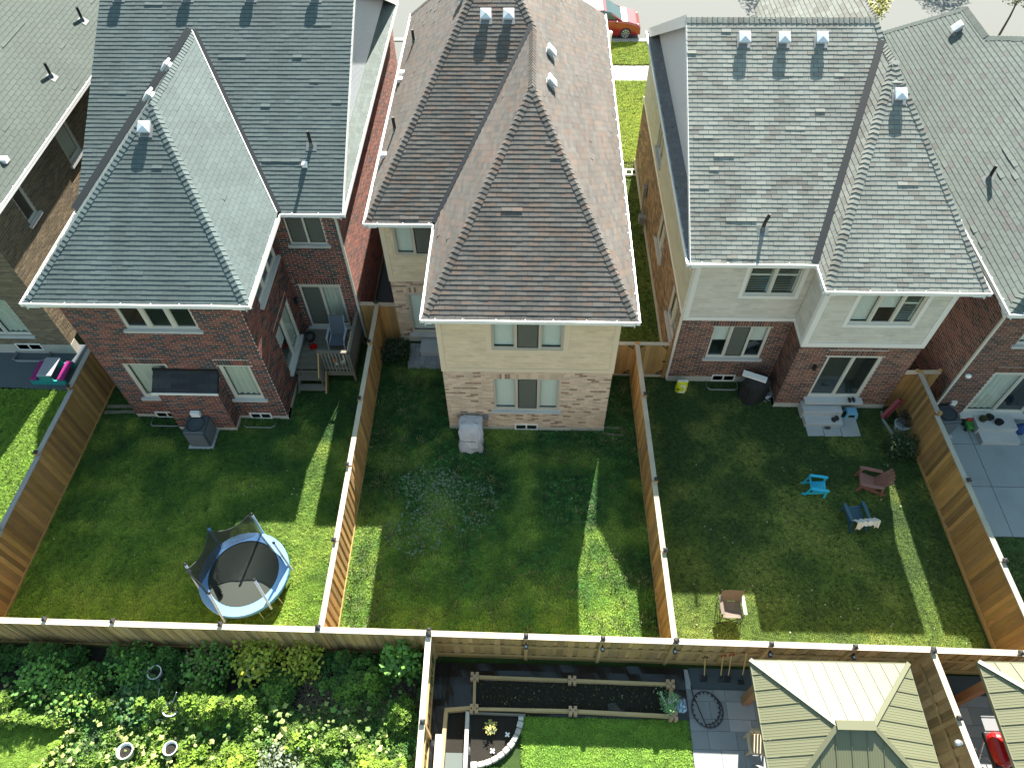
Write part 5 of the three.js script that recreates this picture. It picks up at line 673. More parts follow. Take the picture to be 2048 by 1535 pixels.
function leafyPlant(name, label, cat, c, n, rad, h, cols, size = 0.07, group, open = 0.3) {
  const g = thing(name, label, cat, c, group), st = new MB(), lf = new MB();
  for (let k = 0; k < 9; k++) { const A = R() * 6.28, t = rr(0.3, 0.9) * rad; st.tube([c, add(c, [0.4 * t * Math.cos(A), h * rr(0.3, 0.5), 0.4 * t * Math.sin(A)]), add(c, [t * Math.cos(A), h * rr(0.5, 0.95), t * Math.sin(A)])], 0.008, WHITE, 4, 0.003); }
  for (let k = 0; k < n; k++) {
    const A = R() * 6.28, cl = Math.floor(R() * 7), ca = cl * 0.9 + 0.3, r0 = rad * Math.sqrt(R()), ph = R(), p = add(c, [r0 * Math.cos(A) * 0.75 + 0.25 * rad * Math.cos(ca), h * (0.15 + 0.85 * ph * (1 - open * (r0 / rad) ** 2)) , r0 * Math.sin(A) * 0.75 + 0.25 * rad * Math.sin(ca)]);
    const s = size * rr(0.6, 1.3), d = nrm([rr(-1, 1), rr(-0.4, 0.5), rr(-1, 1)]), q = nrm(cross(d, [rr(-0.4, 0.4), 1, rr(-0.4, 0.4)])), col = mul(pick(cols), rr(0.7, 1.25)), tip = add(p, mul(d, s)), m1 = add(add(p, mul(d, s * 0.5)), mul(q, s * 0.36)), m2 = add(add(p, mul(d, s * 0.5)), mul(q, -s * 0.36)), up = [0, s * 0.1, 0];
    lf.tri(p, m1, add(tip, up), col); lf.tri(p, add(tip, up), m2, col);
  }
  part('stem', st, M.bark, g); part('foliage', lf, M.leaf, g); return g;
}
leafyPlant('shrub', 'dark leafy shrub at the foot of the right fence', 'shrub', [12.55, 0, -13.35], 900, 0.55, 0.75, [[0.025, 0.055, 0.02], [0.035, 0.07, 0.025], [0.02, 0.045, 0.015]], 0.09);
leafyPlant('shrub', 'dark bushy shrub beside the grey pavers in the middle yard', 'shrub', [-4.95, 0, -17.2], 800, 0.6, 0.7, [[0.015, 0.04, 0.015], [0.025, 0.05, 0.02], [0.02, 0.035, 0.012]], 0.09);
{ const c = [12.85, 0, -14.25], g = thing('flower_pot', 'white round flower pot with dry plant beside the leaning planter', 'flower pot', c); part('pot', new MB().lathe(c, [[0, 0], [0.17, 0], [0.25, 0.32], [0.27, 0.34], [0.24, 0.34], [0.22, 0.28], [0, 0.27]], WHITE, 26), std([0.48, 0.55, 0.58], 0.5), g); const m = new MB(); for (let k = 0; k < 520; k++) { const A = R() * 6.28, r = 0.3 * Math.sqrt(R()), p = add(c, [r * Math.cos(A) + 0.1, rr(0.3, 0.6), r * Math.sin(A) - 0.12]); m.tri(p, add(p, [rr(-0.08, 0.08), rr(-0.05, 0.08), rr(-0.08, 0.08)]), add(p, [rr(-0.05, 0.05), rr(-0.05, 0.05), rr(-0.05, 0.05)]), mul([0.05, 0.045, 0.03], rr(0.4, 1.3))); } part('plant', m, M.leaf, g); }
{ const g = thing('garden_edging', 'curved pale garden edging strip by the right fence', 'edging', [12.45, 0, -14.5]); const pts = [[12.42, -14.95], [12.38, -14.6], [12.46, -14.3], [12.55, -13.95], [12.62, -13.85]]; for (let i = 0; i < 4; i++) part('strip', new MB().bar([pts[i][0], 0.06, pts[i][1]], [pts[i + 1][0], 0.06, pts[i + 1][1]], 0.03, 0.14), M.lead, g); }

// ---------------------------------------------------------------- far right patio
{ const m = new MB(); for (const [a, b, c, d] of [[13.5, 15.38, -14.95, -13.86], [15.4, 19, -14.95, -13.86], [13.45, 15.38, -13.84, -12.2], [15.4, 19, -13.84, -12.2], [13.4, 15.38, -12.18, -10.4], [15.4, 19, -12.18, -10.4]]) m.slab([[a, c], [b, c], [b, d], [a, d]], -0.4, -0.24); struct('concrete_patio', m, std([0.27, 0.315, 0.335], 0.9, { map: nConc, ...bump(nGran, 0.001) })); }
{ const g = thing('door_steps', 'two concrete steps on the patio at the right edge', 'steps', [16, -0.24, -14.3]); part('step', new MB().box([15.54, -0.3, -14.85], X, UP, Z, 1.34, 0.41, 0.58), M.concrete, g); part('step', new MB().box([15.62, -0.3, -14.27], X, UP, Z, 1.28, 0.22, 0.44), M.concrete, g); }
{ const c = [15.42, -0.25, -14.58], g = thing('toy_truck', 'green and red toy standing by the patio steps', 'toy', c); part('body', new MB().add(new RoundedBoxGeometry(0.24, 0.16, 0.34, 2, 0.05), new THREE.Matrix4().setPosition(c[0], c[1] + 0.14, c[2] + 0.04)), std([0.04, 0.22, 0.04], 0.5), g); part('cab', new MB().add(new RoundedBoxGeometry(0.2, 0.2, 0.16, 2, 0.05), new THREE.Matrix4().setPosition(c[0] + 0.02, c[1] + 0.2, c[2] - 0.16)), M.red, g); for (const [a, b] of [[-1, -1], [1, -1], [-1, 1], [1, 1]]) part('wheel', new MB().lathe([c[0] + a * 0.12, c[1], c[2] + 0.04 + b * 0.12], [[0.03, 0], [0.06, 0.02], [0.06, 0.08], [0.03, 0.1]], WHITE, 10), M.black, g); }
for (const [lab, x, z, r, col] of [['olive plant tray on the top patio step', 15.78, -14.63, 0.13, [0.05, 0.06, 0.015]], ['round dark pot on the top patio step', 16.03, -14.7, 0.14, [0.02, 0.025, 0.02]], ['black cap beside the pots on the patio step', 16.28, -14.5, 0.14, [0.015, 0.015, 0.018]]]) { const g = thing('small_pot', lab, 'pot', [x, 0.11, z]); part('body', new MB().lathe([x, 0.11, z], [[0, 0], [r * 0.8, 0], [r, 0.12], [r * 0.9, 0.13], [r * 0.7, 0.09], [0, 0.09]], WHITE, 18), std(col, 0.8), g); part('fill', new MB().lathe([x, 0.2, z], [[r * 0.75, 0], [r * 0.4, 0.04], [0, 0.05]], WHITE, 12), std(mul(col, 0.6), 1), g); }
{ const g = thing('tote_bag', 'blue fabric bag slumped beside the patio steps', 'bag', [17.1, -0.24, -14.4]); part('bag', new MB().lathe([17.1, -0.24, -14.4], [[0, 0], [0.2, 0.02], [0.22, 0.2], [0.15, 0.36], [0.05, 0.42], [0, 0.4]], WHITE, 18, 1, 0.8), std([0.02, 0.06, 0.2], 0.8), g); part('handle', new MB().tube([[17.0, 0.15, -14.4], [17.05, 0.28, -14.4], [17.15, 0.28, -14.4], [17.2, 0.15, -14.4]], 0.012), M.black, g); }

// ---------------------------------------------------------------- far left yard
{ const m = new MB(); m.slab([[-21.5, -17], [-15.2, -17], [-15.2, -14.8], [-16.1, -14.9], [-21.5, -15.1]], -0.1, 0.72); struct('gravel_patio', m, M.gravel); }
{ const c = [-16.94, 0.72, -15.55], g = thing('picnic_table', 'childs plastic picnic table with grey top, magenta benches and teal base', 'table', c), teal = std([0.03, 0.28, 0.27], 0.5), mag = std([0.24, 0.01, 0.14], 0.5), P = (x, y, z) => new THREE.Matrix4().setPosition(c[0] + x, c[1] + y * 0.97, c[2] + z); part('table_top', new MB().add(new RoundedBoxGeometry(0.52, 0.06, 0.86, 2, 0.028), P(0, 0.5, 0)), std([0.27, 0.29, 0.33], 0.6), g); for (const s of [-1, 1]) part('bench', new MB().add(new RoundedBoxGeometry(0.26, 0.06, 0.86, 2, 0.028), P(0.48 * s, 0.28, 0)), mag, g); for (const s of [-1, 1]) { part('leg', new MB().slab([[c[0] - 0.62, c[2] + 0.4 * s - 0.03], [c[0] + 0.62, c[2] + 0.4 * s - 0.03], [c[0] + 0.62, c[2] + 0.4 * s + 0.03], [c[0] - 0.62, c[2] + 0.4 * s + 0.03]], 0.72, 0.94), teal, g); part('upright', new MB().cbox(c[0], 0.94, c[2] + 0.4 * s, 0.44, 0.24, 0.06), teal, g); } }

// ---------------------------------------------------------------- bottom left: vine garden
{ const m = new MB(); m.slab([[-17, -6.3], [-2.5, -6.2], [-2.4, 1], [-17, 1]], -0.1, 0.02); struct('garden_soil', m, M.soil); }
function pot(label, x, z, r, h, y = 0, tilt = 0) { const g = thing('plant_pot', label, 'flower pot', [x, y, z]); g.rotation.set(tilt, 0, tilt * 0.5); bases.set(g, [0, 0, 0]); const w = std([0.66, 0.68, 0.68], 0.45); part('pot', new MB().lathe([0, 0, 0], [[0, 0], [r * 0.75, 0], [r, h], [r * 1.08, h], [r * 1.08, h + 0.025], [r * 0.93, h + 0.025], [r * 0.88, h * 0.8], [0, h * 0.78]], WHITE, 26), w, g); part('soil', new MB().lathe([0, h * 0.79, 0], [[r * 0.88, 0], [r * 0.4, 0.02], [0, 0.03]], WHITE, 16), M.soil, g); return g; }
pot('white pot under the yellow green shrub by the back fence', -7.42, -5.62, 0.2, 0.3, 0.22); pot('white pot half hidden in dark leaves by the back fence', -10.15, -5.5, 0.18, 0.3, 0.2); pot('white tub with thin sticks in the middle of the vines', -9.42, -4.5, 0.2, 0.34, 0.2, -0.2); pot('white pot among sunlit vines near the bottom', -10.3, -3.5, 0.19, 0.3, 0.2, -0.12); pot('pale pot with dry stalks beside the sunlit white pot', -9.15, -3.6, 0.17, 0.28, 0.2, -0.1);
{ const g = thing('plant_stakes', 'thin grey stakes standing round the white tub', 'stakes', [-9.5, 0, -4.5]); for (const [a, b] of [[[-9.9, 0.2, -4.5], [-9.75, 0.75, -5.0]], [[-9.85, 0.1, -4.35], [-9.8, 0.65, -4.75]], [[-9.95, 0.35, -4.3], [-9.3, 0.5, -4.35]], [[-9.5, 0.3, -4.6], [-9.2, 0.9, -4.9]]]) part('stake', new MB().tube([a, b], 0.012, WHITE, 6), M.lead, g); }
const YG = [[0.27, 0.31, 0.02], [0.2, 0.27, 0.02], [0.33, 0.33, 0.03]], DG = [[0.035, 0.11, 0.02], [0.06, 0.16, 0.03], [0.025, 0.08, 0.02]], MG = [[0.10, 0.24, 0.03], [0.14, 0.3, 0.035], [0.07, 0.18, 0.025]];
leafyPlant('shrub', 'yellow green shrub over the white pot at the back fence', 'shrub', [-7.35, 0.1, -5.85], 620, 0.75, 1.25, YG, 0.12, undefined, 0.4); leafyPlant('shrub', 'yellow green shrub right of the white pot at the back fence', 'shrub', [-6.1, 0, -5.9], 520, 0.65, 1.2, YG, 0.11, undefined, 0.4); leafyPlant('shrub', 'bright green climbing plant in the corner by the post', 'shrub', [-3.35, 0, -5.9], 420, 0.6, 1.55, MG, 0.15); leafyPlant('shrub', 'green shrub left of the half hidden white pot', 'shrub', [-10.9, 0, -5.7], 520, 0.65, 0.8, MG, 0.11); leafyPlant('shrub', 'olive green shrub between the two pots at the back fence', 'shrub', [-8.8, 0, -5.75], 600, 0.75, 0.95, [...MG, [0.1, 0.11, 0.03]], 0.11); leafyPlant('shrub', 'tall green weed clump at the far left of the vines', 'shrub', [-13.2, 0, -5.3], 700, 0.75, 0.9, MG, 0.12); leafyPlant('shrub', 'green weed clump second from the left in the vines', 'shrub', [-12.1, 0, -4.9], 600, 0.7, 0.8, [...MG, [0.18, 0.27, 0.03]], 0.11); leafyPlant('shrub', 'dark green bush below the half hidden white pot', 'shrub', [-10.4, 0, -4.9], 600, 0.8, 0.7, DG, 0.12); leafyPlant('shrub', 'pale grey dusty plant near the bottom of the vines', 'shrub', [-6.3, 0, -3.4], 300, 0.6, 0.6, [[0.2, 0.23, 0.17], [0.15, 0.2, 0.1]], 0.09);

// ---------------------------------------------------------------- bottom middle: raised beds
{
  const m = new MB(), N = 60, K = 26, x0 = -2.5, x1 = 4.45, z0 = -6.06, z1 = -1, P = (i, j) => { const x = x0 + (x1 - x0) * i / N, z = z0 + (z1 - z0) * j / K; return [x, 0.03 + 0.11 * Math.pow(fbm(x * 1.6 + 5, z * 5, 3), 2) + 0.05 * vnoise(x * 2.6, z * 9), z]; }; for (let i = 0; i < N; i++) for (let j = 0; j < K; j++) { const cx = P(i, j)[0], cz = P(i, j)[2]; if (cx > -1.3 && cz > -4.9 + 0.2) continue; m.quad(P(i, j), P(i, j + 1), P(i + 1, j + 1), P(i + 1, j)); } const g = thing('plastic_sheet', 'wrinkled black plastic sheet spread around the raised beds', 'sheet', [0, 0, -5]); part('sheet', m, M.plastic, g); }
{
  const g = thing('raised_bed', 'long raised garden bed with timber rails and notched corner blocks', 'garden bed', [1.3, 0, -5.2]), y = 0.2, C = [[-1.36, -5.64], [1.32, -5.6], [4.0, -5.56], [-1.33, -4.81], [1.32, -4.82], [3.99, -4.75]], t = (a, b) => part('rail', new MB().bar([a[0], y, a[1]], [b[0], y, b[1]], 0.075, 0.19, mul(WHITE, rr(0.9, 1.1))), M.timber, g); t(C[0], C[1]); t(C[1], C[2]); t(C[3], C[4]); t(C[4], C[5]); t(C[0], C[3]); t(C[2], C[5]);
  for (const [x, z] of C) { const b = new MB(); for (const [a, c] of [[-1, -1], [1, -1], [-1, 1], [1, 1]]) b.box([x + (a > 0 ? 0.025 : -0.11), 0, z + (c > 0 ? 0.02 : -0.11)], X, UP, Z, 0.085, 0.34, 0.09); b.box([x - 0.05, 0, z - 0.05], X, UP, Z, 0.1, 0.33, 0.1); part('corner_block', b, std([0.48, 0.33, 0.2], 0.9, { map: nConc }), g); }
  const s = new MB(), P = (i, j) => { const x = -1.3 + 5.25 * i / 60, z = -5.56 + 0.72 * j / 10; return [x, 0.1 + 0.07 * fbm(x * 3, z * 4 + 9, 3), z]; }; for (let i = 0; i < 60; i++) for (let j = 0; j < 10; j++) s.quad(P(i, j), P(i, j + 1), P(i + 1, j + 1), P(i + 1, j)); part('soil', s, M.soil, g, {}); const w = new MB(); for (let k = 0; k < 500; k++) { const x = rr(-1.2, 3.9), z = rr(-5.5, -4.9), q = R() < 0.04 ? [0.22, 0.21, 0.15] : mul([0.04, 0.055, 0.015], rr(0.3, 1.6)), a = [x, 0.15 + rr(0, 0.05), z]; w.tri(a, add(a, [rr(-0.06, 0.06), rr(0, 0.04), rr(-0.06, 0.06)]), add(a, [rr(-0.06, 0.06), rr(0, 0.04), rr(-0.06, 0.06)]), q); } part('seedlings', w, M.leaf, g, { kind: 'stuff' });
}
{ const g = thing('timber_bed', 'L shaped timber frame left of the half round stone bed', 'garden bed', [-1.9, 0, -4]); part('rail', new MB().bar([-2.12, 0.2, -4.76], [-1.42, 0.2, -4.83], 0.1, 0.2), M.timber, g); part('rail', new MB().bar([-2.08, 0.2, -4.72], [-2.1, 0.2, -1.2], 0.1, 0.2), M.timber, g); part('rail', new MB().bar([-1.5, 0.2, -4.74], [-1.45, 0.2, -1.2], 0.1, 0.2), std([0.56, 0.53, 0.48], 0.85, { map: nGrain }), g); part('board', new MB().bar([-2.2, 0.34, -4.15], [-2.18, 0.3, -1.2], 0.2, 0.04), std([0.62, 0.54, 0.42], 0.85, { map: nGrain }), g); part('soil', new MB().slab([[-2.05, -4.72], [-1.52, -4.72], [-1.5, -1.2], [-2.05, -1.2]], 0, 0.12), M.soil, g); }
{ const g = thing('glass_sheet', 'clear plastic sheet lying in the narrow garden frame', 'sheet', [-1.78, 0.2, -3.4]); part('sheet', new MB().box([-2.02, 0.16, -3.75], X, nrm([0, 0.06, 1]).map((q) => -q), UP, 0.48, -2.2, 0.01), std([0.12, 0.14, 0.13], 0.25), g); }
{ const g = thing('stone_bed', 'half round bed of dark soil edged with pale blocks', 'garden bed', [-0.8, 0, -4.2]), arc = Array.from({ length: 12 }, (_, i) => { const A = i / 11 * Math.PI / 2; return [-1.36 + 1.3 * Math.cos(A), -4.75 + 1.28 * Math.sin(A)]; }); part('soil', new MB().slab([[-1.4, -4.75], ...arc], 0, 0.13), M.soil, g); part('back_rail', new MB().bar([-1.36, 0.12, -4.72], [0.05, 0.12, -4.7], 0.05, 0.24), M.oldWood, g);
  for (let i = 0; i < 11; i++) { const a = arc[i], b = arc[i + 1], m = [(a[0] + b[0]) / 2, (a[1] + b[1]) / 2], L = Math.hypot(b[0] - a[0], b[1] - a[1]); part('stone', new MB().add(new RoundedBoxGeometry(L * rr(0.9, 0.99), 0.2, rr(0.13, 0.16), 2, 0.025), new THREE.Matrix4().makeRotationY(-Math.atan2(b[1] - a[1], b[0] - a[0]) + rr(-0.06, 0.06)).setPosition(m[0], 0.09, m[1])), std(mul([0.50, 0.48, 0.44], rr(0.75, 1.1)), 0.9, { map: nBlot }), g); } }
{ const c = [-0.86, 0.13, -4.36], g = thing('potted_plant', 'small potted plant with yellow leaves in the half round bed', 'potted plant', c), m = new MB(); part('pot', new MB().lathe(add(c, [0.04, 0, 0.06]), [[0, 0], [0.07, 0], [0.09, 0.14], [0.08, 0.15], [0, 0.12]], WHITE, 16), std([0.2, 0.3, 0.34], 0.5), g); for (let k = 0; k < 110; k++) { const A = R() * 6.28, r = rr(0, 0.16), p = add(c, [r * Math.cos(A), rr(0.14, 0.28), r * Math.sin(A)]), d = nrm([rr(-1, 1), rr(-0.3, 0.6), rr(-1, 1)]), q = nrm(cross(d, UP)), s = rr(0.04, 0.08); m.tri(p, add(add(p, mul(d, s)), mul(q, s * 0.3)), add(add(p, mul(d, s)), mul(q, -s * 0.3)), mul([0.42, 0.40, 0.1], rr(0.6, 1.2))); } part('leaf', m, M.leaf, g); }
[[-0.42, -4.22], [-0.8, -3.82]].forEach(([x, z], i) => { const g = thing('plant_marker', i ? 'white cross shaped marker in the dark soil nearest the stone edge' : 'white cross shaped marker in the dark soil right of the potted plant', 'marker', [x, 0.13, z]); part('bar', new MB().cbox(x, 0.14, z, 0.14, 0.02, 0.04, WHITE, 0.7).cbox(x, 0.162, z, 0.04, 0.02, 0.14, WHITE, 0.7), M.white, g); });
{ const g = thing('tomato_plant', 'bright feathery green plant at the right end of the raised bed', 'plant', [3.85, 0.1, -5.0]); const c = [3.85, 0.1, -5.0], lf = new MB(), st = new MB(); for (let k = 0; k < 14; k++) { const A = R() * 6.28, r = rr(0.1, 0.36), e = add(c, [r * Math.cos(A), rr(0.3, 0.7), r * Math.sin(A)]); st.tube([c, add(c, [0.3 * r * Math.cos(A), 0.3, 0.3 * r * Math.sin(A)]), e], 0.006, WHITE, 4); for (let q = 0; q < 40; q++) { const p = add(lerp3(c, e, rr(0.35, 1.05)), [rr(-0.09, 0.09), rr(-0.05, 0.09), rr(-0.09, 0.09)]), d = nrm([rr(-1, 1), rr(-0.4, 0.4), rr(-1, 1)]), w = nrm(cross(d, UP)), s = rr(0.03, 0.07); lf.tri(p, add(add(p, mul(d, s)), mul(w, s * 0.25)), add(add(p, mul(d, s)), mul(w, -s * 0.25)), mul([0.13, 0.28, 0.1], rr(0.6, 1.4))); } } part('stem', st, M.leaf, g); part('foliage', lf, M.leaf, g); }
{ const g = thing('soil_sack', 'crumpled blue white sack beside the feathery plant', 'sack', [4.25, 0.05, -5.05]), m = new MB(), P = (i, j) => [4.1 + 0.32 * i / 8, 0.06 + 0.14 * Math.sin(Math.PI * i / 8) * Math.sin(Math.PI * j / 8) + 0.04 * hash(i + 3, j + 9), -5.25 + 0.42 * j / 8]; for (let i = 0; i < 8; i++) for (let j = 0; j < 8; j++) m.quad(P(i, j), P(i, j + 1), P(i + 1, j + 1), P(i + 1, j), mul([0.3, 0.42, 0.55], 0.4 + 1.2 * hash(i * 5, j * 7))); part('sack', m, std(1, 0.35), g); }
[['short handled spade with black grip leaning on the back fence, leftmost tool', 4.98, 4.86, 1.02, M.black], ['garden fork with red grip leaning on the back fence, left of the red spade', 5.42, 5.3, 1.2, M.red], ['spade with red grip leaning on the back fence, right of the fork', 5.62, 5.5, 1.3, M.red], ['long wooden handled hoe leaning on the back fence, nearest the gazebo', 6.0, 5.84, 1.55, null]].forEach(([lab, x, x2, h, grip], i) => {
  const a = [x, 0.06, -5.72], b = [x2, h, -6.05], g = thing('garden_tool', lab, 'garden tool', a); part('handle', new MB().tube([lerp3(a, b, 0.22), b], 0.017), std([0.55, 0.38, 0.14], 0.6), g); if (grip) part('grip', new MB().tube([add(b, [-0.06, 0.02, 0]), add(b, [-0.05, 0.12, 0]), add(b, [0.05, 0.12, 0]), add(b, [0.06, 0.02, 0]), add(b, [0, -0.06, 0])], 0.016, WHITE, 8, 0.016, true), grip, g);
  const hd = new MB(); if (i === 1) for (const k of [-1.5, -0.5, 0.5, 1.5]) hd.tube([add(a, [k * 0.05, 0, 0.02]), add(a, [k * 0.05, 0.24, -0.03]), lerp3(a, b, 0.24)], 0.008); else if (i === 3) hd.cbox(a[0], a[1] - 0.03, a[2], 0.16, 0.03, 0.12); else hd.box(add(a, [-0.09, -0.04, 0.0]), X, nrm(sub(b, a)), nrm(cross(X, nrm(sub(b, a)))), 0.18, 0.3, 0.012); part('head', hd, M.blackMatte, g); part('socket', new MB().tube([lerp3(a, b, 0.12), lerp3(a, b, 0.26)], 0.02), M.blackMatte, g); });

// ---------------------------------------------------------------- bottom right: paver patio and gazebos
{
  const g = thing('paver_patio', 'patio of large grey pavers under the olive gazebo', 'patio', [7, 0, -4]), rows = [0.3, 0.45, 0.3, 0.45, 0.45, 0.3, 0.45, 0.45, 0.45, 0.45]; let z = -5.5, q = 0;
  for (const d of rows) { let x = 4.45; while (x < 10.4) { const w = Math.min(pick([0.45, 0.6, 0.6, 0.3, 0.75]), 10.45 - x); if (w > 0.05) part('paver', new MB().box([x + 0.004, -0.05, z + 0.004], X, UP, Z, w - 0.008, 0.09 + rr(-0.002, 0.003), d - 0.008, mul(WHITE, rr(0.88, 1.1))), x < 4.9 ? M.paver[1] : M.paver[(q++) % 3], g); x += w; } z += d; }
  z = -5.5; const g2 = thing('paver_patio', 'dark paver patio under the right gazebo with red barbecue', 'patio', [12.5, 0, -4]); for (const d of rows) { let x = 10.95; while (x < 15.5) { const w = pick([0.45, 0.6, 0.6, 0.3, 0.75]); part('paver', new MB().box([x + 0.004, -0.05, z + 0.004], X, UP, Z, w - 0.008, 0.09 + rr(-0.002, 0.003), d - 0.008, mul(WHITE, rr(0.88, 1.1))), M.paver[(q++) % 3], g2); x += w; } z += d; }
  const s = new MB(); s.slab([[4.6, -6.08], [16, -6.0], [16, -5.5], [4.6, -5.5]], -0.1, 0.015); s.slab([[4.42, -6.0], [16, -5.5], [16, 2], [4.42, 2]].map((p, i) => (i < 2 ? [p[0], -5.5] : p)), -0.2, -0.02); struct('gravel_strip', s, M.gravel); const l = new MB(); l.slab([[-1.3, -4.7], [4.4, -4.7], [4.4, 2], [-1.3, 2]], -0.2, 0.0); struct('lawn', l, M.turf);
  const sl = thing('edging_stone', 'pale flat stone between the black sheet and the gravel strip', 'stone', [4.5, 0, -5.8]); part('stone', new MB().slab([[4.36, -6.02], [4.56, -6.02], [4.62, -5.5], [4.46, -5.5]], -0.02, 0.06), M.slab, sl);
}
{ const g = thing('edging_coil', 'black toothed lawn edging coiled on the pavers', 'edging', [5, 0, -5]), pts = []; for (let k = 0; k <= 60; k++) { const A = -1.2 + k / 60 * 9.2, r = 0.46 + 0.05 * Math.sin(A * 0.5), off = k / 60 * 0.12; pts.push([5.02 - off + r * 0.82 * Math.cos(A), 0.06 + k * 0.0012, -4.98 + r * 0.92 * Math.sin(A)]); } pts.push([4.62, 0.1, -5.35], [4.6, 0.06, -5.6]); part('strip', new MB().tube(pts, 0.014, WHITE, 5), M.black, g); const t = new MB(); for (let k = 0; k < 60; k += 2) { const c = lerp3(pts[k], [5.0, 0.06, -4.98], 0.12); t.bar(pts[k], [c[0], 0.07, c[2]], 0.03, 0.02); } part('tooth', t, M.black, g, { kind: 'stuff' }); }
function gazebo(label, x0, x1, z0, z1, e, rx0, rx1, rz, top) {
  const g = thing('gazebo', label, 'gazebo', [(x0 + x1) / 2, 0, (z0 + z1) / 2]), A = [x0, e, z0], B = [x1, e, z0], C = [x1, e, z1], D = [x0, e, z1], r0 = [rx0, top, rz], r1 = [rx1, top, rz];
  const face = (P, u) => { // ribbed metal panels laid side by side along the eave
    const n = nrm(cross(sub(P[1], P[0]), sub(P[2], P[0]))), v = cross(n, u), p0 = P[0], to2 = (q) => [dot(sub(q, p0), u), dot(sub(q, p0), v)], to3 = (q, h) => add(add(add(p0, mul(u, q[0])), mul(v, q[1])), mul(n, h)), P2 = P.map(to2), L = Math.max(...P2.map((q) => q[0])), H = Math.max(...P2.map((q) => q[1])), N = Math.round(L / 0.37), w = L / N;
    for (let i = 0; i < N; i++) { const mb = new MB(), prof = []; for (let s = 0; s < 6; s++) { const a = i * w + s * w / 6, d = w / 6; prof.push([a, 0], [a + d * 0.62, 0], [a + d * 0.7, 0.004], [a + d * 0.92, 0.004]); } prof.push([(i + 1) * w - 0.012, 0], [(i + 1) * w - 0.01, s0], [(i + 1) * w, s0], [(i + 1) * w, -0.004]);
      for (let s = 0; s < prof.length - 1; s++) { const [a, h0] = prof[s], [b, h1] = prof[s + 1]; const c = clip([[a, 0], [Math.max(b, a + 1e-4), 0], [Math.max(b, a + 1e-4), H], [a, H]], P2); if (c.length < 3) continue; const q = c.map((p) => to3(p, Math.abs(p[0] - a) < 1e-3 * 0.5 + (b - a) / 2 ? h0 : h1)); for (let k = 1; k < q.length - 1; k++) mb.tri(q[0], q[k], q[k + 1]); } if (mb.p.length) part('roof_panel', mb, M.roofMetal, g); }
  }, s0 = 0.022;
  face([D, C, r1, r0], X); face([B, A, r0, r1], [-1, 0, 0]); face([A, D, r0], Z); face([C, B, r1], [0, 0, -1]);
  for (const [a, b] of [[A, r0], [B, r1], [C, r1], [D, r0]]) part('hip_trim', new MB().bar(add(a, [0, 0.035, 0]), add(b, [0, 0.035, 0]), 0.1, 0.03), M.roofTrim, g); part('ridge_trim', new MB().bar(add(r0, [-0.04, 0.05, 0]), add(r1, [0.04, 0.05, 0]), 0.2, 0.05), M.roofTrim, g);
  for (const [a, b] of [[A, B], [B, C], [C, D], [D, A]]) { part('eave_trim', new MB().bar(add(a, [0, -0.04, 0]), add(b, [0, -0.04, 0]), 0.03, 0.1), M.roofTrim, g); }
  const px = [x0 + 0.42, x1 - 0.42], pz = [z0 + 0.36, z1 - 0.36]; for (const x of px) for (const z of pz) { part('post', new MB().cbox(x, 0, z, 0.2, e - 0.05, 0.2), M.post, g); for (const [dx, dz] of [[Math.sign((x0 + x1) / 2 - x), 0], [0, Math.sign((z0 + z1) / 2 - z)]]) part('brace', new MB().bar([x + dx * 0.08, e - 0.75, z + dz * 0.08], [x + dx * 0.66, e - 0.16, z + dz * 0.66], 0.1, 0.1), M.post, g); }
  for (const z of pz) part('beam', new MB().bar([px[0] - 0.3, e - 0.12, z], [px[1] + 0.3, e - 0.12, z], 0.1, 0.18), M.post, g); for (const x of px) part('beam', new MB().bar([x, e - 0.12, pz[0] - 0.25], [x, e - 0.12, pz[1] + 0.25], 0.09, 0.16), M.post, g); return g;
}
gazebo('large gazebo with ribbed olive metal hip roof on timber posts', 5.6, 9.49, -5.58, -2.3, 2.5, 7.08, 7.87, -3.94, 3.3);
gazebo('second olive metal roofed gazebo at the right edge over the red barbecue', 11.22, 15.1, -5.66, -2.38, 2.5, 12.8, 13.5, -4.0, 3.3);
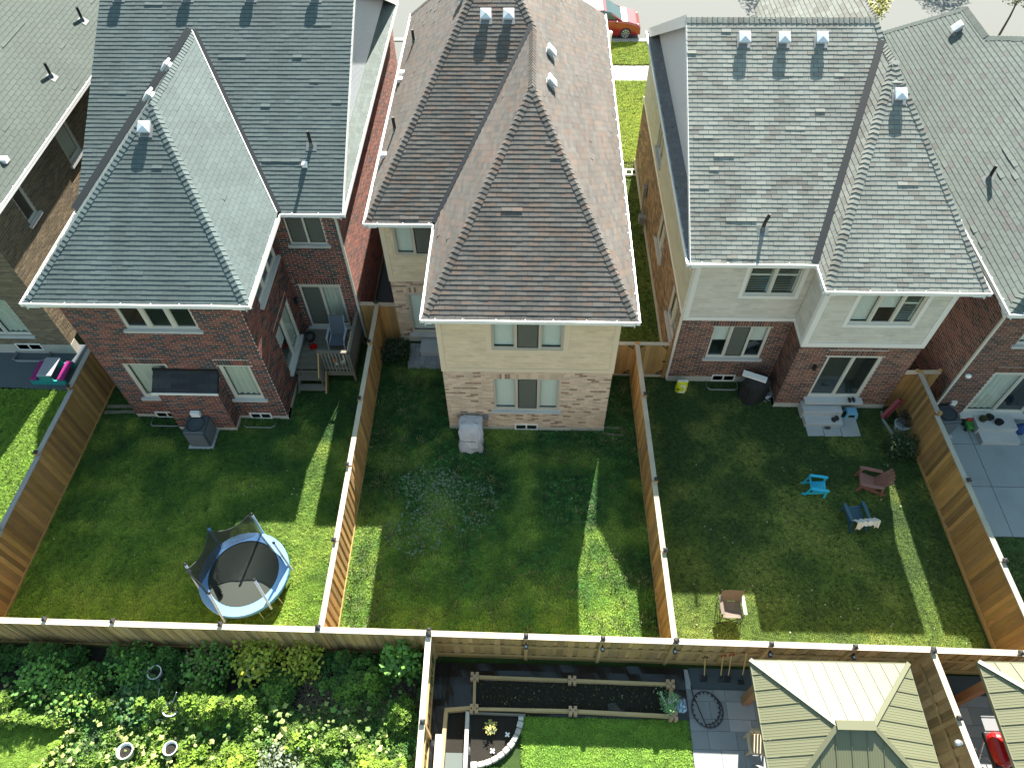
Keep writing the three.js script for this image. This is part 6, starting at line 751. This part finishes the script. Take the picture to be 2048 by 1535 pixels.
{ const c = [11.95, 0, -4.0], g = thing('red_barbecue', 'portable barbecue with red lid and grey side shelf', 'barbecue', c), m = new MB(), N = 14, P = (i, j) => { const A = Math.PI * j / 8, t = i / N * 2 - 1, k = Math.pow(1 - Math.abs(t) ** 4, 0.4); return [c[0] + 0.26 * Math.cos(A) * k, 0.92 + 0.24 * Math.sin(A) * k, c[2] + 0.42 * t]; }; for (let i = 0; i < N; i++) for (let j = 0; j < 8; j++) m.quad(P(i, j), P(i, j + 1), P(i + 1, j + 1), P(i + 1, j)); part('lid', m, M.red, g); part('lid_handle', new MB().bar([c[0] + 0.05, 1.19, c[2] - 0.06], [c[0] + 0.05, 1.19, c[2] + 0.1], 0.04, 0.03), M.steel, g); part('bowl', new MB().add(new RoundedBoxGeometry(0.54, 0.16, 0.86, 2, 0.06), new THREE.Matrix4().setPosition(c[0], 0.85, c[2])), M.black, g); part('side_shelf', new MB().add(new RoundedBoxGeometry(0.36, 0.03, 0.34, 2, 0.014), new THREE.Matrix4().setPosition(c[0] - 0.02, 0.9, c[2] - 0.6)), M.grey, g); part('shelf_rim', new MB().bar([c[0] - 0.2, 0.91, c[2] - 0.77], [c[0] + 0.16, 0.91, c[2] - 0.77], 0.03, 0.05), M.steel, g); for (const [a, b] of [[-1, -1], [1, -1], [-1, 1], [1, 1]]) part('leg', new MB().tube([[c[0] + a * 0.2, 0.8, c[2] + b * 0.3], [c[0] + a * 0.28, 0.05, c[2] - b * 0.34]], 0.015), M.steel, g); part('hose', new MB().tube([[c[0] + 0.2, 0.85, c[2] - 0.35], [c[0] + 0.32, 0.95, c[2] - 0.5], [c[0] + 0.28, 0.9, c[2] - 0.68], [c[0] + 0.2, 0.7, c[2] - 0.6]], 0.014), M.lead, g); }
{ const c = [6.05, 0, -4.1], g = thing('teak_chair', 'pale carved wooden chair half under the gazebo roof', 'chair', c), w = std([0.52, 0.40, 0.26], 0.7, { map: nGrain }); part('seat', new MB().add(new RoundedBoxGeometry(0.5, 0.07, 0.5, 2, 0.02), new THREE.Matrix4().setPosition(c[0], 0.45, c[2])), w, g); for (const [a, b] of [[-1, -1], [1, -1], [-1, 1], [1, 1]]) part('leg', new MB().tube([[c[0] + a * 0.21, 0, c[2] + b * 0.21], [c[0] + a * 0.21, b < 0 ? 1.0 : 0.66, c[2] + b * 0.21]], 0.03), w, g); for (const s of [-1, 1]) part('arm', new MB().tube([[c[0] + s * 0.23, 0.72, c[2] - 0.2], [c[0] + s * 0.27, 0.7, c[2] + 0.05], [c[0] + s * 0.22, 0.66, c[2] + 0.28]], 0.045), w, g); for (let k = 0; k < 5; k++) part('back_slat', new MB().cbox(c[0] - 0.16 + k * 0.08, 0.5, c[2] - 0.21, 0.05, 0.46, 0.02), w, g); part('back_rail', new MB().bar([c[0] - 0.24, 0.98, c[2] - 0.21], [c[0] + 0.24, 0.98, c[2] - 0.21], 0.05, 0.09), w, g); }
{ const c = [5.95, 0, -3.35], g = thing('round_stool', 'grey cushioned round stool below the wooden chair', 'stool', c); part('cushion', new MB().lathe(c, [[0, 0.5], [0.2, 0.5], [0.26, 0.44], [0.25, 0.36], [0, 0.36]], WHITE, 24), M.grey, g); for (let k = 0; k < 4; k++) part('leg', new MB().tube([[c[0] + 0.2 * Math.cos(k * 1.57 + 0.7), 0, c[2] + 0.2 * Math.sin(k * 1.57 + 0.7)], [c[0] + 0.17 * Math.cos(k * 1.57 + 0.7), 0.38, c[2] + 0.17 * Math.sin(k * 1.57 + 0.7)]], 0.02), M.post, g); }
{ const x = 10.62, z = -3.95, g = thing('fence_lamp', 'small round white lamp on the fence between the gazebos', 'lamp', [x, 1.7, z]); part('lamp_body', new MB().lathe([x - 0.12, 1.75, z], [[0, 0], [0.07, 0.01], [0.08, 0.05], [0.05, 0.08], [0, 0.09]], WHITE, 16, 1.4, 1), M.steel, g); part('bracket', new MB().bar([x - 0.1, 1.78, z], [x, 1.78, z], 0.04, 0.03), M.black, g); }

// ---------------------------------------------------------------- street: car, trees, things in the passage
{
  const g = thing('parked_car', 'red sedan parked at the kerb beyond the beige house', 'car', [3.8, 0, -41.7]), L = 4.5, W = 1.78, x1 = 6.05, zc = -41.72, S = (p, d, bev) => { const s = new THREE.Shape(); p.forEach((q, i) => (i ? s.lineTo(...q) : s.moveTo(...q))); return new THREE.ExtrudeGeometry(s, { depth: d, bevelEnabled: true, bevelSize: bev, bevelThickness: bev, bevelSegments: 3, curveSegments: 6 }); };
  const body = [[-4.4, 0.3], [-4.42, 0.75], [-4.2, 0.98], [-3.5, 1.02], [-1.5, 0.98], [-0.75, 0.9], [-0.25, 0.76], [-0.06, 0.6], [-0.04, 0.32], [-0.45, 0.28], [-0.5, 0.5], [-0.62, 0.62], [-0.8, 0.66], [-0.98, 0.62], [-1.1, 0.5], [-1.15, 0.26], [-3.05, 0.26], [-3.1, 0.5], [-3.25, 0.64], [-3.42, 0.66], [-3.6, 0.6], [-3.72, 0.48], [-3.76, 0.28]], at = (z) => new THREE.Matrix4().setPosition(x1, 0, z);
  part('body', new MB().add(S(body, W - 0.16, 0.08), at(zc - W / 2 + 0.08)), M.carRed, g); part('cabin_glass', new MB().add(S([[-3.95, 0.96], [-3.3, 1.38], [-2.2, 1.42], [-1.7, 1.32], [-1.02, 0.94]], W - 0.42, 0.09), at(zc - W / 2 + 0.21)), new THREE.MeshPhysicalMaterial({ color: new THREE.Color().setRGB(0.05, 0.09, 0.09), roughness: 0.05, side: THREE.DoubleSide }), g); part('roof', new MB().add(S([[-3.35, 1.37], [-3.25, 1.42], [-2.15, 1.45], [-1.75, 1.36]], W - 0.5, 0.08), at(zc - W / 2 + 0.25)), M.carRed, g);
  for (const s of [1, -1]) part('pillar', new MB().bar([x1 - 1.74, 1.38, zc + s * (W / 2 - 0.17)], [x1 - 1.0, 0.95, zc + s * (W / 2 - 0.08)], 0.06, 0.06).bar([x1 - 2.6, 1.4, zc + s * (W / 2 - 0.15)], [x1 - 2.6, 0.95, zc + s * (W / 2 - 0.05)], 0.05, 0.06), M.carRed, g);
  for (const [x, s] of [[-0.8, 1], [-3.42, 1], [-0.8, -1], [-3.42, -1]]) { const c = [x1 + x, 0.32, zc + s * (W / 2 - 0.1)], m4 = new THREE.Matrix4().makeRotationX(Math.PI / 2).setPosition(...c), w = part('wheel', new MB().add(new THREE.CylinderGeometry(0.32, 0.32, 0.2, 28), m4), M.blackMatte, g), q = new MB(); for (let k = 0; k < 8; k++) { const A = k * 0.785; q.bar([c[0], c[1], c[2] + s * 0.105], [c[0] + 0.21 * Math.cos(A), c[1] + 0.21 * Math.sin(A), c[2] + s * 0.105], 0.012, 0.045, WHITE, [-Math.sin(A), Math.cos(A), 0]); } q.tube(Array.from({ length: 20 }, (_, i) => [c[0] + 0.21 * Math.cos(i * 0.314), c[1] + 0.21 * Math.sin(i * 0.314), c[2] + s * 0.1]), 0.015, WHITE, 6, 0.015, true); part('rim', q, M.steel, w); }
  for (const s of [1, -1]) { part('headlight', new MB().add(new RoundedBoxGeometry(0.38, 0.13, 0.16, 2, 0.05), new THREE.Matrix4().makeRotationY(s * 0.45).setPosition(x1 - 0.25, 0.72, zc + s * (W / 2 - 0.16))), std([0.5, 0.55, 0.5], 0.15), g); part('mirror', new MB().add(new RoundedBoxGeometry(0.1, 0.13, 0.2, 2, 0.04), new THREE.Matrix4().setPosition(x1 - 1.35, 1.0, zc + s * (W / 2 + 0.08))), M.carRed, g); }
  part('bumper_trim', new MB().box([x1 - 0.03, 0.3, zc - 0.6], Z, UP, [-1, 0, 0], 1.2, 0.16, 0.06), M.black, g); part('door_line', new MB().box([x1 - 1.45, 0.4, zc + W / 2 + 0.0], X, UP, Z, 0.012, 0.5, 0.006).box([x1 - 2.55, 0.4, zc + W / 2 + 0.0], X, UP, Z, 0.012, 0.5, 0.006), M.black, g); part('wiper', new MB().bar([x1 - 1.0, 0.98, zc - 0.6], [x1 - 1.05, 1.0, zc + 0.5], 0.02, 0.02), M.black, g);
}
function tree(label, x, z, h, ry, rad, n, cols) {
  const g = thing('street_tree', label, 'tree', [x, 0, z]), t = new MB(), lf = new MB(); t.tube([[x, 0, z], [x + 0.05, h * 0.5, z], [x, h, z]], 0.07, WHITE, 8, 0.035); for (let k = 0; k < 12; k++) { const A = k * 2.4, e = [x + rad * 0.7 * Math.cos(A), ry + rad * rr(-0.5, 0.9), z + rad * 0.7 * Math.sin(A)]; t.tube([[x, h * rr(0.7, 1), z], lerp3([x, h, z], e, 0.5), e], 0.02, WHITE, 5, 0.006); }
  for (let k = 0; k < n; k++) { const A = R() * 6.28, c = rr(-1, 1), r = rad * Math.cbrt(rr(0.15, 1)) * (0.75 + 0.4 * vnoise(A * 2, c * 3)), s = Math.sqrt(1 - c * c), p = [x + r * s * Math.cos(A), ry + r * c * 1.15, z + r * s * Math.sin(A)], d = nrm([rr(-1, 1), rr(-0.6, 0.6), rr(-1, 1)]), q = nrm(cross(d, UP)), l = rr(0.1, 0.2), col = mul(pick(cols), rr(0.6, 1.3)); lf.tri(p, add(add(p, mul(d, l * 0.5)), mul(q, l * 0.4)), add(p, mul(d, l)), col); lf.tri(p, add(p, mul(d, l)), add(add(p, mul(d, l * 0.5)), mul(q, -l * 0.4)), col); } part('trunk', t, M.bark, g); part('crown', lf, M.leaf, g); return g;
}
tree('young tree with yellow leaves beyond the pale grey roof', 17.45, -38.4, 2.4, 3.2, 0.85, 900, [[0.42, 0.40, 0.03], [0.5, 0.42, 0.04], [0.3, 0.32, 0.04]]);
tree('young tree with thin pale green crown at the top right', 26.4, -41.2, 2.3, 3.3, 1.35, 1500, [[0.2, 0.23, 0.08], [0.25, 0.27, 0.11], [0.16, 0.19, 0.06]]);
tree('street tree beyond the road whose shadow falls on it', 15.8, -52.5, 3.0, 5.2, 1.9, 2400, [[0.08, 0.14, 0.03], [0.06, 0.11, 0.03]]); tree('right street tree beyond the road whose shadow falls on it', 26.3, -53.5, 3.2, 5.6, 1.7, 2000, [[0.08, 0.14, 0.03], [0.06, 0.11, 0.03]]);
{ const g = thing('utility_post', 'short white capped post on the boulevard behind the red car', 'post', [4.2, 0, -39.4]); part('post', new MB().tube([[4.2, 0, -39.4], [4.2, 1.1, -39.4]], 0.14, WHITE, 14), M.frame, g); part('cap', new MB().lathe([4.2, 1.1, -39.4], [[0.16, -0.1], [0.16, 0.04], [0.1, 0.08], [0, 0.09]], WHITE, 14), M.white, g); }
{ const g = thing('ladder', 'pale ladder lying on the grass of the side passage', 'ladder', [4.6, 0, -28.2]); for (const z of [-28.45, -28.05]) part('rail', new MB().bar([3.2, 0.12, z - 0.1], [4.85, 0.12, z - 0.14], 0.06, 0.06), M.white, g); for (let k = 0; k < 6; k++) part('rung', new MB().bar([3.35 + k * 0.27, 0.12, -28.55], [3.35 + k * 0.27, 0.12, -28.15], 0.03, 0.03), M.white, g); }

// ---------------------------------------------------------------- grass, weeds, vines (uncountable)
const inRect = (x, z, r) => x > r[0] && x < r[1] && z > r[2] && z < r[3];
function tuft(n, h, spread, wide) { const m = new MB(); for (let k = 0; k < n; k++) { const A = k * 2.4 + 0.3, r = spread * (0.2 + 0.8 * ((k * 0.618) % 1)), b = [r * Math.cos(A), 0, r * Math.sin(A)], d = [Math.cos(A + 0.6), 0, Math.sin(A + 0.6)], hh = h * (0.65 + 0.35 * ((k * 0.37) % 1)), mid = add(b, [d[0] * hh * 0.22, hh * 0.6, d[2] * hh * 0.22]), tip = add(b, [d[0] * hh * 0.75, hh * 0.92, d[2] * hh * 0.75]), q = mul([-d[2], 0, d[0]], wide); m.tri(sub(b, q), add(b, q), add(mid, q), mul(WHITE, 0.75)); m.tri(sub(b, q), add(mid, q), sub(mid, q), mul(WHITE, 0.75)); m.tri(sub(mid, q), add(mid, q), tip, mul(WHITE, 1.1)); } return m.geo(); }
function rosette(n, r) { const m = new MB(); for (let k = 0; k < n; k++) { const A = k * 2.4, y = r * (0.3 + 0.5 * ((k * 0.618) % 1)), d = [Math.cos(A), 0, Math.sin(A)], q = mul([-d[2], 0, d[0]], r * 0.3), p = [d[0] * r * 0.2, y, d[2] * r * 0.2], m1 = add(p, add(mul(d, r * 0.5), [0, r * 0.15, 0])), t = add(p, add(mul(d, r * 0.95), [0, -r * 0.05, 0])); m.tri(p, add(m1, q), t); m.tri(p, t, sub(m1, q)); } return m.geo(); }
function broad(r) { const m = new MB(), c = [0, r * 0.9, 0], N = 9; for (let k = 0; k < N; k++) { const f = (i) => { const A = 2 * Math.PI * i / N, q = r * (0.8 + 0.22 * Math.cos(A * 4 + 0.4)) * (Math.abs(A - Math.PI) < 0.3 ? 0.55 : 1); return [q * Math.cos(A), r * 0.9 - 0.16 * r + 0.12 * r * Math.cos(2 * A), q * Math.sin(A)]; }; m.tri(c, f(k), f(k + 1)); } m.tri([-0.006, 0, 0], [0.006, 0, 0], c, [0.6, 0.8, 0.5]); return m.geo(); }
const D3 = new THREE.Object3D(), C3 = new THREE.Color();
function scatter(name, label, cat, geo, mat, n, place) {
  const out = []; for (let k = 0; k < n; k++) { const q = place(); if (q) out.push(q); }
  const m = new THREE.InstancedMesh(geo, mat, out.length); m.name = numbered(name); m.userData = { label, category: cat, kind: 'stuff' }; m.castShadow = m.receiveShadow = true;
  out.forEach((q, i) => { D3.position.set(q.x, q.y || 0, q.z); D3.rotation.set(q.tx || 0, R() * 6.28, q.tz || 0); D3.scale.set(q.s, q.s * (q.h || 1), q.s); D3.updateMatrix(); m.setMatrixAt(i, D3.matrix); m.setColorAt(i, C3.setRGB(...q.c)); }); scene.add(m); return m;
}
const leafMat = (rough = 0.75) => new THREE.MeshStandardMaterial({ color: 0xffffff, roughness: rough, side: THREE.DoubleSide, vertexColors: true });
const grassMat = leafMat(0.8), g1 = tuft(7, 0.08, 0.045, 0.0065), g2 = tuft(7, 0.05, 0.045, 0.006), g3 = tuft(7, 0.16, 0.05, 0.006), ros = rosette(9, 0.09), ros2 = rosette(7, 0.05);
const mixc = (a, b, t) => [0, 1, 2].map((i) => a[i] + (b[i] - a[i]) * Math.max(0, Math.min(1, t)));
const hA = [[-13.85, -8.35, -18, -14.25], [-12.15, -10.05, -14.3, -13.75], [-8.4, -6.2, -18.1, -15.95], [-11.65, -10.75, -13.9, -12.95], [-8.4, -6, -18.2, -18]], hB = [[-2.75, 2.65, -19, -13.92], [-4.6, -3.1, -18, -16.55]], hC = [[8.65, 12.55, -17, -15.1], [5, 8.8, -17, -16.2], [9.55, 11.5, -15.1, -13.88]];
const slopeZ = (z) => 0.7 - 0.6 * Math.min(1, Math.max(0, (z + 15) / 8));
{ const m = new MB(); m.quad([-21.5, 0.68, -15], [-21.5, 0.08, -7], [-15.4, 0.08, -7], [-15.4, 0.68, -15]); m.quad([-21.5, 0.08, -7], [-21.5, 0.08, -6.4], [-15.4, 0.08, -6.4], [-15.4, 0.08, -7]); struct('lawn', m, M.turf); }
const yardGrass = (name, label, r, ex, n, geo, col, s) => scatter(name, label, 'grass', geo, grassMat, n, () => { const x = rr(r[0], r[1]), z = rr(r[2], r[3]); if (ex.some((e) => inRect(x, z, e))) return null; const q = col(x, z); return q && { x, z, y: x > 13.4 ? -0.3 : x < -15.3 && z < -6.3 ? slopeZ(z) : 0, s: s * rr(0.7, 1.3) * (q.s || 1), h: rr(0.7, 1.2), c: mul(q.c, rr(0.45, 1.55)) }; });
yardGrass('grass', 'green clover rich grass of the trampoline yard', [-15.2, -5.55, -18, -6.45], hA, 75000, g1, (x, z) => { const k = fbm(x * 1.3, z * 1.3, 4), near = (z + 15) / 9; return { c: mixc(mixc([0.028, 0.082, 0.013], [0.15, 0.27, 0.02], near * 0.95 + (k - 0.5) * 0.9), [0.25, 0.3, 0.05], (k - 0.52) * 1.6), s: 0.75 + 0.6 * k }; }, 1.15);  // grass colour darkened toward the house to paint in its deeper shade
scatter('clover', 'low clover and weeds in the trampoline yard grass', 'ground cover', ros2, leafMat(), 14000, () => { const x = rr(-15.1, -5.6), z = rr(-16, -6.5); if (hA.some((e) => inRect(x, z, e)) || fbm(x * 0.9 + 3, z * 0.9, 3) < 0.47) return null; return { x, z, s: rr(0.5, 1), y: 0.0, c: mul([0.08, 0.19, 0.022], rr(0.35, 1.6)) }; });
yardGrass('grass', 'tall unmown grass of the middle yard', [-5.38, 3.78, -18, -6.4], hB, 80000, g1, (x, z) => { const k = fbm(x * 1.1 + 20, z * 1.1, 4), near = (z + 14) / 8; return { c: mixc(mixc([0.02, 0.075, 0.014], [0.14, 0.27, 0.02], near * 0.8 + (k - 0.5) * 1.5), [0.26, 0.32, 0.06], (k - 0.52) * 1.7), s: 0.7 + 0.7 * k }; }, 1.3);  // blade colour ramp carries the shade by the house
scatter('weeds', 'tall weeds and seed heads in the middle yard', 'weeds', g3, grassMat, 9000, () => { const x = rr(-5.3, 3.7), z = rr(-17.5, -6.5); if (hB.some((e) => inRect(x, z, e))) return null; const e = Math.max(0, 1 - Math.min(x + 5.4, 3.8 - x) / 1.4); if (R() > 0.3 + e * 0.6 || fbm(x * 1.4 + 7, z * 1.4, 3) < 0.45) return null; return { x, z, s: rr(0.7, 1.6), h: rr(0.8, 1.8), c: mul(R() < 0.2 ? [0.2, 0.2, 0.09] : [0.06, 0.13, 0.03], rr(0.6, 1.2)) }; });
scatter('clover', 'leafy weed patches in the middle yard', 'weeds', ros2, leafMat(), 16000, () => { const x = rr(-5.3, 3.7), z = rr(-17.5, -6.5); if (hB.some((e) => inRect(x, z, e)) || fbm(x * 0.8 + 13, z * 0.8, 3) < 0.45) return null; return { x, z, s: rr(0.6, 1.5), y: 0.02, c: mul([0.05, 0.17, 0.025], rr(0.35, 1.6)) }; });
scatter('wildflowers', 'pale grey green flowering weeds in the middle of the yard', 'weeds', rosette(9, 0.03), leafMat(), 1300, () => { const A = R() * 6.28, r = Math.sqrt(R()), q = R(), c = q < 0.4 ? [-3.2, -11.6, 1.1] : q < 0.75 ? [-2.2, -11.0, 1.3] : [-3.5, -10.0, 1.0]; return { x: c[0] + c[2] * r * Math.cos(A), z: c[1] + c[2] * 0.8 * r * Math.sin(A), y: rr(0.04, 0.14), s: rr(0.4, 1.2), c: mul([0.17, 0.25, 0.17], rr(0.6, 1.2)) }; });
yardGrass('grass', 'short mown grass of the lawn chair yard', [3.98, 13.1, -16.3, -6.35], hC, 75000, g2, (x, z) => { const k = fbm(x * 1.2 + 50, z * 1.2, 4), near = (z + 14) / 8; return { c: mixc(mixc([0.045, 0.09, 0.02], [0.15, 0.24, 0.03], near * 0.8 + (k - 0.5) * 1.2), [0.27, 0.28, 0.07], (k - 0.5) * 1.5), s: 0.8 + 0.4 * k }; }, 0.95);  // house shade mixed into the colour of the far grass
yardGrass('grass', 'grass of the shaded yard at the far left', [-21, -15.4, -14.85, -6.4], [], 30000, g1, () => ({ c: [0.13, 0.24, 0.02] }), 1.2);
yardGrass('grass', 'grass of the side passage between the beige and grey roof houses', [2.7, 5, -34, -16.5], [], 22000, g2, (x, z) => ({ c: mixc([0.10, 0.18, 0.025], [0.26, 0.28, 0.06], fbm(x, z, 3) - 0.25) }), 1.2);
yardGrass('grass', 'sunlit front lawn and boulevard grass by the street', [2.6, 7.6, -40.4, -29.3], [[0, 10, -38.0, -36.35]], 34000, g1, (x, z) => ({ c: mixc([0.18, 0.27, 0.015], [0.27, 0.32, 0.03], fbm(x * 2, z * 2, 3)) }), 1.3);
yardGrass('grass', 'small lawn below the raised garden beds', [-1.2, 4.38, -4.66, -2.6], [[-1.4, -0.0, -4.8, -3.4]], 16000, g1, (x, z) => ({ c: mixc([0.10, 0.22, 0.02], [0.17, 0.29, 0.03], fbm(x * 2, z * 2, 3)) }), 1.2);
yardGrass('grass', 'grass strip beyond the concrete patio at right', [13.5, 18, -10.3, -6.2], [], 9000, g1, () => ({ c: [0.06, 0.12, 0.03] }), 1.2);
const big = broad(0.13), vine = (x, z) => -6.05 + 0.0107 * (x + 2) < z;
scatter('vines', 'dense dark undergrowth of vines in the bottom left garden', 'ground cover', ros, leafMat(), 44000, () => { const x = rr(-15.5, -2.6), z = rr(-6.1, -2.4), k = fbm(x * 1.5, z * 1.5 + 30, 3); if (k < 0.40 + 0.12 * R() - 0.35 * Math.max(0, Math.min(1, (z + 4.9) * 2)) || (x + (z + 4) * 0.5 < -12.1 && z > -4.15)) return null; const t = R(); return { x, z, y: Math.max(0.04, k - 0.36) * 2.0 * rr(0.2, 1), s: t < 0.5 ? rr(0.35, 0.7) : rr(0.6, 1.4), tx: rr(-0.6, 0.6), tz: rr(-0.6, 0.6), c: mul(mixc([0.035, 0.105, 0.014], [0.19, 0.30, 0.02], (z + 5.2) / 1.6 * 0.6 + (k - 0.5) * 1.8), rr(0.35, 1.5)) }; });  // leaf colour darkens toward the fence, painting in its shade
scatter('squash_leaves', 'broad yellow green squash leaves across the bottom left garden', 'ground cover', big, leafMat(0.65), 4200, () => { const x = rr(-14.5, -2.6), z = rr(-5.6, -2.4), k = fbm(x * 0.8 + 60, z * 0.9, 3), d = (z + 5.2) / 1.2; if (R() > 0.06 + 0.75 * Math.max(0, d) * (k - 0.28) || (x + (z + 4) * 0.5 < -12.1 && z > -4.1)) return null; return { x, z, y: 0.1 + 0.3 * k + rr(0, 0.15), s: 0.3 + 0.65 * R() * R(), tx: rr(-0.5, 0.5), tz: rr(-0.4, 0.4), c: mul(mixc([0.08, 0.2, 0.03], [0.5, 0.5, 0.16], (R() < 0.4 ? rr(0.5, 1.1) : rr(0, 0.35)) + (z + 4.4) * 0.1), rr(0.55, 1.15)) }; });  // leaf colour paler away from the fence, sunlight painted in
scatter('grass', 'grass in the bottom left corner below the vines', 'grass', g3, grassMat, 9000, () => { const x = rr(-15.5, -11.8), z = rr(-4.2, -2.4); return x + (z + 4) * 0.5 > -11.9 ? null : { x, z, s: rr(0.5, 0.9), c: mul([0.17, 0.29, 0.03], rr(0.5, 1.4)) }; });
scatter('dry_twigs', 'tangled dry vine stems below the back fence corner', 'twigs', tuft(7, 0.4, 0.08, 0.004), leafMat(), 350, () => ({ x: rr(-6, -2.8), z: rr(-5.7, -4.6), y: 0.15, s: rr(0.7, 1.4), h: 0.7, tx: rr(-0.8, 0.8), tz: rr(-0.8, 0.8), c: mul([0.16, 0.13, 0.08], rr(0.5, 1.2)) }));
// stray leaves and litter on the lawns
scatter('fallen_leaves', 'small pale fallen leaves scattered on the lawns', 'leaves', broad(0.02), leafMat(), 260, () => ({ x: rr(-15, 13), z: rr(-13.5, -6.6), y: 0.06, s: rr(0.7, 1.8), tx: rr(-0.4, 0.4), c: mul([0.4, 0.38, 0.24], rr(0.4, 1.1)) }));

// ---------------------------------------------------------------- renderer
const renderer = new THREE.WebGLRenderer({ antialias: true });
renderer.toneMapping = THREE.LinearToneMapping; renderer.toneMappingExposure = EXPOSURE;
renderer.shadowMap.enabled = true; renderer.shadowMap.type = THREE.PCFSoftShadowMap; renderer.setSize(1024, 767);
renderer.render(scene, camera);
